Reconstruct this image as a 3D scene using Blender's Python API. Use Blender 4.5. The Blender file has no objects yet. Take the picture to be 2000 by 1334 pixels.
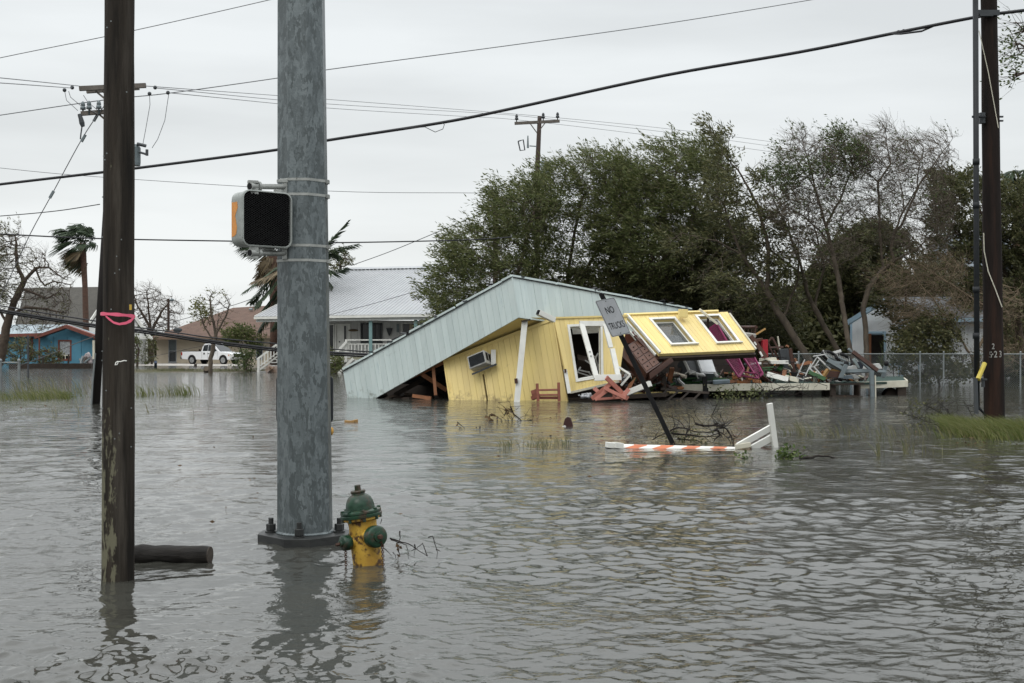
import bpy, bmesh, math, random
import numpy as np
from mathutils import Vector, Matrix, Euler, noise as mnoise

# ------------------------------------------------------------------ camera, light, exposure
SC = bpy.context.scene
C = SC.collection
F, H = 2400.0, 1.5                       # focal length in photo pixels, eye height above the flood (m)
cam_d = bpy.data.cameras.new('camera'); cam = bpy.data.objects.new('camera', cam_d); C.objects.link(cam)
cam.location = (0, 0, H); cam.rotation_euler = (math.radians(90), 0, 0)
cam_d.sensor_width = 36.0; cam_d.lens = 36.0*F/2000.0
cam_d.shift_y = 13/2000.0; cam_d.clip_start = .05; cam_d.clip_end = 3000
SC.camera = cam

SUN_EL, SUN_AZ = math.radians(48), math.radians(214)     # azimuth clockwise from +Y: behind the camera, a little left
W = bpy.data.worlds.new('World'); SC.world = W; W.use_nodes = True
nt = W.node_tree; nt.nodes.clear()
def wn(t, **k):
    n = nt.nodes.new(t)
    for a, b in k.items(): setattr(n, a, b)
    return n
out = wn('ShaderNodeOutputWorld'); bg = wn('ShaderNodeBackground'); bg.inputs[1].default_value = .1
sky = wn('ShaderNodeTexSky', sky_type='NISHITA', sun_disc=False)
sky.sun_elevation = SUN_EL; sky.sun_rotation = SUN_AZ; sky.dust_density = 4
tc = wn('ShaderNodeTexCoord'); sep = wn('ShaderNodeSeparateXYZ')
nt.links.new(tc.outputs['Generated'], sep.inputs[0])
ramp = wn('ShaderNodeValToRGB'); e = ramp.color_ramp.elements
e[0].position = 0; e[0].color = (.615, .632, .626, 1)
e[1].position = 1; e[1].color = (1.72, 1.77, 1.80, 1)
m1 = ramp.color_ramp.elements.new(.10); m1.color = (.586, .604, .603, 1)
m2 = ramp.color_ramp.elements.new(.28); m2.color = (.556, .577, .581, 1)
m3 = ramp.color_ramp.elements.new(.52); m3.color = (1.12, 1.155, 1.17, 1)
nt.links.new(sep.outputs[2], ramp.inputs[0])
mp = wn('ShaderNodeMapping'); mp.inputs['Scale'].default_value = (1.1, 1.1, 7.0)
mp.inputs['Rotation'].default_value = (0, math.radians(6), 0)
nz = wn('ShaderNodeTexNoise'); nz.inputs['Scale'].default_value = 1.7; nz.inputs['Detail'].default_value = 5; nz.inputs['Roughness'].default_value = .5
nt.links.new(tc.outputs['Generated'], mp.inputs[0]); nt.links.new(mp.outputs[0], nz.inputs[0])
mr = wn('ShaderNodeMapRange'); mr.inputs[1].default_value = .36; mr.inputs[2].default_value = .64; mr.inputs[3].default_value = 8.75; mr.inputs[4].default_value = 10.55
nt.links.new(nz.outputs[0], mr.inputs[0])
vm = wn('ShaderNodeVectorMath', operation='SCALE'); nt.links.new(ramp.outputs[0], vm.inputs[0]); nt.links.new(mr.outputs[0], vm.inputs['Scale'])
mix = wn('ShaderNodeMixRGB'); mix.inputs[0].default_value = .92     # cloud deck over the clear sky
nt.links.new(sky.outputs[0], mix.inputs[1]); nt.links.new(vm.outputs[0], mix.inputs[2])
nt.links.new(mix.outputs[0], bg.inputs[0]); nt.links.new(bg.outputs[0], out.inputs[0])

sd = bpy.data.lights.new('sun', 'SUN'); sd.energy = .5; sd.angle = math.radians(28); sd.color = (1, .975, .93)
sun = bpy.data.objects.new('sun', sd); C.objects.link(sun)
sun.rotation_euler = Vector((math.sin(SUN_AZ)*math.cos(SUN_EL), math.cos(SUN_AZ)*math.cos(SUN_EL), math.sin(SUN_EL))).to_track_quat('Z', 'Y').to_euler()
SC.view_settings.view_transform = 'Standard'; SC.view_settings.look = 'None'
SC.view_settings.exposure = .62; SC.view_settings.gamma = 1; SC.view_settings.use_curve_mapping = False
SC.cycles.max_bounces = 6; SC.cycles.transparent_max_bounces = 8
SC.cycles.use_denoising = True
R = random.Random(7)

# ------------------------------------------------------------------ helpers
def P(px, py, Y):                        # a photo pixel at distance Y as a point in the world
    return Vector(((px-1000)/F*Y, Y, H-(py-680)/F*Y))
def G(px, py, z=0.0):                    # the point of the water (or of height z) seen at a photo pixel
    return P(px, py, (H-z)*F/(py-680))

ORG = {}
def org(o):
    return ORG.get(o.name, Vector()) if o else Vector()
def thing(name, label, cat, loc=(0, 0, 0), group=None, kind=None):
    o = bpy.data.objects.new(name, None); C.objects.link(o); o.location = loc; o.empty_display_size = .2
    o['label'] = label; o['category'] = cat
    if group: o['group'] = group
    if kind: o['kind'] = kind
    ORG[o.name] = Vector(loc); return o
def tag(o, label, cat, group=None, kind=None):
    o['label'] = label; o['category'] = cat
    if group: o['group'] = group
    if kind: o['kind'] = kind
    return o
def copy_tree(o, parent=None, loc=None):
    c = o.copy(); C.objects.link(c)
    if parent: c.parent = parent
    for ch in o.children: copy_tree(ch, c)
    return c

def frame_of(d):
    d = d.normalized(); a = Vector((0, 0, 1)) if abs(d.z) < .95 else Vector((1, 0, 0))
    x = d.cross(a).normalized(); y = d.cross(x).normalized()
    return x, y
class MB:
    def __init__(s): s.v = []; s.f = []; s.m = []; s.cur = 0
    def add(s, vs, fs):
        o = len(s.v); s.v += [tuple(v) for v in vs]; s.f += [tuple(i+o for i in f) for f in fs]; s.m += [s.cur]*len(fs); return s
    def quad(s, a, b, c, d): return s.add([a, b, c, d], [(0, 1, 2, 3)])
    def obox(s, p, ew, eh, ed):          # parallelepiped from a corner and three edges
        p = Vector(p); vs = [p, p+ew, p+ew+eh, p+eh, p+ed, p+ew+ed, p+ew+eh+ed, p+eh+ed]
        fs = [(0, 1, 2, 3), (5, 4, 7, 6), (4, 0, 3, 7), (1, 5, 6, 2), (3, 2, 6, 7), (4, 5, 1, 0)]
        if ew.cross(eh).dot(ed) > 0: fs = [f[::-1] for f in fs]
        return s.add(vs, fs)
    def box(s, c, sz, rot=None):
        M = (Euler(rot).to_matrix() if rot is not None and not isinstance(rot, Matrix) else rot) or Matrix.Identity(3)
        ex, ey, ez = M@Vector((sz[0], 0, 0)), M@Vector((0, sz[1], 0)), M@Vector((0, 0, sz[2]))
        return s.obox(Vector(c)-(ex+ey+ez)/2, ex, ey, ez)
    def beam(s, a, b, w, h, up=None):    # bar from a to b, w across, h along up
        a, b = Vector(a), Vector(b); d = b-a
        if up is None: x, y = frame_of(d)
        else:
            y = (Vector(up)-d.normalized()*Vector(up).dot(d.normalized())).normalized(); x = d.normalized().cross(y)
        return s.obox(a-x*w/2-y*h/2, x*w, y*h, d)
    def tube(s, pts, rad, n=8, cap=True):
        pts = [Vector(p) for p in pts]
        if not isinstance(rad, (list, tuple)): rad = [rad]*len(pts)
        vs, fs = [], []; px = None
        for i, p in enumerate(pts):
            d = (pts[min(i+1, len(pts)-1)]-pts[max(i-1, 0)])
            if d.length < 1e-9: d = Vector((0, 0, 1))
            d.normalize()
            if px is None: x, _ = frame_of(d)
            else:
                x = px-d*px.dot(d); x = x.normalized() if x.length > 1e-6 else frame_of(d)[0]
            y = d.cross(x); px = x
            for k in range(n):
                a = 2*math.pi*k/n; vs.append(p+(x*math.cos(a)+y*math.sin(a))*rad[i])
        for i in range(len(pts)-1):
            for k in range(n):
                j = (k+1) % n; fs.append((i*n+k, i*n+j, (i+1)*n+j, (i+1)*n+k))
        if cap: fs.append(tuple(range(n))[::-1]); fs.append(tuple((len(pts)-1)*n+k for k in range(n)))
        return s.add(vs, fs)
    def lathe(s, prof, n=24, M=None):    # prof: (radius, height)
        M = M or Matrix.Identity(4); vs, fs = [], []
        for r, z in prof:
            for k in range(n):
                a = 2*math.pi*k/n; vs.append(M@Vector((r*math.cos(a), r*math.sin(a), z)))
        for i in range(len(prof)-1):
            for k in range(n):
                j = (k+1) % n; fs.append((i*n+k, i*n+j, (i+1)*n+j, (i+1)*n+k))
        fs.append(tuple(range(n))[::-1]); fs.append(tuple((len(prof)-1)*n+k for k in range(n)))
        return s.add(vs, fs)
    def prism(s, poly, vec):
        n = len(poly); poly = [Vector(p) for p in poly]; vec = Vector(vec)
        return s.add(poly+[p+vec for p in poly], [tuple(range(n)), tuple(range(2*n-1, n-1, -1))]+[(i+n, (i+1) % n+n, (i+1) % n, i) for i in range(n)])
    def ball(s, c, r, n=10, m=6, sq=(1, 1, 1), M=None):
        vs, fs = [], []; c = Vector(c)
        for i in range(m+1):
            t = math.pi*i/m
            for k in range(n):
                a = 2*math.pi*k/n; q = Vector((math.sin(t)*math.cos(a)*sq[0], math.sin(t)*math.sin(a)*sq[1], math.cos(t)*sq[2]))*r
                vs.append(c+((M@q) if M else q))
        for i in range(m):
            for k in range(n):
                j = (k+1) % n; fs.append((i*n+k, (i+1)*n+k, (i+1)*n+j, i*n+j))
        return s.add(vs, fs)
    def build(s, name, mat, parent=None, smooth=False, bevel=0, fix=True, kind=None, bseg=2):
        o0 = org(parent); me = bpy.data.meshes.new(name)
        me.from_pydata([(v[0]-o0.x, v[1]-o0.y, v[2]-o0.z) for v in s.v], [], s.f)
        mats = mat if isinstance(mat, (list, tuple)) else [mat]
        for m in mats: me.materials.append(m)
        if len(mats) > 1: me.polygons.foreach_set('material_index', s.m)
        if fix and len(s.v) < 60000:
            bm = bmesh.new(); bm.from_mesh(me); bmesh.ops.recalc_face_normals(bm, faces=bm.faces); bm.to_mesh(me); bm.free()
        if smooth: me.shade_smooth() if hasattr(me, 'shade_smooth') else None
        me.update()
        o = bpy.data.objects.new(name, me); C.objects.link(o)
        if parent: o.parent = parent
        ORG[o.name] = o0
        if bevel:
            b = o.modifiers.new('bevel', 'BEVEL'); b.width = bevel; b.segments = bseg; b.limit_method = 'ANGLE'; b.angle_limit = math.radians(35)
        if kind: o['kind'] = kind
        return o
def sharp(o, deg=35):                   # smooth shading that keeps edges sharper than deg
    me = o.data; me.shade_smooth()
    try: me.set_sharp_from_angle(angle=math.radians(deg))
    except Exception: pass
    return o
def np_mesh(name, verts, faces, mat, parent=None, smooth=False, kind=None):
    """mesh from numpy arrays; faces (n,3) or (n,4)"""
    o0 = org(parent); me = bpy.data.meshes.new(name); verts = np.asarray(verts, float)-np.array(o0)
    faces = np.asarray(faces, np.int32); nf, k = faces.shape
    me.vertices.add(len(verts)); me.vertices.foreach_set('co', verts.astype(np.float32).ravel())
    me.loops.add(nf*k); me.loops.foreach_set('vertex_index', faces.ravel())
    me.polygons.add(nf); me.polygons.foreach_set('loop_start', np.arange(0, nf*k, k, dtype=np.int32))
    me.polygons.foreach_set('loop_total', np.full(nf, k, np.int32))
    me.materials.append(mat); me.update(calc_edges=True); me.validate()
    if smooth: me.shade_smooth()
    o = bpy.data.objects.new(name, me); C.objects.link(o)
    if parent: o.parent = parent
    ORG[o.name] = o0
    if kind: o['kind'] = kind
    return o

# ------------------------------------------------------------------ materials
def lerp(a, b, t): return tuple(x+(y-x)*t for x, y in zip(a, b))
MATS = {}
def M(name, c, c2=None, sc=4.0, st=(1, 1, 1), rough=.6, metal=0, bump=0, bsc=None, spots=None, spot_sc=6, spot_lo=.58, spot_hi=.64, detail=6, lo=.35, hi=.65, spec=.3, islands=0, sst=None):
    """base colour c blotched to c2 by noise (scale sc, stretch st); spots = a third colour in patches; bump = relief in metres"""
    if name in MATS: return MATS[name]
    m = bpy.data.materials.new(name); MATS[name] = m; m.use_nodes = True; t = m.node_tree; N = t.nodes; L = t.links
    b = N['Principled BSDF']; b.inputs['Roughness'].default_value = rough; b.inputs['Metallic'].default_value = metal
    b.inputs['Specular IOR Level'].default_value = spec
    tcn = N.new('ShaderNodeTexCoord'); mpn = N.new('ShaderNodeMapping'); mpn.inputs['Scale'].default_value = st
    L.new(tcn.outputs['Object'], mpn.inputs[0])
    c2 = c2 or tuple(x*.8 for x in c)
    n1 = N.new('ShaderNodeTexNoise'); n1.inputs['Scale'].default_value = sc; n1.inputs['Detail'].default_value = detail; n1.inputs['Roughness'].default_value = .6
    L.new(mpn.outputs[0], n1.inputs[0])
    r = N.new('ShaderNodeValToRGB'); r.color_ramp.elements[0].position = lo; r.color_ramp.elements[1].position = hi
    r.color_ramp.elements[0].color = (*c, 1); r.color_ramp.elements[1].color = (*c2, 1)
    L.new(n1.outputs[0], r.inputs[0]); col = r.outputs[0]
    if spots:
        mp2 = N.new('ShaderNodeMapping'); mp2.inputs['Scale'].default_value = sst or st; mp2.inputs['Location'].default_value = (3.3, 1.7, 5.1)
        L.new(tcn.outputs['Object'], mp2.inputs[0])
        n2 = N.new('ShaderNodeTexNoise'); n2.inputs['Scale'].default_value = spot_sc; n2.inputs['Detail'].default_value = 8; n2.inputs['Roughness'].default_value = .65
        L.new(mp2.outputs[0], n2.inputs[0])
        r2 = N.new('ShaderNodeValToRGB'); r2.color_ramp.elements[0].position = spot_lo; r2.color_ramp.elements[1].position = spot_hi
        r2.color_ramp.elements[0].color = (0, 0, 0, 1); r2.color_ramp.elements[1].color = (1, 1, 1, 1); L.new(n2.outputs[0], r2.inputs[0])
        mx = N.new('ShaderNodeMixRGB'); L.new(r2.outputs[0], mx.inputs[0]); L.new(col, mx.inputs[1]); mx.inputs[2].default_value = (*spots, 1); col = mx.outputs[0]
    if islands:
        g = N.new('ShaderNodeNewGeometry'); mr_ = N.new('ShaderNodeMapRange'); mr_.inputs[3].default_value = 1-islands; mr_.inputs[4].default_value = 1+islands
        L.new(g.outputs['Random Per Island'], mr_.inputs[0]); v = N.new('ShaderNodeVectorMath'); v.operation = 'SCALE'
        L.new(col, v.inputs[0]); L.new(mr_.outputs[0], v.inputs['Scale']); col = v.outputs[0]
    else:                                # each object of a kind slightly off the next
        oi = N.new('ShaderNodeObjectInfo'); mr_ = N.new('ShaderNodeMapRange'); mr_.inputs[3].default_value = .93; mr_.inputs[4].default_value = 1.05
        L.new(oi.outputs['Random'], mr_.inputs[0]); v = N.new('ShaderNodeVectorMath'); v.operation = 'SCALE'
        L.new(col, v.inputs[0]); L.new(mr_.outputs[0], v.inputs['Scale']); col = v.outputs[0]
    L.new(col, b.inputs['Base Color'])
    if bump:
        n3 = N.new('ShaderNodeTexNoise'); n3.inputs['Scale'].default_value = bsc or sc*3; n3.inputs['Detail'].default_value = 6
        L.new(mpn.outputs[0], n3.inputs[0]); bp = N.new('ShaderNodeBump'); bp.inputs['Distance'].default_value = bump; bp.inputs['Strength'].default_value = 1
        L.new(n3.outputs[0], bp.inputs['Height']); L.new(bp.outputs[0], b.inputs['Normal'])
    return m
def leaf_mat(name, cols, trans=.3, rough=.55):
    """foliage: each leaf its own shade along a ramp, part of the light passing through"""
    m = bpy.data.materials.new(name); m.use_nodes = True; t = m.node_tree; N = t.nodes; L = t.links; N.clear()
    o = N.new('ShaderNodeOutputMaterial'); g = N.new('ShaderNodeNewGeometry'); r = N.new('ShaderNodeValToRGB')
    e = r.color_ramp.elements
    while len(e) < len(cols): e.new(.5)
    for i, c in enumerate(cols): e[i].position = i/(len(cols)-1); e[i].color = (*c, 1)
    L.new(g.outputs['Random Per Island'], r.inputs[0])
    b = N.new('ShaderNodeBsdfPrincipled'); b.inputs['Roughness'].default_value = rough; b.inputs['Specular IOR Level'].default_value = .3
    tr = N.new('ShaderNodeBsdfTranslucent'); mx = N.new('ShaderNodeMixShader'); mx.inputs[0].default_value = trans
    L.new(r.outputs[0], b.inputs['Base Color']); L.new(r.outputs[0], tr.inputs[0])
    L.new(b.outputs[0], mx.inputs[1]); L.new(tr.outputs[0], mx.inputs[2]); L.new(mx.outputs[0], o.inputs[0])
    return m
def glass_mat(name, c, rough=.05, alpha=.55):
    m = bpy.data.materials.new(name); m.use_nodes = True; t = m.node_tree; b = t.nodes['Principled BSDF']
    b.inputs['Base Color'].default_value = (*c, 1); b.inputs['Roughness'].default_value = rough; b.inputs['Alpha'].default_value = alpha
    return m

m_yellow = M('yellow_paint', (.70, .56, .222), (.63, .50, .222), sc=1.2, st=(1, 1, .35), rough=.55, bump=.003, bsc=18, spots=(.55, .40, .14), spot_sc=1.6, spot_lo=.63, spot_hi=.78)
m_blue = M('pale_blue_paint', (.53, .60, .585), (.48, .555, .545), sc=2, st=(4, 4, .35), rough=.6, bump=.004, bsc=14, spots=(.33, .42, .43), spot_sc=3, spot_lo=.6, spot_hi=.75)
m_white = M('white_paint', (.66, .66, .62), (.57, .57, .53), sc=3, rough=.5, spots=(.45, .43, .38), spot_sc=5, spot_lo=.66, spot_hi=.74)
m_cream = M('cream_paint', (.54, .52, .43), (.43, .41, .33), sc=3, rough=.55, spots=(.25, .22, .17), spot_sc=5, spot_lo=.64, spot_hi=.7)
m_rotwood = M('dark_wet_wood', (.022, .016, .012), (.040, .028, .020), sc=5, rough=.6, bump=.004)
m_lumber = M('bare_lumber', (.24, .105, .05), (.16, .07, .035), sc=4, rough=.7, bump=.003)
m_brown = M('brown_varnish', (.060, .027, .018), (.038, .018, .013), sc=4, st=(1, 1, 4), rough=.4)
m_brown2 = M('brown_varnish_light', (.095, .042, .026), (.060, .028, .018), sc=4, st=(4, 1, 1), rough=.45)
m_salmon = M('salmon_plastic', (.40, .155, .115), (.32, .12, .09), sc=3, rough=.5)
m_rustred = M('dark_red_paint', (.22, .055, .04), (.14, .035, .03), sc=3, rough=.5)
m_red = M('red_paint', (.32, .018, .028), (.25, .014, .022), sc=3, rough=.4)
m_pink = M('magenta_paint', (.22, .022, .088), (.15, .016, .062), sc=3, rough=.4)
m_green = M('green_paint', (.035, .10, .032), (.022, .060, .022), sc=3, rough=.45)
m_darkgreen = M('green_deck_carpet', (.018, .04, .033), (.03, .055, .045), sc=5, rough=.85)
m_steel = M('brushed_steel', (.45, .46, .46), (.36, .37, .38), sc=3, rough=.35, metal=.7)
m_greymetal = M('grey_painted_metal', (.15, .18, .19), (.11, .135, .142), sc=3, rough=.45, spots=(.12, .13, .13), spot_sc=7)
m_black = M('black_plastic', (.008, .008, .009), (.013, .013, .013), sc=4, rough=.55, spec=.15)
m_darkgrey = M('dark_grey', (.05, .055, .06), (.035, .04, .043), sc=4, rough=.5)
m_lightblue = M('light_blue_plastic', (.20, .25, .285), (.15, .19, .215), sc=3, rough=.45)
m_whiteplastic = M('white_plastic', (.52, .53, .52), (.38, .38, .36), sc=5, rough=.45, spots=(.26, .23, .19), spot_sc=6, spot_lo=.58, spot_hi=.68)
m_tan = M('tan_board', (.34, .20, .07), (.26, .15, .05), sc=3, rough=.6)
m_orangewood = M('orange_broken_wood', (.30, .12, .035), (.20, .075, .025), sc=4, rough=.7)
m_bark = M('grey_brown_bark', (.115, .092, .068), (.062, .050, .038), sc=5, st=(1, 1, .4), rough=.9, bump=.02, bsc=10)
m_twig = M('dark_twig_bark', (.075, .056, .042), (.045, .034, .026), sc=6, rough=.9)
m_wet = M('wet_twig', (.014, .011, .010), (.022, .018, .015), sc=8, rough=.75, spec=.15)
m_glass = glass_mat('window_glass', (.05, .06, .06), .04, .62)
m_darkglass = M('dark_window', (.012, .016, .018), (.02, .024, .026), sc=2, rough=.06)
m_wire = M('cable_black', (.012, .013, .016), (.018, .018, .02), sc=4, rough=.5)
m_wirethin = M('weathered_wire', (.16, .165, .175), (.12, .125, .13), sc=4, rough=.5)
m_galv = M('fence_galvanised', (.20, .22, .22), (.15, .165, .165), sc=4, rough=.5, metal=.3)
# ------------------------------------------------------------------ the flood water and the ground under it
def water_material():
    m = bpy.data.materials.new('flood_water'); m.use_nodes = True; t = m.node_tree; N = t.nodes; L = t.links
    b = N['Principled BSDF']; b.inputs['Base Color'].default_value = (.040, .040, .034, 1); b.inputs['Roughness'].default_value = .04
    b.inputs['IOR'].default_value = 1.5
    tcn = N.new('ShaderNodeTexCoord')
    def nz_(sc, st, det, rot=0):
        mpn = N.new('ShaderNodeMapping'); mpn.inputs['Scale'].default_value = st; mpn.inputs['Rotation'].default_value = (0, 0, rot)
        L.new(tcn.outputs['Object'], mpn.inputs[0]); n = N.new('ShaderNodeTexNoise'); n.inputs['Scale'].default_value = sc
        n.inputs['Detail'].default_value = det; n.inputs['Roughness'].default_value = .55; n.inputs['Distortion'].default_value = .3
        L.new(mpn.outputs[0], n.inputs[0]); return n.outputs[0]
    fine = nz_(11, (1.0, 1.25, 1), 3, .25); mid = nz_(2.6, (.8, 1.2, 1), 3, -.2)
    gust = nz_(.22, (.7, 1.3, 1), 2, .15)             # the wind roughens the water in patches
    gr = N.new('ShaderNodeMapRange'); gr.inputs[1].default_value = .42; gr.inputs[2].default_value = .60; gr.inputs[3].default_value = .28; gr.inputs[4].default_value = 1.1
    L.new(gust, gr.inputs[0])
    b1 = N.new('ShaderNodeBump'); b1.inputs['Distance'].default_value = .05; L.new(mid, b1.inputs['Height'])
    sp_ = N.new('ShaderNodeSeparateXYZ'); L.new(tcn.outputs['Object'], sp_.inputs[0]); far_ = N.new('ShaderNodeMapRange'); far_.inputs[1].default_value = 7; far_.inputs[2].default_value = 26; far_.inputs[3].default_value = .18; far_.inputs[4].default_value = 1
    L.new(sp_.outputs[1], far_.inputs[0]); L.new(far_.outputs[0], b1.inputs['Strength'])
    b2 = N.new('ShaderNodeBump'); b2.inputs['Distance'].default_value = .0075; L.new(gr.outputs[0], b2.inputs['Strength'])
    L.new(fine, b2.inputs['Height']); L.new(b1.outputs[0], b2.inputs['Normal']); L.new(b2.outputs[0], b.inputs['Normal'])
    return m
def build_water():
    rng = np.random.default_rng(5)
    ra = np.concatenate([[-60, -12, -4, -2, -1.2], np.linspace(-.8, .8, 780), [1.2, 2, 4, 12, 60]])
    ys = [3.6]
    while ys[-1] < 70: ys.append(ys[-1]+max(.014, .00058*ys[-1]**1.75))
    ys = np.array([-300., -60, -20, -6, -2, 0, 1.2, 1.8, 2.4, 3.0]+ys+[80, 95, 110, 124, 140])
    cell = np.gradient(ys)
    Y, RA = np.meshgrid(ys, ra, indexing='ij'); X = RA*np.maximum(Y, 1.5)
    D = np.maximum(np.maximum(cell[:, None]*np.ones_like(X), np.gradient(X, axis=1)), 1e-3)
    Z = np.zeros_like(X); DX = np.zeros_like(X); DY = np.zeros_like(X)
    g_ = np.zeros_like(X)
    for i in range(14):                  # wind patches, longer across the wind than along it
        lam = 1.6*(11/1.6)**rng.random(); th = rng.normal(1.57, .55); g_ += lam**.3*np.sin(2*math.pi/lam*(X*math.cos(th)*.6+Y*math.sin(th))+rng.random()*6.283)
    gust = 1/(1+np.exp(-g_/g_.std()*1.5))
    for i in range(104):
        lam = .08*(1.7/.08)**(rng.random()**1.35); k = 2*math.pi/lam; th = math.pi*.5*rng.standard_normal()*.62 + math.pi*.62
        slope = .0225*(1.6 if lam < .22 else .85 if lam < .6 else .36)
        att = np.clip((lam/D-3)/3, 0, 1)
        amp = slope/k*att*(.28+1.25*gust if lam < .5 else 1)
        ph = k*(X*math.cos(th)+Y*math.sin(th))+rng.random()*6.283+.5*np.sin(.9*X+i)+.5*np.sin(.8*Y+2*i)
        Z += amp*np.sin(ph); DX += amp*math.cos(th)*np.cos(ph); DY += amp*math.sin(th)*np.cos(ph)
    edge = (Y > 3.5) & (Y < 68) & (np.abs(RA) < .805); Z = np.where(edge, Z, 0); X = X+np.where(edge, DX, 0)*1.25; Y = Y+np.where(edge, DY, 0)*1.25
    ny, nx = X.shape; V = np.stack([X, Y, Z], -1).reshape(-1, 3)
    ii = np.arange(ny*nx).reshape(ny, nx)
    Fc = np.stack([ii[:-1, :-1], ii[:-1, 1:], ii[1:, 1:], ii[1:, :-1]], -1).reshape(-1, 4)
    return np_mesh('flood_water', V, Fc, water_material(), smooth=True, kind='structure')
build_water()
# the ground: under the flood in front, rising to dry lawns behind the houses, out to the horizon
m_soil = M('wet_lawn', (.055, .06, .025), (.07, .055, .035), sc=.6, rough=.95, bump=.03)
def build_ground():
    xs = np.concatenate([[-2500, -900, -400], np.linspace(-200, 200, 41), [400, 900, 2500]]); ys = np.array([-400, -100, 0, 40, 70, 100, 112, 118, 124, 130, 145, 180, 260, 500, 1200, 2600.])
    Y, X = np.meshgrid(ys, xs, indexing='ij')
    Z = np.where(Y < 115, -.9, np.where(Y < 128, -.9+(Y-115)/13*1.15, .25+(Y-128)*.0015))
    ii = np.arange(Z.size).reshape(Z.shape)
    Fc = np.stack([ii[:-1, :-1], ii[:-1, 1:], ii[1:, 1:], ii[1:, :-1]], -1).reshape(-1, 4)
    np_mesh('ground', np.stack([X, Y, Z], -1).reshape(-1, 3), Fc, m_soil, kind='structure')
build_ground()
def mound(name, pts, z, mat, drop=.5):      # a low strip of ground just above the water
    b = MB(); top = [Vector((p.x, p.y, z)) for p in pts]; c = sum(top, Vector())/len(top)
    out_ = [Vector((c.x+(p.x-c.x)*1.06, c.y+(p.y-c.y)*1.3, z-drop)) for p in top]
    n = len(top); b.add(top+out_, [tuple(range(n))]+[(i, i+n, (i+1) % n+n, (i+1) % n) for i in range(n)])
    return b.build(name, mat, kind='structure')
mound('lawn_strip', [G(262, 727), G(545, 726), G(548, 721.5), G(262, 722.5)], .035, m_soil)
mound('driveway', [G(255, 713.5), G(480, 714), G(480, 709.5), G(255, 709)], .03, M('pale_concrete', (.36, .34, .31), rough=.9))

# ------------------------------------------------------------------ near wooden pole with ribbon
def add_patch(m, col, zlo, zhi, sc, st, lo, hi):
    """stain of another colour in noise patches between two heights of the object"""
    t = m.node_tree; N = t.nodes; L = t.links; b = N['Principled BSDF']; src = b.inputs['Base Color'].links[0].from_socket
    tcn = N.new('ShaderNodeTexCoord'); s = N.new('ShaderNodeSeparateXYZ'); L.new(tcn.outputs['Object'], s.inputs[0])
    mrn = N.new('ShaderNodeMapRange'); mrn.inputs[1].default_value = zlo; mrn.inputs[2].default_value = zhi; mrn.inputs[3].default_value = 1; mrn.inputs[4].default_value = .72
    L.new(s.outputs[2], mrn.inputs[0]); mpn = N.new('ShaderNodeMapping'); mpn.inputs['Scale'].default_value = st; L.new(tcn.outputs['Object'], mpn.inputs[0])
    n = N.new('ShaderNodeTexNoise'); n.inputs['Scale'].default_value = sc; n.inputs['Detail'].default_value = 8; n.inputs['Roughness'].default_value = .7; L.new(mpn.outputs[0], n.inputs[0])
    xm = N.new('ShaderNodeMapRange'); xm.inputs[1].default_value = .0; xm.inputs[2].default_value = .055; xm.inputs[3].default_value = 1; xm.inputs[4].default_value = .70; L.new(s.outputs[0], xm.inputs[0])
    m0 = N.new('ShaderNodeMath'); m0.operation = 'MULTIPLY'; L.new(xm.outputs[0], m0.inputs[0]); L.new(mrn.outputs[0], m0.inputs[1])
    mu = N.new('ShaderNodeMath'); mu.operation = 'MULTIPLY'; L.new(n.outputs[0], mu.inputs[0]); L.new(m0.outputs[0], mu.inputs[1])
    r = N.new('ShaderNodeMapRange'); r.inputs[1].default_value = lo; r.inputs[2].default_value = hi; L.new(mu.outputs[0], r.inputs[0])
    mx = N.new('ShaderNodeMixRGB'); L.new(r.outputs[0], mx.inputs[0]); L.new(src, mx.inputs[1]); mx.inputs[2].default_value = (*col, 1); L.new(mx.outputs[0], b.inputs['Base Color'])
m_pole = M('creosote_pole', (.033, .027, .021), (.010, .0085, .007), sc=14, st=(1, 1, .07), rough=.85, spec=.15, bump=.016, bsc=30, spots=(.052, .045, .037), spot_sc=10, spot_lo=.54, spot_hi=.70)
add_patch(m_pole, (.115, .110, .075), .75, 1.35, 20, (1, 1, .30), .475, .515)
def wood_pole(root, p0, p1, r0, r1, mat, seed=0, n=36, k=60):
    b = MB(); pts = []; rad = []
    for i in range(k+1):
        t = i/k; pts.append(p0.lerp(p1, t)+Vector((math.sin(t*5+seed)*.006, 0, 0))); rad.append((r0+(r1-r0)*t)*(1+.018*math.sin(t*23+seed)))
    vs0 = len(b.v); b.tube(pts, rad, n)
    # lengthwise checks: vertices pushed in along a few wandering lines
    for i in range(k+1):
        for j in range(n):
            v = Vector(b.v[vs0+i*n+j]); c = pts[i]; a = 2*math.pi*j/n
            q = mnoise.noise(Vector((math.cos(a)*3.2, math.sin(a)*3.2, i*.06+seed*3))); q2 = mnoise.noise(Vector((math.cos(a)*9, math.sin(a)*9, i*.12+seed)))
            b.v[vs0+i*n+j] = tuple(c+(v-c)*(1+.035*q-.03*max(0, q2-.25)*3))
    return b.build('pole', mat, root, smooth=True)
pb = G(228.5, 1132)
near_pole = thing('utility_pole', 'near dark brown wooden pole with a pink ribbon, lichen at its foot', 'utility pole', (pb.x, pb.y, 0))
top_ = P(238, -420, pb.y+.1)
wood_pole(near_pole, Vector((pb.x-.004, pb.y, -.7)), top_, .106, .091, m_pole, 1, k=130)
b = MB(); a0 = P(255, 600, pb.y-.09); b.box(a0, (.014, .006, .035)); b.build('nail_tag', M('yellow_tag', (.45, .30, .05), rough=.5), near_pole)
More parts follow.
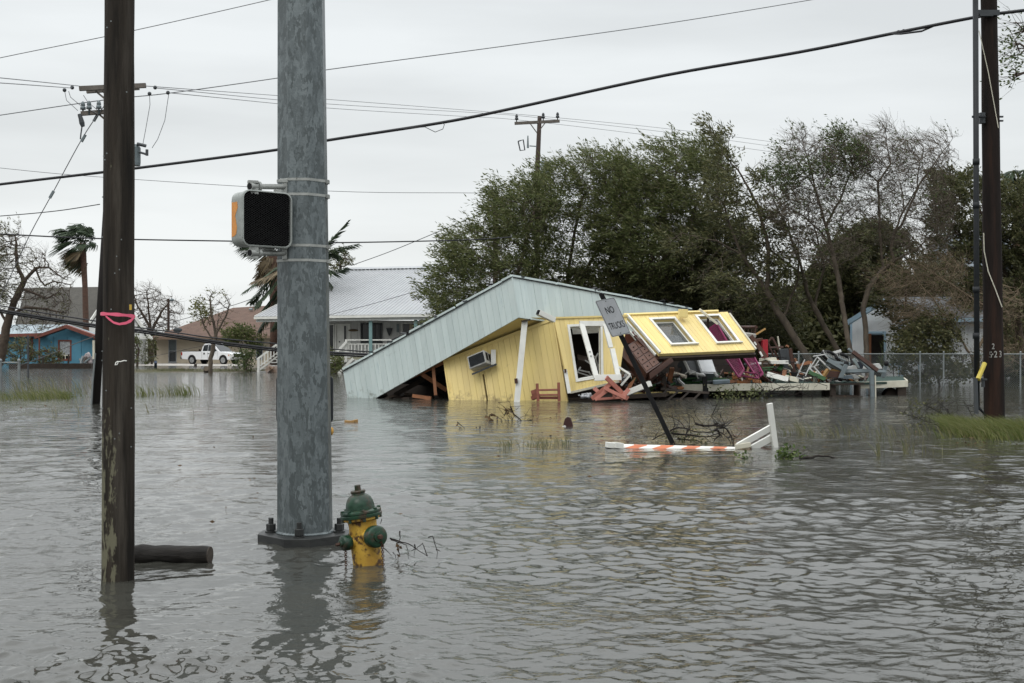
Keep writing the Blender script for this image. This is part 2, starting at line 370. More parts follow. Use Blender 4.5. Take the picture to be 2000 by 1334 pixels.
b = MB(); b.tube([P(226, 709, pb.y-.112), P(229, 706, pb.y-.118), P(235, 706.5, pb.y-.118), P(242, 704.5, pb.y-.116), P(247, 705, pb.y-.1)], .0035, 6)
b.tube([P(226, 709, pb.y-.112), P(225, 713, pb.y-.118), P(229, 712, pb.y-.118), P(231, 707, pb.y-.118)], .0035, 6); b.build('wire_staple', m_white, near_pole)
b = MB()
for _ in range(26):                     # nail heads and old staples
    a = R.uniform(math.pi*1.05, math.pi*1.95); z = R.uniform(.7, 4.2); c = Vector((pb.x+.01*z/2.8, pb.y, z))
    d = Vector((math.cos(a), math.sin(a), 0)); b.box(c+d*.0975, (.006, .006, .008), (0, 0, a))
b.build('nail_heads', m_galv, near_pole, kind='stuff')
m_rib = M('pink_ribbon', (.70, .12, .20), (.62, .10, .17), sc=6, rough=.45)
def strip(b, pts, hs):
    for i in range(len(pts)-1):
        z0, z1 = Vector((0, 0, hs[i]/2)), Vector((0, 0, hs[i+1]/2)); b.quad(pts[i]-z0, pts[i+1]-z1, pts[i+1]+z1, pts[i]+z0)
b = MB(); zc = P(230, 617, pb.y).z; ring = []
cx_ = pb.x+.0055
for i in range(33):
    a = 2*math.pi*i/32; ring.append(Vector((cx_+.108*math.cos(a), pb.y+.108*math.sin(a), zc+.004+.008*math.cos(a+2.6))))
strip(b, ring, [.020+.004*math.sin(i*1.3) for i in range(33)])
loop = [P(x, y, pb.y-dy) for x, y, dy in ((206, 617, .09), (213, 623, .112), (222, 630, .122), (233, 633, .126), (246, 631, .122), (256, 626, .108), (262, 619, .085))]
strip(b, loop, [.012, .016, .015, .014, .018, .022, .022])
tag(b.build('ribbon', m_rib, smooth=True), 'pink plastic ribbon tied around the near wooden pole', 'ribbon')

# ------------------------------------------------------------------ log beside the near pole
m_log = M('charred_log', (.010, .009, .008), (.024, .021, .018), sc=9, st=(.25, 1, 1), rough=.75, spec=.2, bump=.02)
lr = G(409, 1096); ll = G(225, 1092); lr.z = .042; ll.z = .04
b = MB(); k = 14
b.tube([ll.lerp(lr, i/k)+Vector((0, 0, .004*math.sin(i*2))) for i in range(k+1)], [.064+.004*math.sin(i*1.7) for i in range(k+1)], 22)
lo_ = thing('log', 'short dark round log floating beside the near wooden pole', 'log', (lr.x, lr.y, 0)); sharp(b.build('trunk', m_log, lo_))
b = MB(); d = (lr-ll).normalized(); xx, yy = frame_of(d)
b.prism([lr+d*.001+(xx*math.cos(a)+yy*math.sin(a))*.061 for a in [2*math.pi*i/22 for i in range(22)]], d*.006); b.build('cut_end', M('log_end', (.065, .052, .042), (.03, .025, .02), sc=30, rough=.8, bump=.004), lo_)

# ------------------------------------------------------------------ galvanised signal pole with pedestrian signal
def galv(name, base, dark, light, sc):
    """spangled zinc: crystal cells of several greys, drawn out down the sheet"""
    m = bpy.data.materials.new(name); m.use_nodes = True; t = m.node_tree; N = t.nodes; L = t.links; b = N['Principled BSDF']
    tcn = N.new('ShaderNodeTexCoord'); mpn = N.new('ShaderNodeMapping'); mpn.inputs['Scale'].default_value = (1, 1, .42); L.new(tcn.outputs['Object'], mpn.inputs[0])
    wn_ = N.new('ShaderNodeTexNoise'); wn_.inputs['Scale'].default_value = 22; wn_.inputs['Detail'].default_value = 5; L.new(mpn.outputs[0], wn_.inputs[0])
    ad = N.new('ShaderNodeMixRGB'); ad.blend_type = 'LINEAR_LIGHT'; ad.inputs[0].default_value = .085; L.new(mpn.outputs[0], ad.inputs[1]); L.new(wn_.outputs['Color'], ad.inputs[2])
    vo = N.new('ShaderNodeTexVoronoi'); vo.inputs['Scale'].default_value = sc; L.new(ad.outputs[0], vo.inputs['Vector'])
    n2 = N.new('ShaderNodeTexNoise'); n2.inputs['Scale'].default_value = 15; n2.inputs['Detail'].default_value = 8; n2.inputs['Roughness'].default_value = .65; L.new(ad.outputs[0], n2.inputs[0])
    sp = N.new('ShaderNodeSeparateColor'); L.new(vo.outputs['Color'], sp.inputs[0])
    mxv = N.new('ShaderNodeMix'); mxv.inputs[0].default_value = .62; L.new(sp.outputs[0], mxv.inputs[2]); L.new(n2.outputs[0], mxv.inputs[3])
    r = N.new('ShaderNodeValToRGB'); e = r.color_ramp.elements; e[0].position = .36; e[0].color = (*dark, 1); e[1].position = .66; e[1].color = (*light, 1)
    q = e.new(.50); q.color = (*base, 1); L.new(mxv.outputs[0], r.inputs[0]); L.new(r.outputs[0], b.inputs['Base Color'])
    n3 = N.new('ShaderNodeTexNoise'); n3.inputs['Scale'].default_value = 60; L.new(tcn.outputs['Object'], n3.inputs[0])
    bp = N.new('ShaderNodeBump'); bp.inputs['Distance'].default_value = .0015; L.new(n3.outputs[0], bp.inputs['Height']); L.new(bp.outputs[0], b.inputs['Normal'])
    b.inputs['Metallic'].default_value = .35; b.inputs['Roughness'].default_value = .42
    return m
m_zinc = galv('spangled_zinc', (.096, .113, .117), (.066, .079, .081), (.138, .160, .165), 27)
m_alu = M('cast_aluminium', (.36, .37, .35), (.26, .27, .255), sc=12, rough=.45, metal=.45, bump=.001, spots=(.10, .10, .09), spot_sc=25, spot_lo=.62, spot_hi=.68)
m_plate = M('wet_steel_plate', (.016, .017, .017), (.028, .029, .028), sc=7, rough=.45, bump=.003)
SY = 9.6; sx = (596-1000)/F*SY
sig = thing('signal_pole', 'thick galvanised eight-sided signal pole bolted down on a steel base plate', 'signal pole', (sx, SY, 0))
def octa(cx, cy, z, w):                 # w across the flats
    r = w/2/math.cos(math.pi/8); return [Vector((cx+r*math.cos(math.pi/8+i*math.pi/4), cy+r*math.sin(math.pi/8+i*math.pi/4), z)) for i in range(8)]
def shaft_at(z):                        # centre x and width across flats at a height
    t = z/4.4; return sx-.031*t, .408-.064*t
b = MB(); zs = [.066, .6, 1.2, 1.8, 2.4, 3.0, 3.6, 4.2, 4.8, 5.4, 6.2]; rows = [octa(shaft_at(z)[0], SY, z, shaft_at(z)[1]) for z in zs]
vs = sum(rows, []); fs = [(i*8+k, i*8+(k+1) % 8, (i+1)*8+(k+1) % 8, (i+1)*8+k) for i in range(len(zs)-1) for k in range(8)]
b.add(vs, fs+[tuple(range(8)), tuple(len(vs)-8+i for i in range(8))]); b.build('shaft', m_zinc, sig, bevel=.006, bseg=2)
b = MB(); b.lathe([(.228, .063), (.226, .072), (.216, .082)], 32, Matrix.Translation((sx, SY, 0))); b.build('weld_bead', m_zinc, sig, smooth=True)
b = MB(); hr = .352; cc = .10
pl = [(hr, -cc), (hr, cc), (cc, hr), (-cc, hr), (-hr, cc), (-hr, -cc), (-cc, -hr), (cc, -hr)]
b.prism([Vector((sx+x, SY+y, -.02)) for x, y in pl], (0, 0, .083)); b.build('base_plate', m_plate, sig, bevel=.006)
def anchor_bolt(x, y):
    b = MB(); b.lathe([(.046, .063), (.046, .073)], 16, Matrix.Translation((x, y, 0))); b.lathe([(.02, .05), (.02, .175)], 12, Matrix.Translation((x, y, 0)))
    o = b.build('anchor_bolt', m_plate, sig, bevel=.002)
    b = MB(); b.lathe([(.036, .076), (.039, .08), (.039, .125), (.036, .13)], 6, Matrix.Translation((x, y, 0))@Matrix.Rotation(R.random(), 4, 'Z')); b.build('nut', m_plate, o, bevel=.003)
for dx, dy in ((-.267, 0), (0, -.27), (.267, 0), (0, .27)): anchor_bolt(sx+dx, SY+dy)
for py in (350, 379, 479, 508):
    z = 1.5-(py-680)/F*(SY-.18); cx, w = shaft_at(z); b = MB(); o1 = octa(cx, SY, z-.010, w+.008); o2 = octa(cx, SY, z+.010, w+.008)
    b.add(o1+o2, [(k, (k+1) % 8, (k+1) % 8+8, k+8) for k in range(8)]); b.box(Vector((cx+w/2+.012, SY-.02, z)), (.03, .05, .028)); b.build('steel_band', m_alu, sig)
# pedestrian signal head
yaw = math.radians(40); n_ = Vector((math.sin(yaw), -math.cos(yaw), 0)); u_ = Vector((math.cos(yaw), math.sin(yaw), 0)); z_ = Vector((0, 0, 1))
fc = P(523, 428, 9.22)
ped = thing('pedestrian_signal', 'unlit pedestrian signal head with black face and peeling orange side', 'pedestrian signal', tuple(fc))
def rrect(w, h, r, k=6):
    q = []
    for cx, cy, a0 in ((w/2-r, h/2-r, 0), (-w/2+r, h/2-r, 90), (-w/2+r, -h/2+r, 180), (w/2-r, -h/2+r, 270)):
        for i in range(k+1): a = math.radians(a0+90*i/k); q.append((cx+r*math.cos(a), cy+r*math.sin(a)))
    return q
def on(c, q, d): return [c+u_*x+z_*y+n_*d for x, y in q]
WS, HS = .405, .41
b = MB(); loops = [on(fc, rrect(WS-.03, HS-.03, .05), -.215), on(fc, rrect(WS, HS, .06), -.185), on(fc, rrect(WS, HS, .06), -.03), on(fc, rrect(WS+.012, HS+.012, .062), -.026), on(fc, rrect(WS+.012, HS+.012, .062), 0), on(fc, rrect(WS-.006, HS-.006, .056), .004), on(fc, rrect(WS-.012, HS-.012, .054), -.004), on(fc, rrect(WS-.014, HS-.014, .053), -.045)]
n8 = len(loops[0]); vs = sum(loops, []); fs = [(i*n8+k, i*n8+(k+1) % n8, (i+1)*n8+(k+1) % n8, (i+1)*n8+k) for i in range(len(loops)-1) for k in range(n8)]
b.add(vs, fs+[tuple(range(n8))]); m_house = M('weathered_signal_housing', (.34, .36, .34), (.25, .27, .255), sc=9, rough=.5, metal=.2, spots=(.07, .07, .065), spot_sc=40, spot_lo=.62, spot_hi=.68)
sharp(b.build('housing', m_house, ped), 40)
b = MB(); b.add(on(fc, rrect(WS-.014, HS-.014, .053), -.04), [tuple(range(n8))]); b.build('lens', M('black_lens', (.006, .007, .009), (.009, .010, .012), rough=.25), ped)
b = MB()
for i in range(-26, 27):                # egg-crate visor: diagonal slats
    for s in (1, -1):
        o_ = i*.017; seg = []
        lim_x, lim_y = WS/2-.012, HS/2-.012
        ts = [t/60-1 for t in range(121)]; inside = [(t*.42+0, s*t*.42*.6+o_) for t in ts]; inside = [(x, y) for x, y in inside if abs(x) < lim_x and abs(y) < lim_y]
        if len(inside) > 2:
            p, q = inside[0], inside[-1]; A = fc+u_*p[0]+z_*p[1]-n_*.018; B_ = fc+u_*q[0]+z_*q[1]-n_*.018; b.beam(A, B_, .003, .024, up=n_)
b.build('egg_crate_visor', m_black, ped, kind='stuff')
b = MB()                                # flaking orange paint left on the housing's left side
pts = [(-.182, .125), (-.095, .125), (-.086, .08), (-.112, .045), (-.126, .02), (-.112, -.02), (-.098, -.07), (-.11, -.115), (-.135, -.13), (-.182, -.135)]
b.prism([fc-u_*(WS/2+.0015)+n_*x+z_*y for x, y in pts], u_*.001); b.build('orange_paint', M('orange_paint', (.62, .27, .07), (.56, .23, .06), sc=14, rough=.6), ped)
for py, up in ((364, 1), (494, -1)):
    A = P(490, py, 9.16); B_ = P(556, py+1, SY-.16); b = MB(); d = (B_-A).normalized()
    b.tube([A, B_], .021, 16); o = sharp(b.build('mounting_arm', m_alu, ped))
    b = MB(); b.tube([A-d*.012, A+d*.075], .031, 14); b.tube([A+d*.058, A+d*.082], .040, 14); b.box(A+d*.03-z_*up*.036, (.06, .05, .045), (0, 0, .4)); b.box(A+d*.02+z_*up*.034, (.075, .045, .018), (0, 0, .4)); sharp(b.build('clamp', m_alu, o))
    b = MB(); b.tube([A-d*.0135, A-d*.0125], .024, 14); b.build('pipe_opening', m_black, o)
    b = MB(); b.box(B_+Vector((.005, .01, -.02*up)), (.045, .05, .135), (0, 0, .3)); b.box(B_+Vector((.0, -.01, .045)), (.07, .03, .03), (0, 0, .3)); b.build('pole_bracket', m_alu, o, bevel=.004)
b = MB(); b.box(fc-n_*.10+u_*.06-z_*(HS/2+.014), (.09, .04, .03), (0, 0, yaw)); b.build('lug', m_alu, ped, bevel=.003)
b = MB(); b.box(fc-n_*.03+u_*.10+z_*(HS/2+.012), (.05, .04, .03), (0, 0, yaw)); b.build('lug', m_alu, ped, bevel=.003)
# crossing push button and its plate on the back of the pole
bc = P(595, 780, SY+.225); pbx = thing('push_button_plate', 'dark rounded sign plate strapped to the back of the galvanised pole', 'sign plate', tuple(bc))
b = MB(); b.prism([bc+Vector((x, 0, y)) for x, y in rrect(.456, .37, .03)], (0, .012, 0)); b.build('plate', m_darkgrey, pbx, bevel=.003)
bc2 = P(646, 842, SY+.235); b = MB(); Mx = Matrix.Translation(bc2)@Matrix.Rotation(math.radians(90), 4, 'Y'); b.lathe([(.034, -.12), (.034, .0), (.030, .014), (.012, .022)], 18, Mx); 
tag(b.build('push_button', M('yellow_button_paint', (.50, .27, .05), rough=.4), smooth=False, bevel=.003), 'round yellow crossing push button behind the galvanised pole', 'push button')

# ------------------------------------------------------------------ fire hydrant
hb = G(719, 1101); hyd = thing('fire_hydrant', 'yellow fire hydrant with worn green bonnet and caps, half under water', 'fire hydrant', (hb.x, hb.y, 0))
T0 = Matrix.Translation(hb)@Matrix.Rotation(math.radians(-8), 4, 'Y')@Matrix.Diagonal((1.03, 1.03, .955, 1))
m_hy = M('hydrant_yellow', (.46, .29, .04), (.30, .17, .025), sc=6, rough=.45, bump=.006, bsc=22, spots=(.055, .026, .012), spot_sc=9, spot_lo=.53, spot_hi=.60)
m_hg = M('hydrant_green', (.010, .040, .020), (.006, .019, .011), sc=11, rough=.30, bump=.006, bsc=25, spots=(.038, .024, .014), spot_sc=9, spot_lo=.50, spot_hi=.62)
b = MB(); b.lathe([(.115, -.5), (.104, -.2), (.101, 0), (.100, .10), (.099, .2), (.094, .28), (.098, .315), (.112, .325), (.125, .330), (.125, .345)], 40, T0); sharp(b.build('barrel', m_hy, hyd), 30)
b = MB(); b.lathe([(.134, .346), (.140, .350), (.141, .366), (.134, .372), (.134, .376), (.139, .380), (.138, .392), (.124, .400), (.098, .404), (.096, .43), (.091, .455), (.080, .482), (.062, .502), (.046, .512), (.044, .52), (.050, .524), (.051, .534), (.046, .541), (.024, .543), (.019, .545)], 40, T0)
bon = sharp(b.build('bonnet', m_hg, hyd), 40)
b = MB(); b.lathe([(.023, .54), (.022, .575), (.019, .58)], 5, T0); b.build('operating_nut', m_hg, bon, bevel=.002)
for i in range(8):
    a = 2*math.pi*i/8+.25; Mx = T0@Matrix.Translation((.124*math.cos(a), .124*math.sin(a), 0)); b = MB(); b.lathe([(.013, .322), (.013, .396), (.013, .406), (.008, .409)], 6, Mx); b.build('flange_bolt', m_hg, bon)
def nozzle(az, zc, r, ln, nm):
    d = Vector((math.sin(az), -math.cos(az), 0)); Mx = T0@Matrix.Translation((0, 0, zc))@d.to_track_quat('Z', 'Y').to_matrix().to_4x4()
    b = MB(); b.lathe([(r*.92, .03), (r*.82, .085), (r*.80, ln-.062), (r*.9, ln-.058)], 28, Mx); o = sharp(b.build('outlet', m_hy, hyd))
    b = MB(); b.lathe([(r*.93, ln-.056), (r, ln-.05), (r, ln-.012), (r*.94, ln-.002), (r*.8, ln+.004), (r*.46, ln+.008), (r*.44, ln+.02), (r*.36, ln+.022)], 28, Mx); cp = sharp(b.build(nm, m_hg, hyd), 40)
    b = MB(); b.lathe([(r*.24, ln+.02), (r*.22, ln+.045), (r*.18, ln+.048)], 5, Mx); b.build('cap_nut', M('rusty_nut', (.06, .028, .018), (.035, .02, .014), sc=20, rough=.7), cp)
    for k in range(8):
        a = 2*math.pi*k/8; b = MB(); q = Mx@Vector((r*math.cos(a), r*math.sin(a), ln-.03)); b.ball(q, .008, 6, 4)
    return Mx
nozzle(math.radians(38), .205, .080, .175, 'pumper_cap')
nozzle(math.radians(-58), .185, .058, .165, 'hose_cap')
m_chain = M('rusty_chain', (.075, .035, .02), (.04, .022, .015), sc=30, rough=.8)
def chain(p, q, sag, n):
    b = MB(); pts = [p.lerp(q, i/n)+Vector((0, 0, -sag*4*(i/n)*(1-i/n))) for i in range(n+1)]
    for i in range(n):
        a, c = pts[i], pts[i+1]; d = (c-a).normalized(); x, y = frame_of(d); w = x if i % 2 else y; m = (a+c)/2; L_ = (c-a).length*.68
        ring = [m+d*math.cos(t)*L_+w*math.sin(t)*.0085 for t in [2*math.pi*k/8 for k in range(9)]]; b.tube(ring, .0032, 5, cap=False)
    b.build('chain', m_chain, hyd, kind='stuff')
chain(P(747, 1068, hb.y-.13), P(749, 1120, hb.y-.12), 0, 13); chain(P(675, 1070, hb.y-.10), P(676, 1112, hb.y-.10), 0, 11)
chain(P(747, 1068, hb.y-.13), P(742, 1052, hb.y-.15), 0, 4); chain(P(748, 1050, hb.y+.02), P(747, 1068, hb.y-.13), .01, 8)

# ------------------------------------------------------------------ twigs: hand-placed branches, each line a tapered limb
def twig(b, pts, r0, r1, n=5):
    k = len(pts)-1; b.tube(pts, [r0+(r1-r0)*i/k for i in range(k+1)], n)
def leafq(b, c, d, L_, w, up=None):      # one leaf: a folded kite
    d = Vector(d).normalized(); x, y = frame_of(d); a = R.random()*6.28; s = x*math.cos(a)+y*math.sin(a)
    nrm = d.cross(s)*L_*.12; b.add([c, c+d*L_*.42+s*w/2+nrm, c+d*L_, c+d*L_*.42-s*w/2+nrm], [(0, 1, 2), (0, 2, 3)])
def rdir(): return Vector((R.gauss(0, 1), R.gauss(0, 1), R.gauss(0, 1))).normalized()
def px_branch(name, label, lines, Y, r, mat, leaves=(), lmat=None, twigs=0, tl=.25, cat='branch', jit=.04, leaf=(.05, .03)):
    c = P(*lines[0][0], Y); root = thing(name, label, cat, (c.x, c.y, 0)); b = MB(); allp = []
    for ln in lines:
        s = R.uniform(.55, 1) if ln is not lines[0] else 1; dy = R.uniform(-jit, jit)*3
        pts = [P(x, y, Y+dy*(i/len(ln))+R.uniform(-jit, jit)) for i, (x, y) in enumerate(ln)]
        fine = []
        for i in range(len(pts)-1):
            for t in (0, .34, .67): fine.append(pts[i].lerp(pts[i+1], t)+rdir()*r*.5*(t > 0))
        fine.append(pts[-1]); twig(b, fine, r*s, r*s*.35); allp += fine
    for _ in range(twigs):
        p = R.choice(allp); d = (rdir()+Vector((0, 0, .6))).normalized(); q = p+d*tl*R.uniform(.3, 1); m_ = p.lerp(q, .5)+rdir()*tl*.12; twig(b, [p, m_, q], r*.35, r*.15, 4); allp += [m_, q]
    b.build('limb', mat, root)
    if leaves:
        lb = MB()
        for (x, y, rad, n) in leaves:
            for _ in range(n): leafq(lb, P(x, y, Y)+Vector((R.gauss(0, 1), R.gauss(0, 1), R.gauss(0, .8)))*rad*.5, rdir(), leaf[0]*R.uniform(.6, 1.2), leaf[1])
        lb.build('leaves', lmat, root, fix=False, kind='stuff')
    return root
lf_green = leaf_mat('green_leaf', [(.03, .05, .012), (.06, .095, .022), (.11, .14, .04)])
lf_brown = leaf_mat('brown_leaf', [(.05, .03, .015), (.10, .06, .03), (.16, .10, .05)])
q = lambda x, y: (480+x*.21, 900+y*.21)
px_branch('branch', 'thin bare twig branch rising from the water beside the hydrant',
    [[q(1340, 720), q(1420, 745), q(1520, 775), q(1600, 830), q(1690, 888)], [q(1432, 655), q(1436, 700), q(1424, 770)], [q(1350, 735), q(1440, 765), q(1490, 780), q(1512, 860), q(1515, 915)],
     [q(1690, 885), q(1660, 810), q(1645, 765), q(1600, 800), q(1570, 840), q(1565, 895)], [q(1570, 780), q(1580, 820), q(1540, 835)], [q(1700, 712), q(1738, 700), q(1765, 790), q(1785, 850), q(1776, 915)], [q(1770, 825), q(1810, 842)],
     [q(1285, 815), q(1330, 850), q(1357, 888)], [q(1368, 850), q(1392, 880), q(1400, 925)], [q(1420, 830), q(1428, 870), q(1480, 868)], [q(1265, 540), q(1250, 590)]],
    8.75, .0058, m_wet, [(*q(1430, 805), .035, 9), (*q(1420, 870), .02, 4)], lf_brown, jit=.02, leaf=(.035, .022))
# ------------------------------------------------------------------ middle distance: sign, barricade, floating wood
def text_mesh(txt, size, depth, sx_=1.0):
    cu = bpy.data.curves.new('lettering', 'FONT'); cu.body = txt; cu.size = size; cu.extrude = depth; cu.offset = .012; cu.align_x = 'CENTER'; cu.align_y = 'CENTER'
    o = bpy.data.objects.new('lettering', cu); C.objects.link(o); dg = bpy.context.evaluated_depsgraph_get()
    me = bpy.data.meshes.new_from_object(o.evaluated_get(dg)); bpy.data.objects.remove(o)
    vs = [Vector((v.co.x*sx_, v.co.y, v.co.z)) for v in me.vertices]; fs = [tuple(p.vertices) for p in me.polygons]; bpy.data.meshes.remove(me); return vs, fs
SB = G(1313, 868); YS = SB.y
sgn = thing('road_sign', 'leaning grey NO TRUCKS road sign on a black post', 'road sign', (SB.x, SB.y, 0))
tp = P(1172, 573, YS-.25); ds = (SB-tp).normalized()
b = MB(); b.beam(SB+ds*.6, tp, .05, .03, up=(0, -1, 0)); b.beam(SB+ds*.6+Vector((.034, .01, 0)), tp+Vector((.034, .01, 0)), .035, .05, up=(0, -1, 0)); b.build('post', m_black, sgn, bevel=.004)
c0, c1, c3 = P(1162, 588, YS-.66), P(1199, 580.5, YS-.35), P(1195, 659, YS-.52)
ew = c1-c0; eh = c3-c0; nr = ew.cross(eh).normalized(); nr = nr if nr.y < 0 else -nr
eh = eh-ew.normalized()*0
cor = [(x, y) for x, y in rrect(1, 1, .06)]
b = MB(); b.prism([c0+ew*(x+.5)+eh*(.5-y)+nr*.004 for x, y in cor], nr*-.006)
b.build('panel', M('faded_sign_sheet', (.30, .31, .32), (.25, .26, .27), sc=5, rough=.4, spots=(.20, .20, .20), spot_sc=9, spot_lo=.6, spot_hi=.72), sgn)
b = MB(); q1 = [(x*.965, y*.975) for x, y in cor]; q2 = [(x*.935, y*.958) for x, y in cor]; n_q = len(cor)
b.add([c0+ew*(x+.5)+eh*(.5-y)+nr*.0055 for x, y in q1]+[c0+ew*(x+.5)+eh*(.5-y)+nr*.0055 for x, y in q2], [(k, (k+1) % n_q, (k+1) % n_q+n_q, k+n_q) for k in range(n_q)])
b.build('border', M('sign_black', (.012, .012, .013), rough=.7, spec=.1), sgn, fix=False)
for txt, cy, wd, ht in (('NO', .30, .43, .18), ('TRUCKS', .72, .80, .18)):
    vs, fs = text_mesh(txt, 1, 0); xs = [v.x for v in vs]; ys_ = [v.y for v in vs]; w0, h0 = max(xs)-min(xs), max(ys_)-min(ys_); mx_, my_ = (max(xs)+min(xs))/2, (max(ys_)+min(ys_))/2
    b = MB(); b.add([c0+ew*(.5+(v.x-mx_)/w0*wd)+eh*(cy-(v.y-my_)/h0*ht)+nr*.0055 for v in vs], fs); b.build('lettering', MATS['sign_black'], sgn, fix=False)
for y in (.06, .94):
    b = MB(); b.ball(c0+ew*.5+eh*y+nr*.006, .008, 8, 5); b.build('bolt', m_black, sgn)

bl = G(1182, 873.5); YB = 18.5
bar = thing('barricade', 'fallen white road barricade with orange striped rail lying in the water', 'barricade', (P(1310, 872, YB).x, YB, 0))
m_or = M('orange_stripe', (.52, .16, .07), (.42, .13, .06), sc=5, rough=.5)
A = P(1206, 868.5, YB+.05); B_ = P(1440, 874.5, YB-.05); d = B_-A; up = Vector((0, -.72, .45)).normalized(); wv = Vector((0, .5, .85)).normalized()
b = MB(); NS = 9
hh = .042
for i in range(NS):
    sl = .5/NS; t0 = i/NS; t1 = (i+1)/NS; b.cur = i % 2
    lo0, lo1 = max(0, t0-sl), (t1-sl) if i < NS-1 else 1; hi0, hi1 = (t0+sl*.5 if i else 0), min(1, t1+sl*.5)
    top0, top1, bt0, bt1 = A+d*hi0, A+d*hi1, A+d*lo0-Vector((0, .05, hh)), A+d*lo1-Vector((0, .05, hh))
    b.add([top0, top1, bt1, bt0, top0+Vector((0, .04, .008)), top1+Vector((0, .04, .008)), bt1+Vector((0, .04, 0)), bt0+Vector((0, .04, 0))], [(0, 1, 2, 3), (0, 4, 5, 1), (4, 7, 6, 5), (3, 2, 6, 7)])
b.build('striped_rail', [m_white, m_or], bar, fix=False)
b = MB(); b.box(P(1194, 869.5, YB), (.16, .14, .08), (0, .1, .2)); b.build('end_block', m_white, bar, bevel=.006)
b = MB(); b.box(P(1207, 870, YB-.02), (.13, .13, .085), (0, .12, .35)); b.build('end_block', m_white, bar, bevel=.006)
b = MB(); b.beam(P(1515, 880, YB+.1), P(1503, 788, YB), .088, .045, up=(.3, -1, 0)); b.build('upright', m_white, bar, bevel=.004)
b = MB(); b.beam(P(1440, 872, YB-.1), P(1506, 835, YB+.06), .035, .10, up=(.5, 0, .9)); b.build('brace', m_white, bar, bevel=.004)
b = MB(); b.beam(P(1468, 876, YB), P(1512, 852, YB+.12), .035, .11, up=(.5, 0, .9)); b.build('brace', m_white, bar, bevel=.004)
b = MB(); b.beam(P(1436, 873, YB-.1), P(1466, 868, YB-.12), .08, .07); b.build('end_block', m_cream, bar, bevel=.004)

q = lambda x, y: (1150+x*.27, 560+y*.27)
px_branch('branch', 'large dark tangled branch in the water behind the barricade',
    [[q(770, 988), q(830, 1006), q(900, 1003), q(960, 1016), q(1000, 1032), q(1035, 1090), q(1045, 1138)], [q(590, 1040), q(650, 1018), q(700, 1026), q(760, 1046), q(860, 1056), q(935, 1042), q(990, 1080), q(1030, 1135)],
     [q(935, 1042), q(950, 1075), q(905, 1115)], [q(460, 1105), q(520, 1075), q(590, 1045)], [q(600, 1060), q(700, 1070), q(800, 1085), q(880, 1080), q(960, 1050)], [q(720, 1030), q(700, 1090), q(690, 1130)], [q(640, 1100), q(760, 1110), q(840, 1130)], [q(900, 1003), q(940, 990), q(900, 985)]],
    19.3, .02, m_wet, [(*q(760, 1110), .25, 70), (*q(650, 1110), .2, 30)], leaf_mat('olive_leaf', [(.05, .055, .02), (.08, .085, .03)]), twigs=60, tl=.35, jit=.1)
q = lambda x, y: (640+x*.3, 500+y*.3)
px_branch('branch', 'dead twiggy branch with brown leaves floating in front of the yellow house',
    [[q(1190, 980), q(1215, 1035), q(1262, 1072), q(1325, 1066), q(1372, 1122)], [q(1262, 1072), q(1200, 1085), q(1135, 1068)], [q(1150, 1040), q(1165, 1010), q(1190, 1015)], [q(1325, 1066), q(1280, 1100), q(1270, 1135)], [q(1200, 1085), q(1170, 1110), q(1130, 1120)], [q(1150, 1120), q(1220, 1105), q(1290, 1095)]],
    25.5, .017, m_wet, [(*q(1085, 1115), .28, 60), (*q(1180, 1010), .1, 10)], lf_brown, twigs=50, tl=.4, jit=.12, leaf=(.12, .07))
px_branch('branch', 'short dark stick floating beside a green leaf clump', [[(1562, 895), (1580, 894), (1600, 890), (1618, 891), (1636, 896)]], 16.75, .022, m_wet, jit=.03)
px_branch('leafy_sprig', 'green leafy sprig floating in front of the barricade upright', [[(1528, 895), (1545, 890), (1560, 893), (1566, 890)]], 16.7, .008, m_wet, [(1540, 891, .16, 120), (1528, 897, .1, 30)], lf_green, twigs=10, tl=.15, cat='sprig', leaf=(.065, .045))
px_branch('leafy_sprig', 'small sparse green sprig floating below the fallen barricade', [[(1440, 894), (1452, 895), (1480, 896)]], 16.7, .006, m_wet, [(1452, 890, .1, 26)], lf_green, twigs=6, tl=.15, cat='sprig', leaf=(.055, .035))
px_branch('twig', 'tiny bent twig floating left of the dead branch', [[(893, 824), (902, 832), (909, 838)], [(895, 833), (905, 838)]], 23, .010, m_wet, [(893, 833, .05, 5)], lf_brown, cat='twig', leaf=(.07, .05))
px_branch('twig', 'tiny leaf scrap floating between twig and dead branch', [[(930, 835), (935, 837)]], 23.2, .012, m_wet, [(932, 835, .05, 6)], lf_brown, cat='twig', leaf=(.08, .05))
c = P(1108, 832, 23.6); o = thing('sunken_chair', 'dark red rounded chair back standing out of the water', 'chair', (c.x, c.y, 0))
b = MB(); b.prism([P(1100+x, 838+y, 23.6) for x, y in ((0, 6), (0, -10), (3, -20), (8, -24), (13, -22), (17, -12), (20, 6))], (0.02, .05, 0)); b.build('panel', M('maroon_paint', (.040, .014, .012), (.028, .011, .010), sc=3, rough=.6), o, bevel=.01)
b = MB(); b.prism([P(1098+x, 836+y, 23.5) for x, y in ((0, 6), (0, -3), (6, -5), (10, 0), (12, 6))], (0, .05, 0)); b.build('white_piece', m_white, o)
c = P(687, 824, 25.1); o = thing('broken_board', 'small split piece of yellow board floating near the galvanised pole', 'board', (c.x, c.y, 0))
b = MB(); b.beam(P(674, 823, 25.1), P(692, 824.5, 25.0), .05, .05); b.beam(P(688, 824.5, 25), P(698, 822, 25.1), .04, .07); b.build('board', m_tan, o)
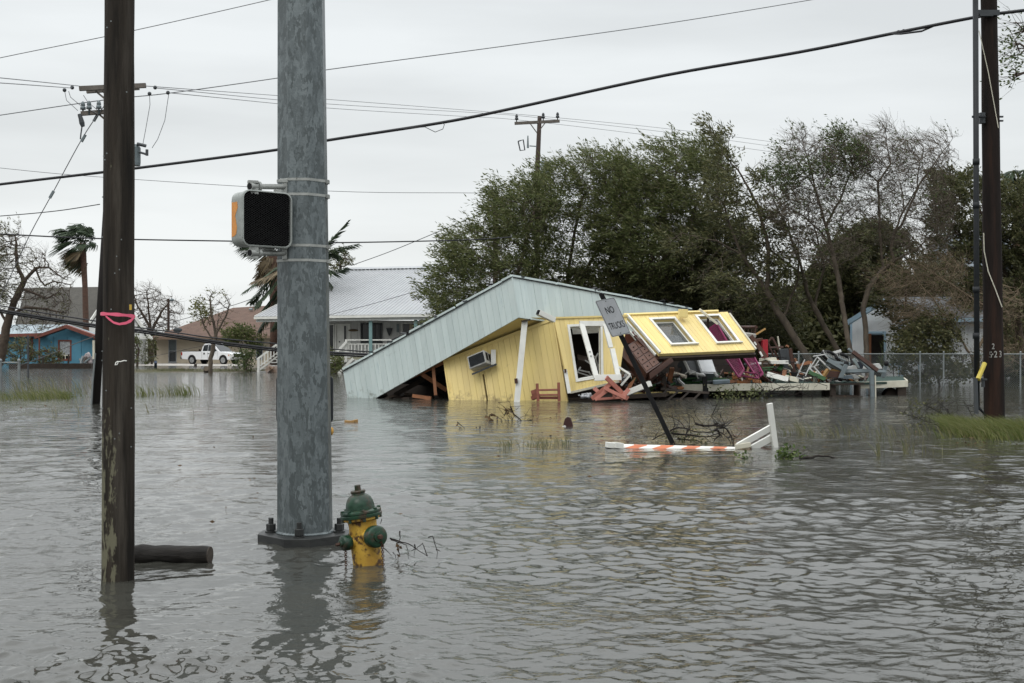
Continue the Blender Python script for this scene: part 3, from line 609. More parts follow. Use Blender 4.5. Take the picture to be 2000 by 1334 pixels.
# ------------------------------------------------------------------ boarded walls
def bil(q, u, v):                        # q: TL, TR, BR, BL
    return q[0].lerp(q[1], u).lerp(q[3].lerp(q[2], u), v)
def qnormal(q, toward=Vector((0, 0, H))):
    n = (q[1]-q[0]).cross(q[3]-q[0]).normalized(); return n if n.dot(toward-q[0]) > 0 else -n
def board_wall(q, n, parent, mat, openings=(), name='siding_board', th=.022, gap=.009, back=None, backing=True, jitter=.003):
    nr = qnormal(q); W_ = (q[1]-q[0]).length
    for i in range(n):
        g = gap/2/W_; u0, u1 = i/n+g, (i+1)/n-g; segs = [(u0, u1, 0., 1.)]
        for (a, b_, c, d) in openings:
            new = []
            for (x0, x1, y0, y1) in segs:
                if b_ <= x0 or a >= x1 or d <= y0 or c >= y1: new.append((x0, x1, y0, y1)); continue
                if c > y0: new.append((x0, x1, y0, c))
                if d < y1: new.append((x0, x1, d, y1))
                if a > x0: new.append((x0, a, max(c, y0), min(d, y1)))
                if b_ < x1: new.append((b_, x1, max(c, y0), min(d, y1)))
            segs = new
        segs = [s for s in segs if s[1]-s[0] > .002 and s[3]-s[2] > .004]
        if not segs: continue
        off = nr*R.uniform(-jitter, jitter)
        for (x0, x1, y0, y1) in segs:
            b = MB(); k = [bil(q, x0, y0)+off, bil(q, x1, y0)+off, bil(q, x1, y1)+off, bil(q, x0, y1)+off]; b.prism(k, -nr*th); b.build(name, mat, parent)
    if backing:                          # sheathing behind the boards, cut by the same openings
        us = sorted({0., 1.}|{o[0] for o in openings}|{o[1] for o in openings}); vs_ = sorted({0., 1.}|{o[2] for o in openings}|{o[3] for o in openings}); b = MB()
        for i in range(len(us)-1):
            for j in range(len(vs_)-1):
                um, vm_ = (us[i]+us[i+1])/2, (vs_[j]+vs_[j+1])/2
                if any(o[0] < um < o[1] and o[2] < vm_ < o[3] for o in openings): continue
                k = [bil(q, u, v)-nr*(th-.010) for u, v in ((us[i], vs_[j]), (us[i+1], vs_[j]), (us[i+1], vs_[j+1]), (us[i], vs_[j+1]))]; b.prism(k, -nr*.09)
        b.build('sheathing', back or mat, parent)
def frame_on(q, o, parent, mat, w=.09, d=.05, name='window_frame', sill=True, proud=.03, back=.16, glass=None, gname='pane', tilt=None):
    """casing round an opening o=(u0,u1,v0,v1) of quad q, reveal into the wall and a pane"""
    nr = qnormal(q); c = [bil(q, o[0], o[2]), bil(q, o[1], o[2]), bil(q, o[1], o[3]), bil(q, o[0], o[3])]
    cen = sum(c, Vector())/4; outc = []
    ex, ey = (c[1]-c[0]).normalized(), (c[3]-c[0]).normalized()
    outc = [c[0]-ex*w-ey*w, c[1]+ex*w-ey*w, c[2]+ex*w+ey*w, c[3]-ex*w+ey*w]
    b = MB(); P0 = nr*proud; vs = [p+P0 for p in outc]+[p+P0 for p in c]+[p-nr*.02 for p in outc]+[p-nr*back for p in c]
    fs = []
    for k in range(4):
        j = (k+1) % 4; fs += [(k, j, j+4, k+4), (k, k+8, j+8, j), (k+4, j+4, j+12, k+12)]
    b.add(vs, fs)
    # inner sash lip
    s = [p-nr*(back*.55) for p in c]; i2 = [p+(cen-p).normalized()*w*.55-nr*(back*.55) for p in c]
    i3 = [p-nr*.03 for p in i2]
    b.add(s+i2+i3, [(k, (k+1) % 4, (k+1) % 4+4, k+4) for k in range(4)]+[(k+4, (k+1) % 4+4, (k+1) % 4+8, k+8) for k in range(4)])
    f = b.build(name, mat, parent)
    if sill:
        b = MB(); b.obox(outc[3]-ex*.02+P0*.5, (outc[2]-outc[3])+ex*.04, ey*.035, nr*.06); b.build('sill', mat, f)
    if glass:
        b = MB(); b.prism([p-nr*(back*.6) for p in c], -nr*.006); b.build(gname, glass, f)
    return f

add_patch(m_yellow, (.30, .23, .11), .03, .30, 5, (1, 1, 1), .44, .62); add_patch(m_blue, (.20, .22, .19), .03, .30, 5, (1, 1, 1), .44, .62)      # flood line grime
# ------------------------------------------------------------------ the collapsed yellow house
hc = P(1000, 783, 35)
house = thing('collapsed_house', 'collapsed yellow house tipped over with its pale blue fascia roof sinking into the flood', 'house', (hc.x, hc.y, 0))
CT, CB = P(1000, 542, 34.3), P(1013, 620, 34.35)
AL, AB = P(670, 726, 37.2), P(683, 806, 37.25)
BT = P(1352, 606, 40.2); BB = BT+(CB-CT)
qa = [AL, CT, CB, AB]; qb = [CT, BT, BB, CB]
board_wall(qa, 32, house, m_blue, name='fascia_board', gap=.006, jitter=.0025); board_wall(qb, 30, house, m_blue, name='fascia_board', gap=.006, jitter=.0025)
na, nb = qnormal(qa), qnormal(qb)
b = MB(); b.beam(CT+na*.012+nb*.012, CB+na*.012+nb*.012, .03, .03); b.build('corner_trim', m_blue, house)
m_felt = M('torn_roofing_felt', (.02, .021, .023), (.035, .037, .038), sc=5, rough=.9)
upv = (CT-CB).normalized()
for s_, e_, nn in ((AL, CT, na), (CT, BT, nb)):
    b = MB(); d = (e_-s_); L_ = d.length; dn = d.normalized()
    b.beam(s_+upv*.012+nn*.012, e_+upv*.012+nn*.012, .05, .022, up=upv); b.build('roofing_felt', m_felt, house)
    t = 0
    while t < L_-.3:
        l = min(R.uniform(1.0, 2.2), L_-t); a_ = s_+dn*t; c_ = s_+dn*(t+l-.03); li = R.uniform(-.01, .03)
        b = MB(); b.beam(a_+upv*(.052+li)-nn*.03, c_+upv*(.05+R.uniform(-.01, .02))-nn*.03, .10, .055, up=upv); b.build('drip_edge', m_blue, house); t += l+R.uniform(0, .1)
    for _ in range(9):                   # torn shingle ends lying on the edge
        p = s_+dn*R.uniform(.3, L_-.2); b = MB(); b.box(p+upv*.09-nn*.1, (.35, .2, .02), (R.uniform(-.2, .2), R.uniform(-.5, .2), R.uniform(-.6, .6))); b.build('shingle', m_felt, house)
bk = AL+BT-CT; ins = lambda p: p-upv*.06
b = MB(); b.prism([ins(AL)-na*.07, ins(CT)-na*.07-nb*.07, ins(BT)-nb*.07, ins(bk)], -upv*.16); b.build('roof', m_felt, house)
# ceiling joists under the tipped roof, seen in the gap on the left
wA = [P(865, 704, 35.9), P(1081, 621, 35.0), P(1112, 806, 34.9), P(880, 806, 35.5)]
b = MB(); s0, s1 = CB-na*.03+Vector((0, .06, 0)), bil(qa, .245, 1)-na*.03+Vector((0, .05, .0))
wtl, wtr = wA[0]+Vector((0, .01, .012)), wA[1]+Vector((0, .01, .012)); k_ = CB-nb*.03+(BB-CB)*.2
b.prism([s0, s1, wtl+Vector((0, .2, 0)), wtr+Vector((0, .2, 0)), k_], Vector((0, .02, .035))); b.build('soffit', m_yellow, house)
ope_crack = (.322, .337, .42, 1.0)
board_wall(wA, 20, house, m_yellow, openings=[ope_crack], th=.02, gap=.007, back=m_yellow, jitter=.006)
b = MB(); nA = qnormal(wA); pts = [bil(wA, .315, .42), bil(wA, .345, .42), bil(wA, .345, 1), bil(wA, .318, 1)]; b.prism([p-nA*.12 for p in pts], -nA*.03); b.build('wall_cavity', m_rotwood, house)
b = MB(); b.beam(wA[0]+nA*.02+Vector((.02, 0, -.03)), wA[1]+nA*.02+Vector((0, 0, -.03)), .03, .08, up=(0, 0, 1)); b.build('top_trim', m_yellow, house)
b = MB(); b.beam(wA[1]+nA*.012-Vector((.02, 0, 0)), wA[2]+nA*.012-Vector((.02, 0, 0)), .05, .03); b.build('corner_trim', m_yellow, house)
b = MB(); b.beam(wA[0]+nA*.004+Vector((.03, 0, 0)), wA[3]+nA*.004+Vector((.03, 0, 0)), .06, .03); b.build('corner_trim', m_yellow, house)
dk = M('painted_interior_shade', (.02, .016, .013), (.03, .024, .02), rough=.9)  # near-black colour standing in for the shade inside the rooms
b = MB(); b.beam(P(800, 737, 36.5), P(868, 706, 36), .06, .14); b.build('rafter', m_lumber, house)
b = MB(); b.beam(P(846, 716, 36.1), P(851, 772, 36.0), .09, .09); b.build('stud', m_lumber, house)
b = MB(); b.beam(P(824, 731, 36.3), P(872, 762, 36.6), .07, .12); b.build('rafter', m_lumber, house)
b = MB(); b.beam(P(806, 773, 36.3), P(842, 778, 36), .05, .10); b.build('rafter', m_lumber, house)
b = MB(); b.beam(P(770, 772, 37.5), P(872, 716, 38), .08, .14); b.build('rafter', m_rotwood, house)
b = MB()
for i in range(9): x = 742+i*15; b.box(P(x, 780-R.random()*6, 36.6+R.random()), (R.uniform(.2, .6), .3, R.uniform(.03, .14)), (R.uniform(-.3, .3), R.uniform(-.5, .5), R.uniform(-1, 1)))
b.build('rubble', m_rotwood, house, kind='stuff')
b = MB(); b.prism([P(690, 745, 39.5), P(885, 700, 39.5), P(890, 800, 39.5), P(690, 800, 39.5)], (0, .1, 0)); b.build('shade_backing', dk, house)  # dark panel added so the gap under the roof reads as shade
# air conditioner in the wall
f0, f1, f2 = P(912, 697, 35.25), P(945, 683.5, 35.0), P(917, 721, 35.3); w_, h_ = f1-f0, f2-f0; dd = P(958.5, 691.5, 35.42)-f1
ac = thing('air_conditioner', 'white window air conditioner poking out of the yellow wall', 'air conditioner', tuple(f0))
b = MB(); b.obox(f0, w_, h_, dd); b.build('casing', m_whiteplastic, ac, bevel=.012)
nf = w_.cross(h_).normalized(); nf = nf if nf.y < 0 else -nf
b = MB(); b.obox(f0+w_*.07+h_*.08+nf*.006, w_*.86, h_*.80, -nf*.02); b.build('grille', m_darkgrey, ac)
for k in range(11): b = MB(); p = f0+w_*.08+h_*(.11+.075*k)+nf*.012; b.beam(p, p+w_*.84, .006, .012, up=nf); b.build('louvre', m_darkgrey, ac)
ns = dd.cross(h_).normalized(); ns = ns if ns.x > 0 else -ns
for a_ in (.14, .56): b = MB(); b.obox(f1+dd*a_+h_*.12+ns*.004, dd*.30, h_*.62, -ns*.01); b.build('side_vent', m_black, ac)
b = MB(); b.obox(P(959, 683, 35.3), Vector((.14, .02, .0)), P(959, 712, 35.3)-P(959, 683, 35.3), Vector((0, .04, 0))); b.build('filler_panel', m_white, ac)
b = MB(); b.beam(P(922, 731, 35.3), P(970, 711, 35.25), .10, .05, up=(0, 0, 1)); b.build('bracket', m_darkgrey, ac)
# porch post, pipes and small trims
po = thing('porch_post', 'tall white porch post leaning against the yellow wall', 'post', tuple(G(1009, 782)))
b = MB(); b.beam(P(1025, 627, 34.55), P(1008, 800, 34.35), .165, .14, up=(0, -1, 0)); b.build('shaft', m_white, po, bevel=.006)
b = MB(); b.box(P(1008, 744, 34.30), (.09, .06, .14), (0, -.1, 0)); b.build('block', m_brown, po)
b = MB(); b.box(P(1027, 626, 34.45), (.25, .1, .05), (0, -.2, .1)); b.build('bracket', m_rotwood, po)
ps = thing('downspout', 'broken white square downspout sticking out under the pale blue fascia', 'downspout', tuple(P(1060, 614, 34)))
b = MB(); b.beam(P(1051, 610, 34.0), P(1082, 625, 34.5), .13, .15, up=(0, 0, 1)); b.build('pipe', m_white, ps, bevel=.01)
b = MB(); b.beam(P(1049.6, 609.4, 33.99), P(1052, 610.5, 34.005), .11, .13, up=(0, 0, 1)); b.build('pipe_opening', m_black, ps)
b = MB(); b.beam(P(1104, 722, 34.55), P(1112, 768, 34.45), .10, .06, up=(0, -1, 0)); b.build('corner_post', m_white, house)
b = MB(); b.box(P(1104, 724, 34.50), (.06, .08, .10)); b.build('bracket', m_brown, house)

# right wall, first piece with the door opening
wB = [P(1081, 621, 35.0), P(1226, 617, 35.7), P(1209, 745, 35.0), P(1113, 767, 34.75)]; nB = qnormal(wB)
opB = (.195, .625, .13, .85)
board_wall(wB, 15, house, m_yellow, openings=[opB], gap=.008, back=m_yellow)
frame_on(wB, opB, house, m_white, w=.07, sill=False, name='door_frame', back=.10)
b = MB(); b.beam(wB[0]+nB*.02, wB[1]+nB*.02, .05, .05); b.build('top_trim', m_yellow, house)
b = MB(); b.beam(wB[3]+nB*.0, wB[2]+nB*.0, .05, .06, up=(0, 0, 1)); b.build('sill_plate', m_cream, house)
dr = thing('open_door', 'white glazed door hanging open in front of the yellow wall', 'door', tuple(P(1175, 745, 34.4)))
D = [P(1136, 632, 34.75), P(1181, 632, 34.9), P(1208, 737, 34.45), P(1165, 738, 34.3)]
b = MB(); b.beam(D[0], D[3], .15, .06, up=nB); b.build('stile', m_white, dr, bevel=.004)
b = MB(); b.beam(D[1], D[1].lerp(D[2], .45), .13, .06, up=nB); b.beam(D[1].lerp(D[2], .47)+Vector((.03, 0, 0)), D[2], .14, .06, up=nB); b.build('stile', m_white, dr, bevel=.004)
b = MB(); b.beam(D[0]+(D[0]-D[1])*.09, D[1]+(D[1]-D[0])*.12, .15, .064, up=nB); b.build('top_rail', m_white, dr, bevel=.004)
b = MB(); b.beam(D[3]+(D[3]-D[2])*.1, D[2]+(D[2]-D[3])*.12, .17, .064, up=nB); b.build('bottom_rail', m_white, dr, bevel=.004)
for t in (.52, .60): b = MB(); p = D[0].lerp(D[3], t)+nB*.05; b.ball(p, .028, 10, 6); b.build('knob', m_steel, dr, smooth=True)
# white debris seen inside the opening, dark room behind
b = MB()
for p, q_ in (((1128, 727), (1160, 737)), ((1129, 722), (1150, 727)), ((1128, 727), (1134, 717)), ((1155, 715), (1168, 690)), ((1143, 704), (1172, 722)), ((1160, 722), (1170, 712)), ((1152, 690), (1165, 700)), ((1150, 726), (1156, 738)), ((1163, 700), (1172, 728))): b.beam(P(*p, 35.9), P(*q_, 36.0), .035, .035)
o = b.build('chair_frame', m_whiteplastic); o.name = 'tube_chair'; tag(o, 'white tangled chair frames inside the dark doorway', 'chair'); o['kind'] = 'stuff'
b = MB(); b.box(P(1150, 745, 36.4), (.9, .5, .5), (.1, .2, .3)); b.box(P(1140, 715, 36.8), (.5, .4, .5), (.4, .2, .1)); b.build('debris', m_rotwood, house, kind='stuff')
b = MB(); b.quad(P(1117, 640, 35.5), P(1172, 638, 35.8), P(1168, 650, 35.8), P(1119, 653, 35.5)); b.build('torn_ceiling_sheet', m_whiteplastic, house)
b = MB(); b.prism([P(1085, 615, 38.0), P(1430, 606, 39.3), P(1440, 770, 39.3), P(1090, 800, 38.0)], (0, .1, 0)); b.build('back_wall', dk, house)  # back of the room, its interior shade put into the near-black colour
b = MB(); b.prism([P(1090, 780, 35.3), P(1300, 768, 35.6), P(1330, 760, 39), P(1090, 768, 38)], (0, 0, -.1)); b.build('floor', m_rotwood, house)
# right wall, second piece: a leaning panel with two windows
wC = [P(1224, 617, 36.3), P(1421, 609, 37.5), P(1476, 683, 36.3), P(1288, 691, 35.3)]; nC = qnormal(wC)
o1 = (.205, .425, .13, .76); o2 = (.668, .880, .10, .77)
board_wall(wC, 24, house, m_yellow, openings=[o1, o2], gap=.007, back=m_yellow)
frame_on(wC, o1, house, m_white, w=.075, back=.22, glass=glass_mat('clear_window', (.12, .13, .13), .03, .5)); frame_on(wC, o2, house, m_white, w=.075, back=.22)
b = MB(); b.beam(wC[0]+nC*.03-Vector((.1, 0, 0)), wC[1].lerp(wC[0], .1)+nC*.03, .06, .09, up=nC); b.build('top_trim', m_yellow, house)
b = MB(); b.beam(wC[1].lerp(wC[2], .06)+nC*.02, wC[2]+nC*.02, .05, .05, up=nC); b.build('edge_trim', m_cream, house)
for k, w in ((0, .06), (.1, .05), (.19, .045)): b = MB(); b.beam(wC[0]+nC*(.05-k)-Vector((k, 0, 0)), wC[3]+nC*(.05-k)-Vector((k, 0, 0)), w, .07, up=nC); b.build('side_casing', m_white, house)
b = MB(); b.beam(wC[3]-nC*.1+Vector((0, .05, -.06)), wC[2]-nC*.1+Vector((0, .05, -.06)), .16, .14, up=nC); b.build('sill_plate', m_rotwood, house)
b = MB(); b.box(P(1334, 612, 36.6), (.25, .22, .24), (.0, .05, .1)); b.build('vent_box', m_yellow, house, bevel=.008)
b = MB(); b.beam(P(1380, 686, 36.0), P(1381, 700, 36.0), .10, .12); b.build('stud', m_lumber, house)
for p, q_ in (((1366, 604), (1384, 618)), ((1372, 610), (1402, 633))): b = MB(); b.beam(P(*p, 36.8), P(*q_, 36.6), .04, .06); b.build('broken_batten', m_cream, house)
b = MB(); b.beam(P(1383, 617, 36.8), P(1382, 642, 37.0), .06, .10); b.build('stud', m_rotwood, house)
b = MB(); b.prism([P(1290, 637, 37.3), P(1312, 634, 37.3), P(1316, 655, 37.3), P(1297, 660, 37.3)], (0, .04, 0)); b.build('cardboard_sheet', M('cardboard', (.36, .25, .14), (.30, .21, .12), rough=.8), house)
b = MB()
for i in range(14): b.box(P(R.uniform(1294, 1340), R.uniform(655, 672), 37.2+R.random()*.5), (R.uniform(.1, .3), .1, R.uniform(.1, .3)), (R.random(), R.random(), R.random()))
b.build('debris', m_darkgrey, house, kind='stuff')

# ------------------------------------------------------------------ wooden deck of the house
dkt = thing('wooden_deck', 'low deck with white edge boards and dark green top, piled with debris', 'deck', tuple(G(1500, 778)))
zt = .41
def at_z(px, Y, z): return Vector(((px-1000)/F*Y, Y, z))
b = MB(); b.prism([at_z(1330, 36.9, zt), at_z(1622, 38.2, zt), at_z(1772, 39.6, zt+.02), at_z(1764, 45, zt+.06), at_z(1240, 43.5, zt), at_z(1250, 36.9, zt)], (0, 0, -.07)); b.build('deck_top', m_darkgreen, dkt)
for (x0, Y0, x1, Y1) in ((1332, 36.85, 1432, 37.2), (1433, 37.2, 1620, 38.1), (1676, 38.9, 1772, 39.5)):
    A_, B_ = at_z(x0, Y0, zt-.115+.03*R.random()), at_z(x1, Y1, zt-.10+(.05 if x1 > 1700 else 0)); b = MB(); b.beam(A_, B_, .05, .215, up=(0, 0, 1)); b.build('edge_board', m_cream, dkt, bevel=.006)
b = MB(); b.beam(at_z(1772, 39.5, zt-.05), at_z(1766, 43, zt-.05), .05, .215, up=(0, 0, 1)); b.build('edge_board', m_cream, dkt)
for x, Y, w, c_ in ((1378, 36.7, .14, m_black), (1296, 36.9, .16, m_rotwood), (1760, 39.6, .28, m_rotwood), (1612, 39, .2, m_rotwood), (1560, 41, .2, m_rotwood), (1470, 40, .2, m_rotwood)):
    b = MB(); b.box(at_z(x, Y, zt-.45), (w, .2, .72)); b.build('support_post', c_, dkt)
b = MB(); b.beam(P(1376, 735, 36.6), P(1378, 782, 36.6), .13, .12); b.build('support_post', m_black, dkt)
b = MB(); b.beam(P(1296, 727, 36.4), P(1298, 772, 36.4), .13, .12); b.build('support_post', m_rotwood, dkt)
sp_ = thing('wooden_crate', 'dark brown open crate under the gap between the white deck edge boards', 'crate', tuple(G(1648, 775)))
A_ = at_z(1616, 38.3, .37); b = MB(); b.beam(A_, at_z(1676, 38.8, .38), .6, .05, up=(0, 0, 1)); b.build('top_board', m_rotwood, sp_)
for x in (1622, 1674): b = MB(); b.box(at_z(x, 38.5, .13), (.18 if x < 1650 else .05, .6, .46)); b.build('side_board', m_rotwood, sp_)
b = MB(); b.box(at_z(1650, 38.4, .0), (.95, .6, .06), (0, .03, 0)); b.build('bottom_board', m_rotwood, sp_)
b = MB(); b.prism([P(1727, 773, 39.5), P(1733, 762, 39.7), P(1743, 757, 39.8), P(1756, 764, 39.7), P(1752, 776, 39.6)], (0, .4, 0)); tag(b.build('broken_block', m_rotwood, bevel=.02), 'dark broken block in the water under the right end of the deck', 'block')
pst = thing('deck_post', 'grey and white square post standing in front of the deck near its right end', 'post', tuple(G(1703, 770)))
b = MB(); b.beam(P(1702, 724, 38.0), P(1704, 780, 38.0), .12, .14, up=(0, -1, 0)); b.build('shaft', m_greymetal, pst, bevel=.006)
b = MB(); b.beam(P(1709, 733, 37.95), P(1710, 780, 37.95), .03, .08, up=(0, -1, 0)); b.build('side_board', m_cream, pst)
# ------------------------------------------------------------------ debris on and around the deck, piece by piece
def bars(name, label, cat, mat, segs, Y, w=.035, h=None, pname='bar', group=None):
    """a broken frame: each bar ((x,y[,dY]),(x,y[,dY])[,w]) in photo pixels at about distance Y"""
    c = P(segs[0][0][0], segs[0][0][1], Y); o = thing(name, label, cat, tuple(c), group)
    for s in segs:
        a, d = s[0], s[1]; ww = s[2] if len(s) > 2 else w; hh_ = s[3] if len(s) > 3 else (h or ww); m_ = s[4] if len(s) > 4 else mat
        b = MB(); b.beam(P(a[0], a[1], Y+(a[2] if len(a) > 2 else 0)), P(d[0], d[1], Y+(d[2] if len(d) > 2 else 0)), ww, hh_, up=(.12, -1, .25)); b.build(s[5] if len(s) > 5 else pname, m_, o, bevel=min(.006, ww*.15))
    return o
def slab_px(name, label, cat, mat, px, Y, th=.05, dz=0, single=True):
    pts = [P(p[0], p[1], Y+(p[2] if len(p) > 2 else 0)) for p in px]; b = MB(); n = (pts[1]-pts[0]).cross(pts[2]-pts[0]).normalized(); n = n if n.y > 0 else -n
    b.prism(pts, n*th); return tag(b.build(name, mat, bevel=.006), label, cat)
# salmon lawn chairs
bars('lawn_chair', 'salmon pink wooden lawn chair overturned at the corner of the yellow house', 'lawn chair', m_salmon,
     [((1184, 737, -.2), (1226, 779, .2), .13, .05), ((1156, 779, .1), (1192, 750, -.1), .12, .05), ((1180, 758, -.4), (1222, 778, -.3), .10, .05), ((1228, 760, .1), (1212, 780, 0), .12, .05), ((1160, 758, .2), (1176, 772, .1), .11, .05), ((1176, 768, -.1), (1190, 754, -.1), .06, .05), ((1162, 781, -.3), (1190, 760, -.3), .09, .05), ((1166, 780, -.1), (1220, 776, -.1), .07, .05), ((1196, 762, -.2), (1200, 778, -.2), .06, .05)], 34.2, pname='slat')
bars('lawn_chair', 'dark salmon wooden chair half sunk before the yellow wall, only posts and rails showing', 'lawn chair', M('weathered_salmon', (.26, .09, .06), (.18, .065, .045), sc=5, rough=.6),
     [((1049, 749, 0), (1051, 784, 0), .075, .07), ((1091, 747, .1), (1092, 784, .1), .075, .07), ((1049, 762, 0), (1091, 761, .1), .05, .05), ((1049, 771.5, 0), (1091, 771, .1), .05, .05), ((1050, 777, .1), (1091, 777, .2), .08, .03), ((1039, 768, .2), (1051, 764, .1), .14, .10), ((1040, 778, .2), (1052, 772, 0), .12, .10)], 34.4, pname='rail')
b = MB()
for i in range(46): p = P(1146+R.gauss(0, 6), 776-abs(R.gauss(0, 4.5)), 34.6+R.gauss(0, .1)); b.ball(p, R.uniform(.03, .075), 6, 4, (1, 1, .7))
tag(b.build('plastic_bag', M('grey_plastic_bag', (.42, .43, .45), (.18, .19, .20), sc=9, rough=.3)), 'crumpled grey plastic bag at the water under the wall corner', 'bag')
# dresser and cabinets fallen out of the house
d0, d1, d2 = P(1226, 672, 35.5), P(1246, 661, 35.55), P(1268, 728, 34.9)
dw, dh = P(1251, 658, 35.9)-P(1224, 675, 35.5), P(1263, 729, 34.7)-P(1224, 675, 35.5); nf = dw.cross(dh).normalized(); nf = nf if nf.y < 0 else -nf
dd0 = P(1224, 675, 35.5)
drs = thing('dresser', 'brown wooden dresser with small drawers sliding out under the yellow wall panel', 'dresser', tuple(dd0))
b = MB(); b.obox(dd0, dw, dh, -nf*.55); b.build('carcass', m_brown, drs, bevel=.008)
for i in range(4):
    for j in range(2):
        p = dd0+dh*(.06+.23*i)+dw*(.05+.47*j)+nf*.016; b = MB(); b.obox(p, dw*.43, dh*.20, -nf*.012); o = b.build('drawer', m_brown2, drs, bevel=.004)
        b = MB(); b.ball(p+dw*.21+dh*.10+nf*.01, .022, 8, 5); b.build('knob', m_rotwood, o, smooth=True)
slab_px('wood_panel', 'large orange brown cabinet side leaning left of the dresser', 'wood panel', m_brown2, [(1195, 660), (1222, 668, .1), (1268, 735, -.3), (1262, 742, -.35), (1200, 682, -.1)], 35.6, .06)
slab_px('wood_panel', 'dark brown cabinet door leaning over the dresser top', 'wood panel', m_brown, [(1238, 655), (1262, 666), (1300, 703, -.3), (1280, 700, -.35)], 35.7, .05)
slab_px('wooden_board', 'thick brown board jutting out below the dresser', 'board', m_brown, [(1268, 729, -.2), (1312, 698, .2), (1316, 706, .2), (1270, 741, -.2)], 35.0, .5)
slab_px('wood_panel', 'reddish brown panel high in the dark hole of the wall', 'panel', M('reddish_brown', (.16, .05, .03), (.11, .035, .022), sc=4, rough=.6), [(1200, 660), (1235, 650), (1248, 668), (1215, 672)], 36.6, .05)
slab_px('fan_of_slats', 'blue and red feather shaped slats in the dark opening beside the sign', 'slats', m_rustred, [(1229, 661), (1236, 646), (1241, 655), (1246, 648), (1250, 662)], 36.8, .03)
bars('fallen_window', 'fallen white window frame in the dark gap left of the dresser', 'window', m_white, [((1208, 717), (1231, 732), .06), ((1231, 732), (1213, 753), .06), ((1208, 717), (1206, 722), .05)], 34.8)
slab_px('curved_slat', 'curved orange brown slat standing by the white beam', 'slat', m_lumber, [(1222, 765), (1228, 750), (1243, 736), (1236, 750), (1230, 766)], 34.9, .04)
bars('white_beam', 'broken white beam end sticking out behind the salmon chair', 'beam', m_white, [((1214, 772, 0), (1271, 749, -.3), .16, .17)], 34.9)
bars('broken_planking', 'dark wooden rack with slanted rungs half under water below the deck', 'rack', m_rotwood, [((1290, 760), (1385, 768), .07), ((1280, 783, -.2), (1304, 761), .06), ((1302, 783, -.2), (1326, 763), .06), ((1326, 783, -.2), (1346, 765), .06), ((1352, 783, -.2), (1368, 767), .06), ((1284, 780), (1360, 778), .05)], 36.2, pname='rung')
bars('yellow_strip', 'thin yellow trim strip lying low behind the leaning sign post', 'strip', m_yellow, [((1232, 769), (1332, 766), .06, .05)], 36.4)
bars('reddish_joist', 'reddish joist under the broken left end of the deck', 'joist', m_lumber, [((1275, 755), (1334, 757), .05, .22)], 37.0)
# steel cabinet, tubes
a0, a1, a2 = P(1358, 693, 37.6), P(1388, 694, 37.8), P(1370, 729, 37.2)
apl = thing('steel_cabinet', 'grey steel cabinet tipped on the deck under the yellow panel', 'cabinet', tuple(a0))
w_, h_ = a1-a0, a2-a0; nf = w_.cross(h_).normalized(); nf = nf if nf.y < 0 else -nf
b = MB(); b.obox(a0, w_, h_, -nf*.6); b.build('carcass', m_steel, apl, bevel=.01)
b = MB(); b.obox(a0+w_*.04+h_*.04+nf*.02, w_*.92, h_*.9, -nf*.018); b.build('door', m_steel, apl, bevel=.01)
b = MB(); b.obox(a0-w_*.75+h_*.05-nf*.1, w_*.7, h_*.82, -nf*.4); b.build('side_box', m_darkgrey, apl)
for p, q_ in (((1333, 697), (1349, 731)), ((1371, 730), (1376, 735)), ((1396, 728), (1401, 735)), ((1348, 728), (1373, 733))): b = MB(); b.tube([P(*p, 37.0), P(*q_, 36.9)], .045, 8); b.build('leg', m_whiteplastic, apl)
b = MB(); b.tube([P(x, y, 36.9) for x, y in ((1338, 730), (1348, 723), (1358, 726), (1364, 740))], .02, 6); tag(b.build('hose', m_whiteplastic), 'white bent hose in front of the steel cabinet', 'hose')
b = MB(); b.tube([P(x, y, 36.6) for x, y in ((1292, 752), (1294, 743), (1302, 738), (1314, 737), (1323, 741), (1328, 748))], .018, 6); tag(b.build('hose', m_whiteplastic), 'white looped hose at the left end of the deck', 'hose')
b = MB(); b.tube([P(1312, 729, 37.4), P(1340, 736, 37.1)], [.07, .06], 12); tag(b.build('roll', M('stained_roll', (.55, .50, .42), (.30, .22, .15), sc=5)), 'stained white roll lying left of the green chairs', 'roll')
# flattened green chairs
for i, (x0, y0, x1, y1) in enumerate(((1302, 748, 1372, 737), (1310, 743, 1366, 748), (1330, 750, 1434, 742), (1352, 738, 1436, 745))):
    c = P(x0, y0, 37.3); o = thing('folding_chair', ('flattened green folding chair, leftmost in the pile on the deck edge', 'flattened green folding chair lying second in the pile, crossing the first', 'flattened green folding chair lying longest in front under the blue cooler', 'flattened green folding chair lying farthest right in the pile')[i], 'folding chair', tuple(c), 'green folding chairs in a pile')
    A_, B_ = P(x0, y0, 37.2+i*.15), P(x1, y1, 37.5+i*.1); d = B_-A_; s = Vector((.08, .5, .03))
    for k in (0, .5, 1): b = MB(); b.tube([A_+s*k, A_+s*k+d*.5+Vector((0, 0, .05*R.random())), B_+s*k], .028, 6); b.build('rail', m_green, o)
    for k in range(6): t = .1+.15*k; b = MB(); b.beam(A_+d*t, A_+d*t+s, .07, .02); b.build('slat', m_green, o)
b = MB(); b.obox(P(1393, 744, 36.9), P(1426, 742, 37.1)-P(1393, 744, 36.9), Vector((0, .02, -.11)), Vector((.05, .4, .02))); tag(b.build('cooler', m_lightblue, bevel=.02), 'light blue cooler box lying on the deck edge', 'cooler')
b = MB(); b.obox(P(1378, 745, 36.95), P(1392, 744, 37.1)-P(1378, 745, 36.95), Vector((0, .02, -.10)), Vector((.05, .3, .02))); tag(b.build('grey_tray', m_darkgrey, bevel=.01), 'dark grey lid beside the light blue cooler', 'lid')
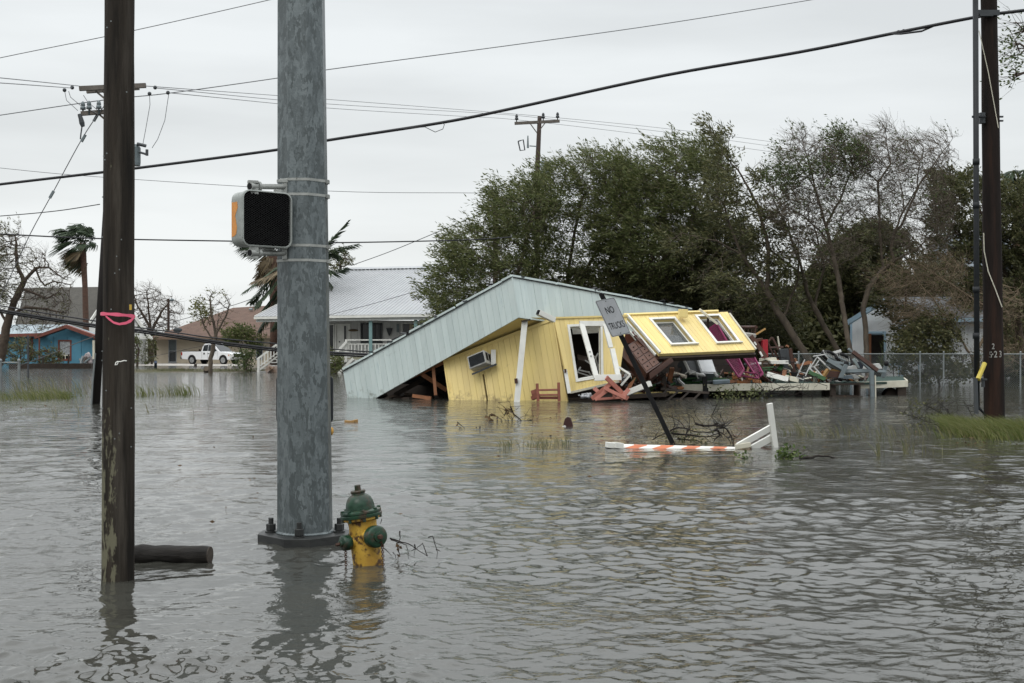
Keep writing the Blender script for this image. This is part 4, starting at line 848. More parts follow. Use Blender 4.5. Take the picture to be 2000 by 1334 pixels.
# magenta perforated chairs
def mesh_panel(o, q, n, m, mat, w=.014):
    b = MB()
    for i in range(n+1): b.beam(bil(q, i/n, 0), bil(q, i/n, 1), w, w)
    for j in range(m+1): b.beam(bil(q, 0, j/m), bil(q, 1, j/m), w, w)
    b.build('mesh_panel', mat, o, kind='stuff')
    b = MB()
    for k in range(4): b.beam(q[k], q[(k+1) % 4], .045, .045)
    b.build('rim', mat, o)
def pchair(label, q, Y, legs):
    pts = [P(x, y, Y+dy) for x, y, dy in q]; o = thing('metal_chair', label, 'metal chair', tuple(pts[0]), 'magenta mesh chairs'); mesh_panel(o, pts, 9, 14, m_pink)
    for (a, b_) in legs: b = MB(); b.tube([P(a[0], a[1], Y), P(b_[0], b_[1], Y-.2)], .028, 6); b.build('leg', m_pink, o)
pchair('magenta mesh chair back leaning under the yellow panel, left of its twin', [(1410, 689, .3), (1438, 690, .4), (1453, 722, 0), (1443, 737, -.2)], 37.4, [((1453, 722), (1444, 737)), ((1443, 733), (1478, 739))])
pchair('magenta mesh chair back leaning under the right corner of the yellow panel', [(1447, 690, .3), (1469, 690, .4), (1490, 730, 0), (1479, 739, -.2)], 37.6, [((1490, 730), (1479, 739)), ((1449, 726), (1480, 730))])
pchair('magenta mesh chair seen inside the broken right window', [(1386, 641, .1), (1400, 632, .1), (1420, 666, 0), (1399, 672, 0)], 36.75, [((1400, 632), (1420, 666))])
# broken orange boards
for i in range(6):
    x, y = 1420+i*10, 742+R.uniform(-5, 5); a_ = R.uniform(-.35, .25); l = R.uniform(14, 24)
    o = MB().beam(P(x, y, 37.6+R.uniform(-.3, .3)), P(x+l*math.cos(a_), y-l*math.sin(a_), 37.8), .11, .03, up=(0, -1, .4)).build('broken_board', m_orangewood if i % 3 else m_lumber); tag(o, ('leftmost', 'second from the left', 'third from the left', 'fourth from the left', 'fifth from the left', 'rightmost')[i]+' of the splintered orange boards below the magenta chairs', 'board', 'splintered orange boards below the magenta chairs')
# brown furniture heap behind the panel's right edge
b = thing('barrel_chair', 'dark round barrel back chair on top of the brown furniture heap', 'chair', tuple(P(1455, 645, 40)))
for k in range(9):
    a_ = math.pi*(k/8); m_ = MB(); p = P(1457, 652, 40)+Vector((-.30*math.cos(a_), .25*math.sin(a_), 0)); m_.beam(p, p+Vector((-.03*math.cos(a_), .03, .22)), .035, .03); m_.build('spindle', m_brown, b)
m_ = MB(); m_.tube([P(1457, 652, 40)+Vector((-.34*math.cos(math.pi*k/12), .28*math.sin(math.pi*k/12), .22)) for k in range(13)], .05, 8); m_.build('back_rail', m_brown, b)
m_ = MB(); m_.box(P(1459, 654, 39.8), (.45, .45, .14), (.1, .1, .3)); m_.build('seat', M('grey_cushion', (.32, .31, .28), rough=.9), b, bevel=.03)
slab_px('red_chest', 'bright red drawer front standing upright in the furniture heap', 'drawer', m_red, [(1490, 664), (1500, 663), (1500, 697), (1491, 700)], 39.2, .3)
slab_px('open_box', 'orange brown wooden box beside the red drawer', 'box', m_brown2, [(1476, 662), (1490, 660), (1490, 666), (1477, 668)], 39.4, .35)
slab_px('red_box', 'dark red inner side of a box left of the bright red drawer', 'box', M('dark_red_inside', (.12, .012, .018), rough=.5), [(1478, 667), (1490, 665), (1491, 699), (1482, 690)], 39.6, .05)
bars('bed_frame', 'reddish brown bed rail with white brackets slanting through the furniture heap', 'bed rail', m_brown2, [((1466, 656), (1496, 698), .14, .06), ((1473, 668, -.1), (1477, 674, -.1), .05, .04, m_white), ((1484, 687, -.1), (1489, 696, -.1), .06, .04, m_white)], 38.9)
bars('tube_chair', 'brown wooden chair frame upside down at the back of the heap', 'chair', m_brown, [((1500, 668), (1508, 659), .06), ((1508, 659), (1524, 690), .06), ((1502, 679), (1530, 678), .06), ((1512, 684), (1522, 706), .06), ((1518, 680), (1534, 703), .06), ((1500, 668), (1512, 700), .05)], 39.5)
bars('batten', 'tan batten poking up from the top of the furniture heap', 'batten', m_tan, [((1472, 656), (1495, 642), .06)], 39.8)
bars('batten', 'thin cream batten standing upright behind the brown chair frame', 'batten', m_cream, [((1519, 657), (1524, 690), .045)], 40.0)
slab_px('wooden_board', 'wide upright brown board at the right end of the furniture heap', 'board', m_brown, [(1541, 681), (1547, 680), (1555, 728), (1548, 729)], 38.9, .10)
slab_px('tv_set', 'dark grey television shell leaning behind the upright brown board', 'television', m_darkgrey, [(1522, 682), (1541, 681), (1545, 722), (1530, 722)], 39.3, .3)
slab_px('white_tray', 'white shallow tray lying on the furniture heap', 'tray', m_white, [(1504, 704), (1540, 704), (1541, 711), (1507, 711)], 38.6, .4)
slab_px('cream_box', 'cream drawer box lying left of the white tray', 'drawer', m_cream, [(1488, 700), (1516, 698), (1518, 704), (1487, 706)], 38.9, .4)
slab_px('fallen_table', 'rounded brown table top behind the magenta chairs', 'table', M('dull_brown', (.085, .055, .032), (.06, .04, .025), rough=.7), [(1484, 706), (1496, 702), (1508, 709), (1512, 722), (1488, 724)], 38.9, .08)
bars('green_stool', 'small bright green metal stool behind the right magenta chair', 'stool', m_green, [((1488, 719), (1511, 717), .04), ((1501, 718), (1503, 730), .04), ((1488, 723), (1508, 722), .03), ((1491, 719), (1493, 736), .04)], 38.4)
slab_px('brown_cabinet', 'low brown cabinet with a round knob behind the green stool', 'cabinet', m_brown2, [(1503, 722), (1527, 718), (1525, 735), (1506, 737)], 38.8, .4)
bars('plank', 'white plank with nail holes lying on the deck near the middle', 'plank', m_white, [((1498, 731), (1539, 742), .16, .08)], 37.9)
bars('plank', 'cream plank lying beside the white plank with nail holes', 'plank', m_cream, [((1533, 737), (1560, 743), .16, .06)], 38.1)
slab_px('black_bin', 'low black bin behind the white plank', 'bin', m_black, [(1527, 730), (1560, 726), (1562, 742), (1530, 738)], 38.8, .3)
bars('lumber_scrap', 'reddish lumber scraps in the dark between heap and white chair frames', 'lumber', m_lumber, [((1552, 700), (1562, 722), .07), ((1556, 716), (1580, 706), .06), ((1566, 712), (1586, 708), .09), ((1535, 675), (1540, 678), .06, .1)], 39.6)
# white chair frames
bars('tube_chair', 'white tube chair frame standing alone in front of the frame pile', 'chair', m_whiteplastic, [((1572, 702), (1556, 737), .03), ((1584, 710), (1570, 741), .03), ((1556, 737), (1570, 742), .03), ((1562, 726), (1576, 730), .03)], 37.8)
bars('tube_chair', 'white tube chair frame, large, leaning right in the frame pile', 'chair', m_whiteplastic, [((1596, 697), (1622, 722), .045), ((1596, 697), (1580, 722), .03), ((1580, 717), (1593, 733), .04), ((1590, 717), (1606, 735), .045), ((1602, 700), (1590, 718), .03), ((1588, 696), (1612, 692), .03), ((1612, 694), (1630, 712), .03), ((1582, 718), (1600, 712), .02)], 38.4)
# armchairs with black rims, grey table frame, tubs
for (x, y, lab, Y) in ((1622, 697, 'black armchair with pale webbing thrown on the pile, left one', 39.2), (1648, 702, 'black armchair with striped white back thrown on the pile, right one', 39.0)):
    o = thing('armchair', lab, 'armchair', tuple(P(x, y, Y)), 'black armchairs on the pile'); c = P(x, y, Y)
    b = MB(); b.tube([c+Vector((.25*math.cos(t)*1.0, .05*math.sin(3*t), .14*math.sin(t)-.10*math.cos(t))) for t in [2*math.pi*k/18 for k in range(19)]], .05, 8); b.build('rim', m_black, o)
    for k in range(6): t = (k-2.5)*.075; b = MB(); b.beam(c+Vector((t-.05, -.02, .15-t*.35)), c+Vector((t+.05, .04, -.16-t*.35)), .05, .02); b.build('slat', m_whiteplastic, o)
    b = MB(); b.prism([c+Vector((x_, .06, z_)) for x_, z_ in ((.05, -.05), (.30, -.03), (.34, -.14), (.22, -.22), (.02, -.16))], (0, .2, 0)); b.build('seat', m_black, o, bevel=.02)
    b = MB(); b.tube([c+Vector((-.2, -.1, .06)), c+Vector((.18, -.1, -.13))], .03, 6); b.build('arm', m_greymetal, o)
bars('crate_lid', 'white slatted crate lid sticking up behind the armchairs', 'crate lid', m_whiteplastic, [((1625, 690), (1643, 685), .09, .05), ((1628, 695), (1640, 691), .05)], 39.6)
gt = bars('trailer_frame', 'grey painted boat trailer frame lying across the right end of the deck', 'trailer frame', m_greymetal,
     [((1616, 703), (1650, 723), .13, .10), ((1650, 725), (1702, 724), .11, .10), ((1704, 724), (1730, 726), .09, .08), ((1653, 712, -.1), (1641, 739, -.1), .12, .10), ((1731, 710, .2), (1724, 738, .2), .10, .08), ((1612, 712, .1), (1650, 726, .1), .05, .06), ((1657, 681, .1), (1700, 723, .2), .07, .08), ((1622, 706, .3), (1660, 712, .3), .08, .06)], 38.3, pname='beam')
for x, y in ((1653, 710), (1731, 710), (1641, 740)): b = MB(); b.ball(P(x, y, 38.3), .085, 10, 6); b.build('roller', m_black, gt)
bars('plank', 'long dark brown plank slanting over the trailer frame by the shed door', 'plank', m_brown, [((1665, 687), (1714, 724), .12, .09)], 38.1)
slab_px('yellow_brown_box', 'open yellow edged brown box tipped under the trailer frame', 'box', m_tan, [(1606, 737), (1619, 720), (1644, 722), (1640, 738), (1612, 741)], 38.5, .35)
slab_px('wooden_board', 'dark front board of the yellow edged box', 'board', m_brown, [(1612, 737, -.1), (1621, 724, -.1), (1643, 726, -.1), (1639, 740, -.1)], 38.4, .03)
bars('plank', 'green plank lying under the white chair frames', 'plank', m_green, [((1580, 727), (1612, 741), .13, .05)], 38.2)
for (q_, lab) in ((((1652, 716), (1672, 714), (1676, 724), (1652, 724)), 'white plastic tub under the grey trailer beam, left of the plank'), (((1690, 710), (1703, 715), (1702, 724), (1686, 721)), 'white plastic tub right under the slanting plank'), (((1709, 711), (1718, 710), (1724, 720), (1712, 721)), 'white rounded plastic tub right of the slanting plank')):
    slab_px('plastic_tub', lab, 'tub', m_whiteplastic, [(*p, .2) for p in q_], 38.6, .3)
slab_px('grey_box', 'light grey box lying below the trailer frame', 'box', m_lightblue, [(1646, 735), (1665, 733), (1666, 740), (1646, 740)], 38.4, .3)
slab_px('glass_sheet', 'pale glass sheet leaning between the tubs', 'glass sheet', M('pale_glass', (.28, .33, .33), rough=.15), [(1664, 702), (1670, 699), (1680, 718), (1676, 719)], 38.7, .03)
slab_px('white_board', 'white board lying flat under the trailer frame near the grey box', 'board', m_whiteplastic, [(1664, 731), (1672, 731), (1680, 739), (1668, 740)], 38.6, .2)
slab_px('blue_bundle', 'dark blue cushion on the pile beside the shed door', 'cushion', M('navy_cloth', (.02, .025, .035), rough=.9), [(1679, 707), (1690, 705), (1690, 722), (1680, 720)], 38.9, .3)
q = lambda x, y: (1400+x*.2, 600+y*.2)
px_branch('branch', 'washed up leafy branches hanging along the water under the deck edge',
    [[q(30, 850), q(200, 870), q(400, 850), q(600, 840), q(800, 860), q(890, 870)], [q(600, 860), q(700, 800), q(780, 770)], [q(520, 830), q(600, 790), q(720, 770), q(860, 790)], [q(400, 860), q(460, 800), q(420, 750)], [q(700, 870), q(820, 830), q(940, 880)], [q(300, 870), q(380, 850), q(480, 880)], [q(640, 850), q(650, 780), q(560, 740)]],
    36.4, .02, m_wet, [(*q(60, 850), .3, 60), (*q(200, 865), .3, 60), (*q(360, 855), .3, 70), (*q(480, 850), .3, 40), (*q(120, 860), .2, 40)], leaf_mat('pale_olive_leaf', [(.05, .06, .02), (.12, .14, .06), (.2, .2, .09)]), twigs=110, tl=.45, jit=.15, leaf=(.1, .06))

# splintered scraps nobody could count, between the larger pieces
scr = [m_brown, m_lumber, m_cream, m_rotwood, m_darkgrey, m_green, m_whiteplastic, m_orangewood, m_rotwood, m_brown, m_brown2]
b = MB()
for i in range(330):
    t = R.random(); x = 1290+t*400; top = 742-(34 if 1460 < x < 1560 else 14 if x < 1460 else 12)*R.random()**1.6; Yv = 37.6+t*1.2+R.uniform(-.1, 2.2)
    b.cur = R.randrange(len(scr)); b.box(P(x, top, Yv), (R.uniform(.06, .5), R.uniform(.03, .14), R.uniform(.015, .07)), (R.gauss(0, .6), R.gauss(0, .5), R.uniform(0, 3.1)))
for i in range(150):
    x = R.uniform(1210, 1330); b.cur = R.randrange(len(scr)); b.box(P(x, R.uniform(728, 762), R.uniform(36.2, 38)), (R.uniform(.06, .5), R.uniform(.03, .14), R.uniform(.015, .07)), (R.gauss(0, .7), R.gauss(0, .6), R.uniform(0, 3.1)))
tag(b.build('wood_scraps', scr, fix=False), 'splintered wood and plastic scraps strewn between the bigger wreckage on the deck', 'debris', kind='stuff')
b = MB()
for i in range(26):
    x = R.uniform(1300, 1660); p = P(x, R.uniform(715, 742), R.uniform(37.6, 39.5)); pts = [p]
    for k in range(4): pts.append(pts[-1]+Vector((R.gauss(0, .22), R.gauss(0, .1), R.gauss(-.02, .1))))
    b.tube(pts, R.uniform(.008, .016), 5)
tag(b.build('loose_cords', m_black), 'loose dark cords and wires trailing through the wreckage on the deck', 'cords', kind='stuff')
# ------------------------------------------------------------------ farther poles and the wires
def ins_bell(o, p, r=.075, mat=None, h=.22):
    b = MB(); Mx = Matrix.Translation(p); b.lathe([(r*.3, -h*.7), (r*.3, 0), (r, .0), (r*.9, h*.35), (r*.5, h*.4), (r*.85, h*.5), (r*.6, h*.85), (r*.2, h)], 10, Mx); b.build('insulator', mat or m_darkgrey, o, smooth=True)
p2 = P(186, 789, 33); mid = thing('utility_pole', 'dark leaning utility pole with two crossarms behind the near wooden pole', 'utility pole', (p2.x, p2.y, 0))
m_pole2 = M('old_dark_pole', (.016, .013, .012), (.009, .008, .007), sc=8, st=(1, 1, .1), rough=.8, bump=.01)
b = MB(); b.tube([P(185, 806, 33), P(205, 480, 33), P(226, 140, 33)], [.125, .11, .10], 16); b.build('pole', m_pole2, mid, smooth=True)
m_arm = M('grey_crossarm', (.13, .115, .10), (.09, .08, .07), sc=6, rough=.85)
b = MB(); b.beam(P(155, 173, 32.8), P(285, 167, 33.0), .10, .12); b.build('crossarm', m_arm, mid)
b = MB(); b.beam(P(169, 178, 33.2), P(272, 171, 33.4), .10, .12); b.build('crossarm', m_arm, mid)
b = MB(); b.beam(P(158, 222, 32.8), P(236, 216, 33), .10, .11); b.build('crossarm', m_arm, mid)
for a, c in (((187, 178), (212, 199)), ((200, 178), (214, 190)), ((192, 222), (212, 239))): b = MB(); b.beam(P(*a, 32.9), P(*c, 32.9), .03, .05); b.build('brace', m_arm, mid)
for x, y in ((162, 214), (174, 213), (193, 212)): ins_bell(mid, P(x, y, 32.8), .075, m_greymetal)
b = MB(); b.tube([P(155, 223, 32.7), P(158, 232, 32.7), P(160, 240, 32.7), P(162, 247, 32.7)], [.05, .06, .07, .05], 10); b.tube([P(160, 248, 32.7), P(158, 262, 32.7), P(157, 272, 32.7)], .018, 6); b.build('fuse_cutout', m_darkgrey, mid)
b = MB(); b.tube([P(268, 281, 32.8), P(285, 285, 32.8)], .045, 10); b.tube([P(272, 297, 32.8), P(288, 302, 32.8)], .03, 8); b.tube([P(287, 292, 32.8), P(287, 304, 32.8)], .04, 8); b.build('bushing', m_darkgrey, mid)
b = MB(); b.lathe([(.16, -.28), (.17, -.2), (.17, .2), (.12, .28)], 16, Matrix.Translation(P(262, 303, 32.9))); b.build('transformer', m_greymetal, mid)
for pl in (((292, 181), (293, 205), (284, 256), (279, 282)), ((330, 181), (322, 235), (308, 272), (297, 289)), ((126, 176), (130, 196), (152, 216)), ((134, 178), (138, 190), (156, 205), (190, 222)), ((163, 186), (172, 200), (192, 216))):
    b = MB(); b.tube([P(x, y, 32.8) for x, y in pl], .009, 5); b.build('jumper_wire', m_wirethin, mid)
for x, y in ((141, 171), (292, 183), (328, 181), (126, 176), (303, 171)): b = MB(); b.ball(P(x, y, 32.8), .055, 8, 5); b.build('insulator', m_darkgrey, mid)
b = MB(); b.tube([P(178, 796, 32.8), P(181, 745, 32.8), P(186, 690, 32.8)], .025, 6); b.build('ground_conduit', m_galv, mid)
b = MB(); b.box(P(183, 683, 32.8), (.05, .05, .5)); b.build('guard_strip', m_cream, mid)

pr = G(1943, 833); right_pole = thing('utility_pole', 'right hand thick brown wooden pole with white numbers standing in grass', 'utility pole', (pr.x, pr.y, 0))
m_pole3 = M('red_brown_pole', (.018, .012, .010), (.009, .007, .006), sc=9, st=(1, 1, .1), rough=.85, spec=.15, bump=.016, spots=(.036, .019, .013), spot_sc=3, spot_lo=.56, spot_hi=.7)
wood_pole(right_pole, Vector((pr.x+.01, pr.y, -.8)), P(1930, -60, pr.y), .195, .145, m_pole3, 4, 28, 70)
b = MB(); z0 = P(1930, 25, pr.y-.16); b.box(z0, (.42, .06, .10)); b.box(z0+Vector((-.05, -.02, -.05)), (.25, .08, .05)); b.build('cable_clamp', m_darkgrey, right_pole)
b = MB(); b.box(P(1917, 231, pr.y-.1), (.10, .12, .2)); b.build('bracket', m_darkgrey, right_pole)
for y in (228, 236): b = MB(); b.box(P(1953, y, pr.y), (.12, .04, .03)); b.build('bolt', m_darkgrey, right_pole)
b = MB(); b.tube([P(x, y, pr.y-.2) for x, y in ((1921, 455), (1922, 490), (1930, 530), (1944, 565), (1957, 600))], .010, 5); b.build('ground_wire', m_cream, right_pole); b = MB(); b.tube([P(x, y, pr.y-.17) for x, y in ((1912, 60), (1930, 140), (1950, 250))], .008, 5); b.build('ground_wire', m_cream, right_pole)
m_num = M('white_number', (.55, .55, .52), rough=.6)
for txt, x, y, hgt in (('2', 1933, 677, .105), ('.', 1932, 686, .16), ('1', 1925.2, 693.5, .12), ('5', 1929, 693.5, .12), ('2', 1937, 692.5, .12), ('3', 1946, 692, .12), ('C', 1925.5, 722, .09)):
    vs, fs = text_mesh(txt, 1, .02); c = P(x, y, pr.y); xs = [v.x for v in vs]; ys_ = [v.y for v in vs]; s = hgt/.7
    cx = P(1942.5-(y-690)*-.02, y, pr.y).x; dx = max(-.17, min(.17, c.x-cx)); ang = math.asin(dx/.192); b = MB()
    b.add([Vector((cx+.192*math.sin(ang), pr.y-.192*math.cos(ang), c.z))+Vector(((v.x)*s*.72*math.cos(ang), v.x*s*.72*math.sin(ang)-.006, v.y*s)) for v in vs], fs); b.build('number', m_num, right_pole, fix=False)
b = MB(); b.tube([P(1908, 795, pr.y-.3), P(1907, 440, pr.y-.3), P(1905, -50, pr.y-.3)], .052, 12); 
for y in (310, 395, 560, 650): b.tube([P(1906.5, y, pr.y-.3), P(1906.5, y+12, pr.y-.3)], .064, 12)
b.tube([P(1908, 795, pr.y-.3), P(1915, 800, pr.y-.3), P(1925, 812, pr.y-.2)], [.04, .025, .015], 6)
for y in (228,): b.beam(P(1899, y, pr.y-.3), P(1925, y, pr.y-.2), .03, .04)
cd = b.build('riser_conduit', M('dark_conduit', (.012, .014, .016), (.018, .02, .022), rough=.5, spec=.2), smooth=True); tag(cd, 'thin dark riser conduit running up beside the right wooden pole', 'conduit')
b = MB(); b.tube([P(1923, 710, pr.y-.25), P(1910, 741, pr.y-.45)], .045, 8); b.build('guard', M('yellow_guard', (.45, .36, .06), (.38, .30, .05), rough=.5)); tag(bpy.data.objects['guard'], 'yellow plastic guy guard slanting off the right wooden pole', 'guy guard')
b = MB(); b.beam(P(1905, 738, pr.y-.4), P(1907, 808, pr.y-.4), .10, .05); b.beam(P(1901, 738, pr.y-.4), P(1926, 741, pr.y-.3), .06, .03); b.beam(P(1920, 741, pr.y-.3), P(1920, 756, pr.y-.3), .05, .05); tag(b.build('stub_post', m_darkgrey), 'short dark metal stub post at the foot of the conduit', 'post')

dp = thing('utility_pole', 'far brown utility pole with one crossarm rising behind the green trees', 'utility pole', tuple(P(1048, 713, 66)))
b = MB(); b.tube([P(1047, 725, 66), P(1050, 320, 66), P(1054, 227, 66)], [.17, .13, .11], 12); b.build('pole', M('far_pole', (.055, .038, .03), (.04, .028, .023), sc=3, rough=.85), dp, smooth=True)
b = MB(); b.beam(P(1005, 241, 65.9), P(1093, 236.5, 66), .12, .15); b.build('crossarm', m_arm, dp)
for a, c in (((1036, 242), (1049, 260)), ((1064, 241), (1054, 254))): b = MB(); b.beam(P(*a, 65.8), P(*c, 65.8), .04, .05); b.build('brace', m_arm, dp)
for x, y in ((1009, 234), (1061, 231), (1089, 230)): ins_bell(dp, P(x, y, 66), .10, m_darkgrey, .3)
b = MB(); b.beam(P(1034, 285, 65.8), P(1048, 286, 65.8), .05, .05); b.tube([P(1031, 265, 65.8), P(1031, 289, 65.8)], [.03, .06], 8); b.build('arrester', m_greymetal, dp)
b = MB(); pts = [P(x, y, 65.8) for x, y in ((1012, 276), (1022, 273), (1025, 293), (1016, 294), (1012, 276))]; b.tube(pts, .04, 6); b.build('cutout_frame', m_darkgrey, dp)
b = MB(); b.lathe([(.24, -.5), (.27, -.4), (.27, .28), (.29, .3), (.29, .36), (.2, .40)], 16, Matrix.Translation(P(1065, 335, 65.9))); b.tube([P(1059, 314, 65.8), P(1060, 320, 65.8)], .12, 8); b.build('transformer', M('transformer_grey', (.28, .33, .34), (.24, .28, .29), rough=.5), dp, smooth=False)
b = MB(); b.tube([P(967, 720, 70), P(968, 379, 70)], [.18, .14], 10); tag(b.build('pole_stub', MATS['far_pole']), 'far short pole top poking out of the left green tree', 'utility pole')
b = MB(); b.tube([P(329, 715, 125), P(329, 583, 125)], [.16, .12], 8); o = b.build('lamp_pole', MATS['far_pole']); tag(o, 'far dark pole with a small lamp above the bare trees', 'lamp pole')
b = MB(); b.tube([P(329, 588, 125), P(334, 585, 125)], .05, 6); b.ball(P(336, 586, 125), .22, 10, 6, (1, 1, .8)); b.build('lamp', m_greymetal, o)

def wire(label, pts, r, mat=None, name='cable', cat='cable', sub=6):
    w = [P(*p) for p in pts]; ext = [w[0]*2-w[1]]+w+[w[-1]*2-w[-2]]; out_ = []
    for i in range(1, len(ext)-2):
        p0, p1_, p2_, p3 = ext[i-1:i+3]
        for k in range(sub):
            t = k/sub; out_.append(.5*((2*p1_)+(p2_-p0)*t+(2*p0-5*p1_+4*p2_-p3)*t*t+(3*p1_-p0-3*p2_+p3)*t**3))
    out_.append(w[-1]); b = MB(); b.tube(out_, r, 6); return tag(b.build(name, mat or m_wire, smooth=True), label, cat)
wire('thick black cable sweeping up across the sky to the right wooden pole', [(-260, 392, 30), (0, 360, 29), (270, 328, 28), (545, 292, 27), (640, 274, 26.6), (860, 240, 26), (1000, 212, 25.6), (1300, 147, 25), (1560, 102, 24.5), (1760, 62, 24.1), (1920, 31, 23.75), (2010, 19, 23.5), (2300, -20, 23)], .033)
b = MB(); b.tube([P(x, y, 24) for x, y in ((1735, 66), (1760, 66), (1800, 61), (1830, 48), (1865, 42), (1915, 32))], .02, 6)
for x, y in ((1755, 63), (1765, 61), (1775, 60)): b.ball(P(x, y, 24.1), .045, 6, 4)
tag(b.build('cable_splice', m_wire), 'drooping splice loop on the thick cable near the right wooden pole', 'cable splice')
b = MB(); b.tube([P(x, y, 25.9) for x, y in ((780, 252), (830, 248), (850, 258), (865, 252), (868, 243), (862, 239))], .008, 5); tag(b.build('wire_loop', m_wire), 'thin loose wire loop hanging from the thick cable above the tree', 'wire loop')
wire('thin wire crossing the top left corner of the sky', [(-200, 158, 40), (0, 113, 40), (250, 62, 40), (525, 0, 40), (700, -42, 40)], .013, m_wirethin, 'wire', 'wire')
wire('thin wire rising from the left crossarm pole across the whole sky', [(-200, 255, 34), (0, 225, 33.5), (205, 195, 33), (330, 182, 33), (545, 152, 34), (640, 136, 34), (1000, 88, 36), (1300, 46, 38), (1600, -3, 40), (1900, -55, 42)], .013, m_wirethin, 'wire', 'wire')
for i, (pl, lab) in enumerate(((((-200, 135, 15), (0, 152, 25), (155, 168, 32.8)), 'faint upper line running left from the crossarm of the leaning pole'), (((-200, 152, 15), (0, 162, 25), (141, 172, 32.8)), 'faint lower line running left from the crossarm of the leaning pole'),
        (((285, 168, 33), (640, 194, 50), (960, 219, 63), (1089, 230, 66), (1300, 251, 72), (1530, 280, 80), (1750, 312, 90)), 'faint top line from the leaning pole over the far crossarm pole'), (((305, 172, 33), (640, 203, 50), (960, 222, 63), (1061, 231, 66), (1300, 258, 72), (1530, 289, 80), (1750, 322, 90)), 'faint middle line from the leaning pole over the far crossarm pole'),
        (((328, 181, 33), (640, 211, 50), (900, 227, 61), (1009, 234, 66), (1250, 262, 72), (1530, 300, 80), (1750, 335, 90)), 'faint lowest line from the leaning pole over the far crossarm pole'))):
    wire(lab, pl, .011, m_wirethin, 'wire', 'wire')
wire('very faint line halfway up the sky behind the signal pole', [(-200, 305, 60), (0, 328, 60), (200, 346, 60), (640, 373, 60), (940, 377, 60)], .014, m_wirethin, 'wire', 'wire')
wire('black cable level with the pedestrian signal, ending at the trees', [(-200, 446, 36), (0, 457, 36), (195, 466, 36), (455, 471, 37), (640, 474, 38), (900, 469, 40), (1000, 463, 41)], .022)
thick = ((-200, 571), (0, 605.5), (183, 634.5), (262, 643.5), (344, 655.5), (414, 666), (502, 677), (543, 681.5), (640, 688), (740, 693), (860, 695))
wire('upper one of the three black cables drooping across the houses', [(-200, 560, 40), (0, 597, 40), (183, 626.5, 40), (262, 638.5, 40), (344, 649.5, 40), (414, 659.5, 40), (543, 671.5, 40), (640, 681, 40.2), (740, 688, 40.4), (860, 690, 41.5)], .024)
wire('middle and thickest of the three black cables drooping across the houses', [(x, y, 40) for x, y in thick], .045)
wire('lowest of the three black cables drooping across the houses', [(x, y+4.2, 40.1) for x, y in thick], .03)
wire('thin service wire from the white house ridge up into the tree', [(685, 519, 82), (760, 492, 80), (850, 455, 76), (960, 408, 70)], .022, name='wire', cat='wire')
wire('service wire sagging in front of the white metal roof', [(560, 640, 70), (640, 616, 68), (740, 590, 66), (870, 550, 62), (960, 515, 60)], .016, m_wirethin, 'wire', 'wire')
wire('service wire from the dark bare trees past the small tree to the palm', [(262, 647, 95), (340, 628, 95), (420, 606, 92), (480, 588, 88), (560, 555, 82)], .022, name='wire', cat='wire')
wire('guy wire slanting down left from the leaning pole', [(208, 200, 32.8), (162, 268, 33), (100, 382, 34), (60, 455, 35), (20, 540, 36), (-60, 700, 38)], .012, m_wirethin, 'guy_wire', 'guy wire')
b = MB(); 
for x, y in ((187, 230), (163, 270), (101, 380)): b.beam(P(x+4, y-7, 33), P(x-4, y+7, 33), .06, .06)
tag(b.build('guy_strain_insulator', m_greymetal, kind='stuff'), 'small grey strain insulators along the left guy wire', 'insulator', kind='stuff')
wire('thin twisted wire reaching the leaning pole above the palm', [(-150, 432, 35), (0, 422, 34), (110, 412, 33.5), (195, 399, 33)], .013, m_wire, 'wire', 'wire')
wire('thin wire in front of the blue house window', [(30, 717, 60), (85, 697, 52), (140, 674, 42), (190, 655, 33)], .014, m_wire, 'wire', 'wire')
wire('thin wire across the tan house wall behind the pickup', [(262, 705, 80), (345, 686, 85), (430, 668, 88), (530, 640, 80)], .014, m_wire, 'wire', 'wire')

# ------------------------------------------------------------------ fences
def chain_fence(label, pts, posts, ztop, rp=.035):
    c = pts[0]; o = thing('chain_link_fence', label, 'fence', (c.x, c.y, 0))
    for p in posts: b = MB(); b.tube([Vector((p.x, p.y, -.4)), Vector((p.x, p.y, ztop+.06))], rp, 8); b.ball(Vector((p.x, p.y, ztop+.07)), rp*1.3, 8, 4); b.build('post', m_galv, o)
    for a, d in zip(pts, pts[1:]):
        b = MB(); b.tube([Vector((a.x, a.y, ztop)), Vector((d.x, d.y, ztop))], .024, 6); b.build('top_rail', m_galv, o)
    vs, fs = [], []
    for a, d in zip(pts, pts[1:]):
        L_ = (d-a).length; e = (d-a)/L_; e.z = 0; hgt = ztop+.15; s = .085; n = int((L_+hgt)/s)
        for i in range(n):
            for sg in (0, 1):
                x0, x1 = i*s-hgt, i*s; t0, t1 = max(0, (0-x0)/hgt), min(1, (L_-x0)/hgt)
                if t1 <= t0: continue
                pt = lambda t: Vector((a.x, a.y, 0))+e*(x0+hgt*t)+Vector((0, 0, -.15+hgt*(t if sg else 1-t)))
                A_, B_ = pt(t0), pt(t1); dn = (B_-A_).normalized(); w = dn.cross(Vector((0, 1, 0))).normalized()*.0032; k = len(vs); dz = Vector((0, .0032, 0))
                vs += [A_-w, A_+w, A_+dz, B_-w, B_+w, B_+dz]; fs += [(k, k+1, k+4, k+3), (k+1, k+2, k+5, k+4), (k+2, k, k+3, k+5)]
    np_mesh('wire_mesh', np.array([tuple(v) for v in vs]), np.array(fs), m_galv, o, kind='stuff'); return o
gy = 48.5
fp = [at_z(x, Y, 0) for x, Y in ((1488, 50), (1640, 49.2), (1797, 48.5), (1843, 48.4), (1990, 47.6), (2120, 47))]
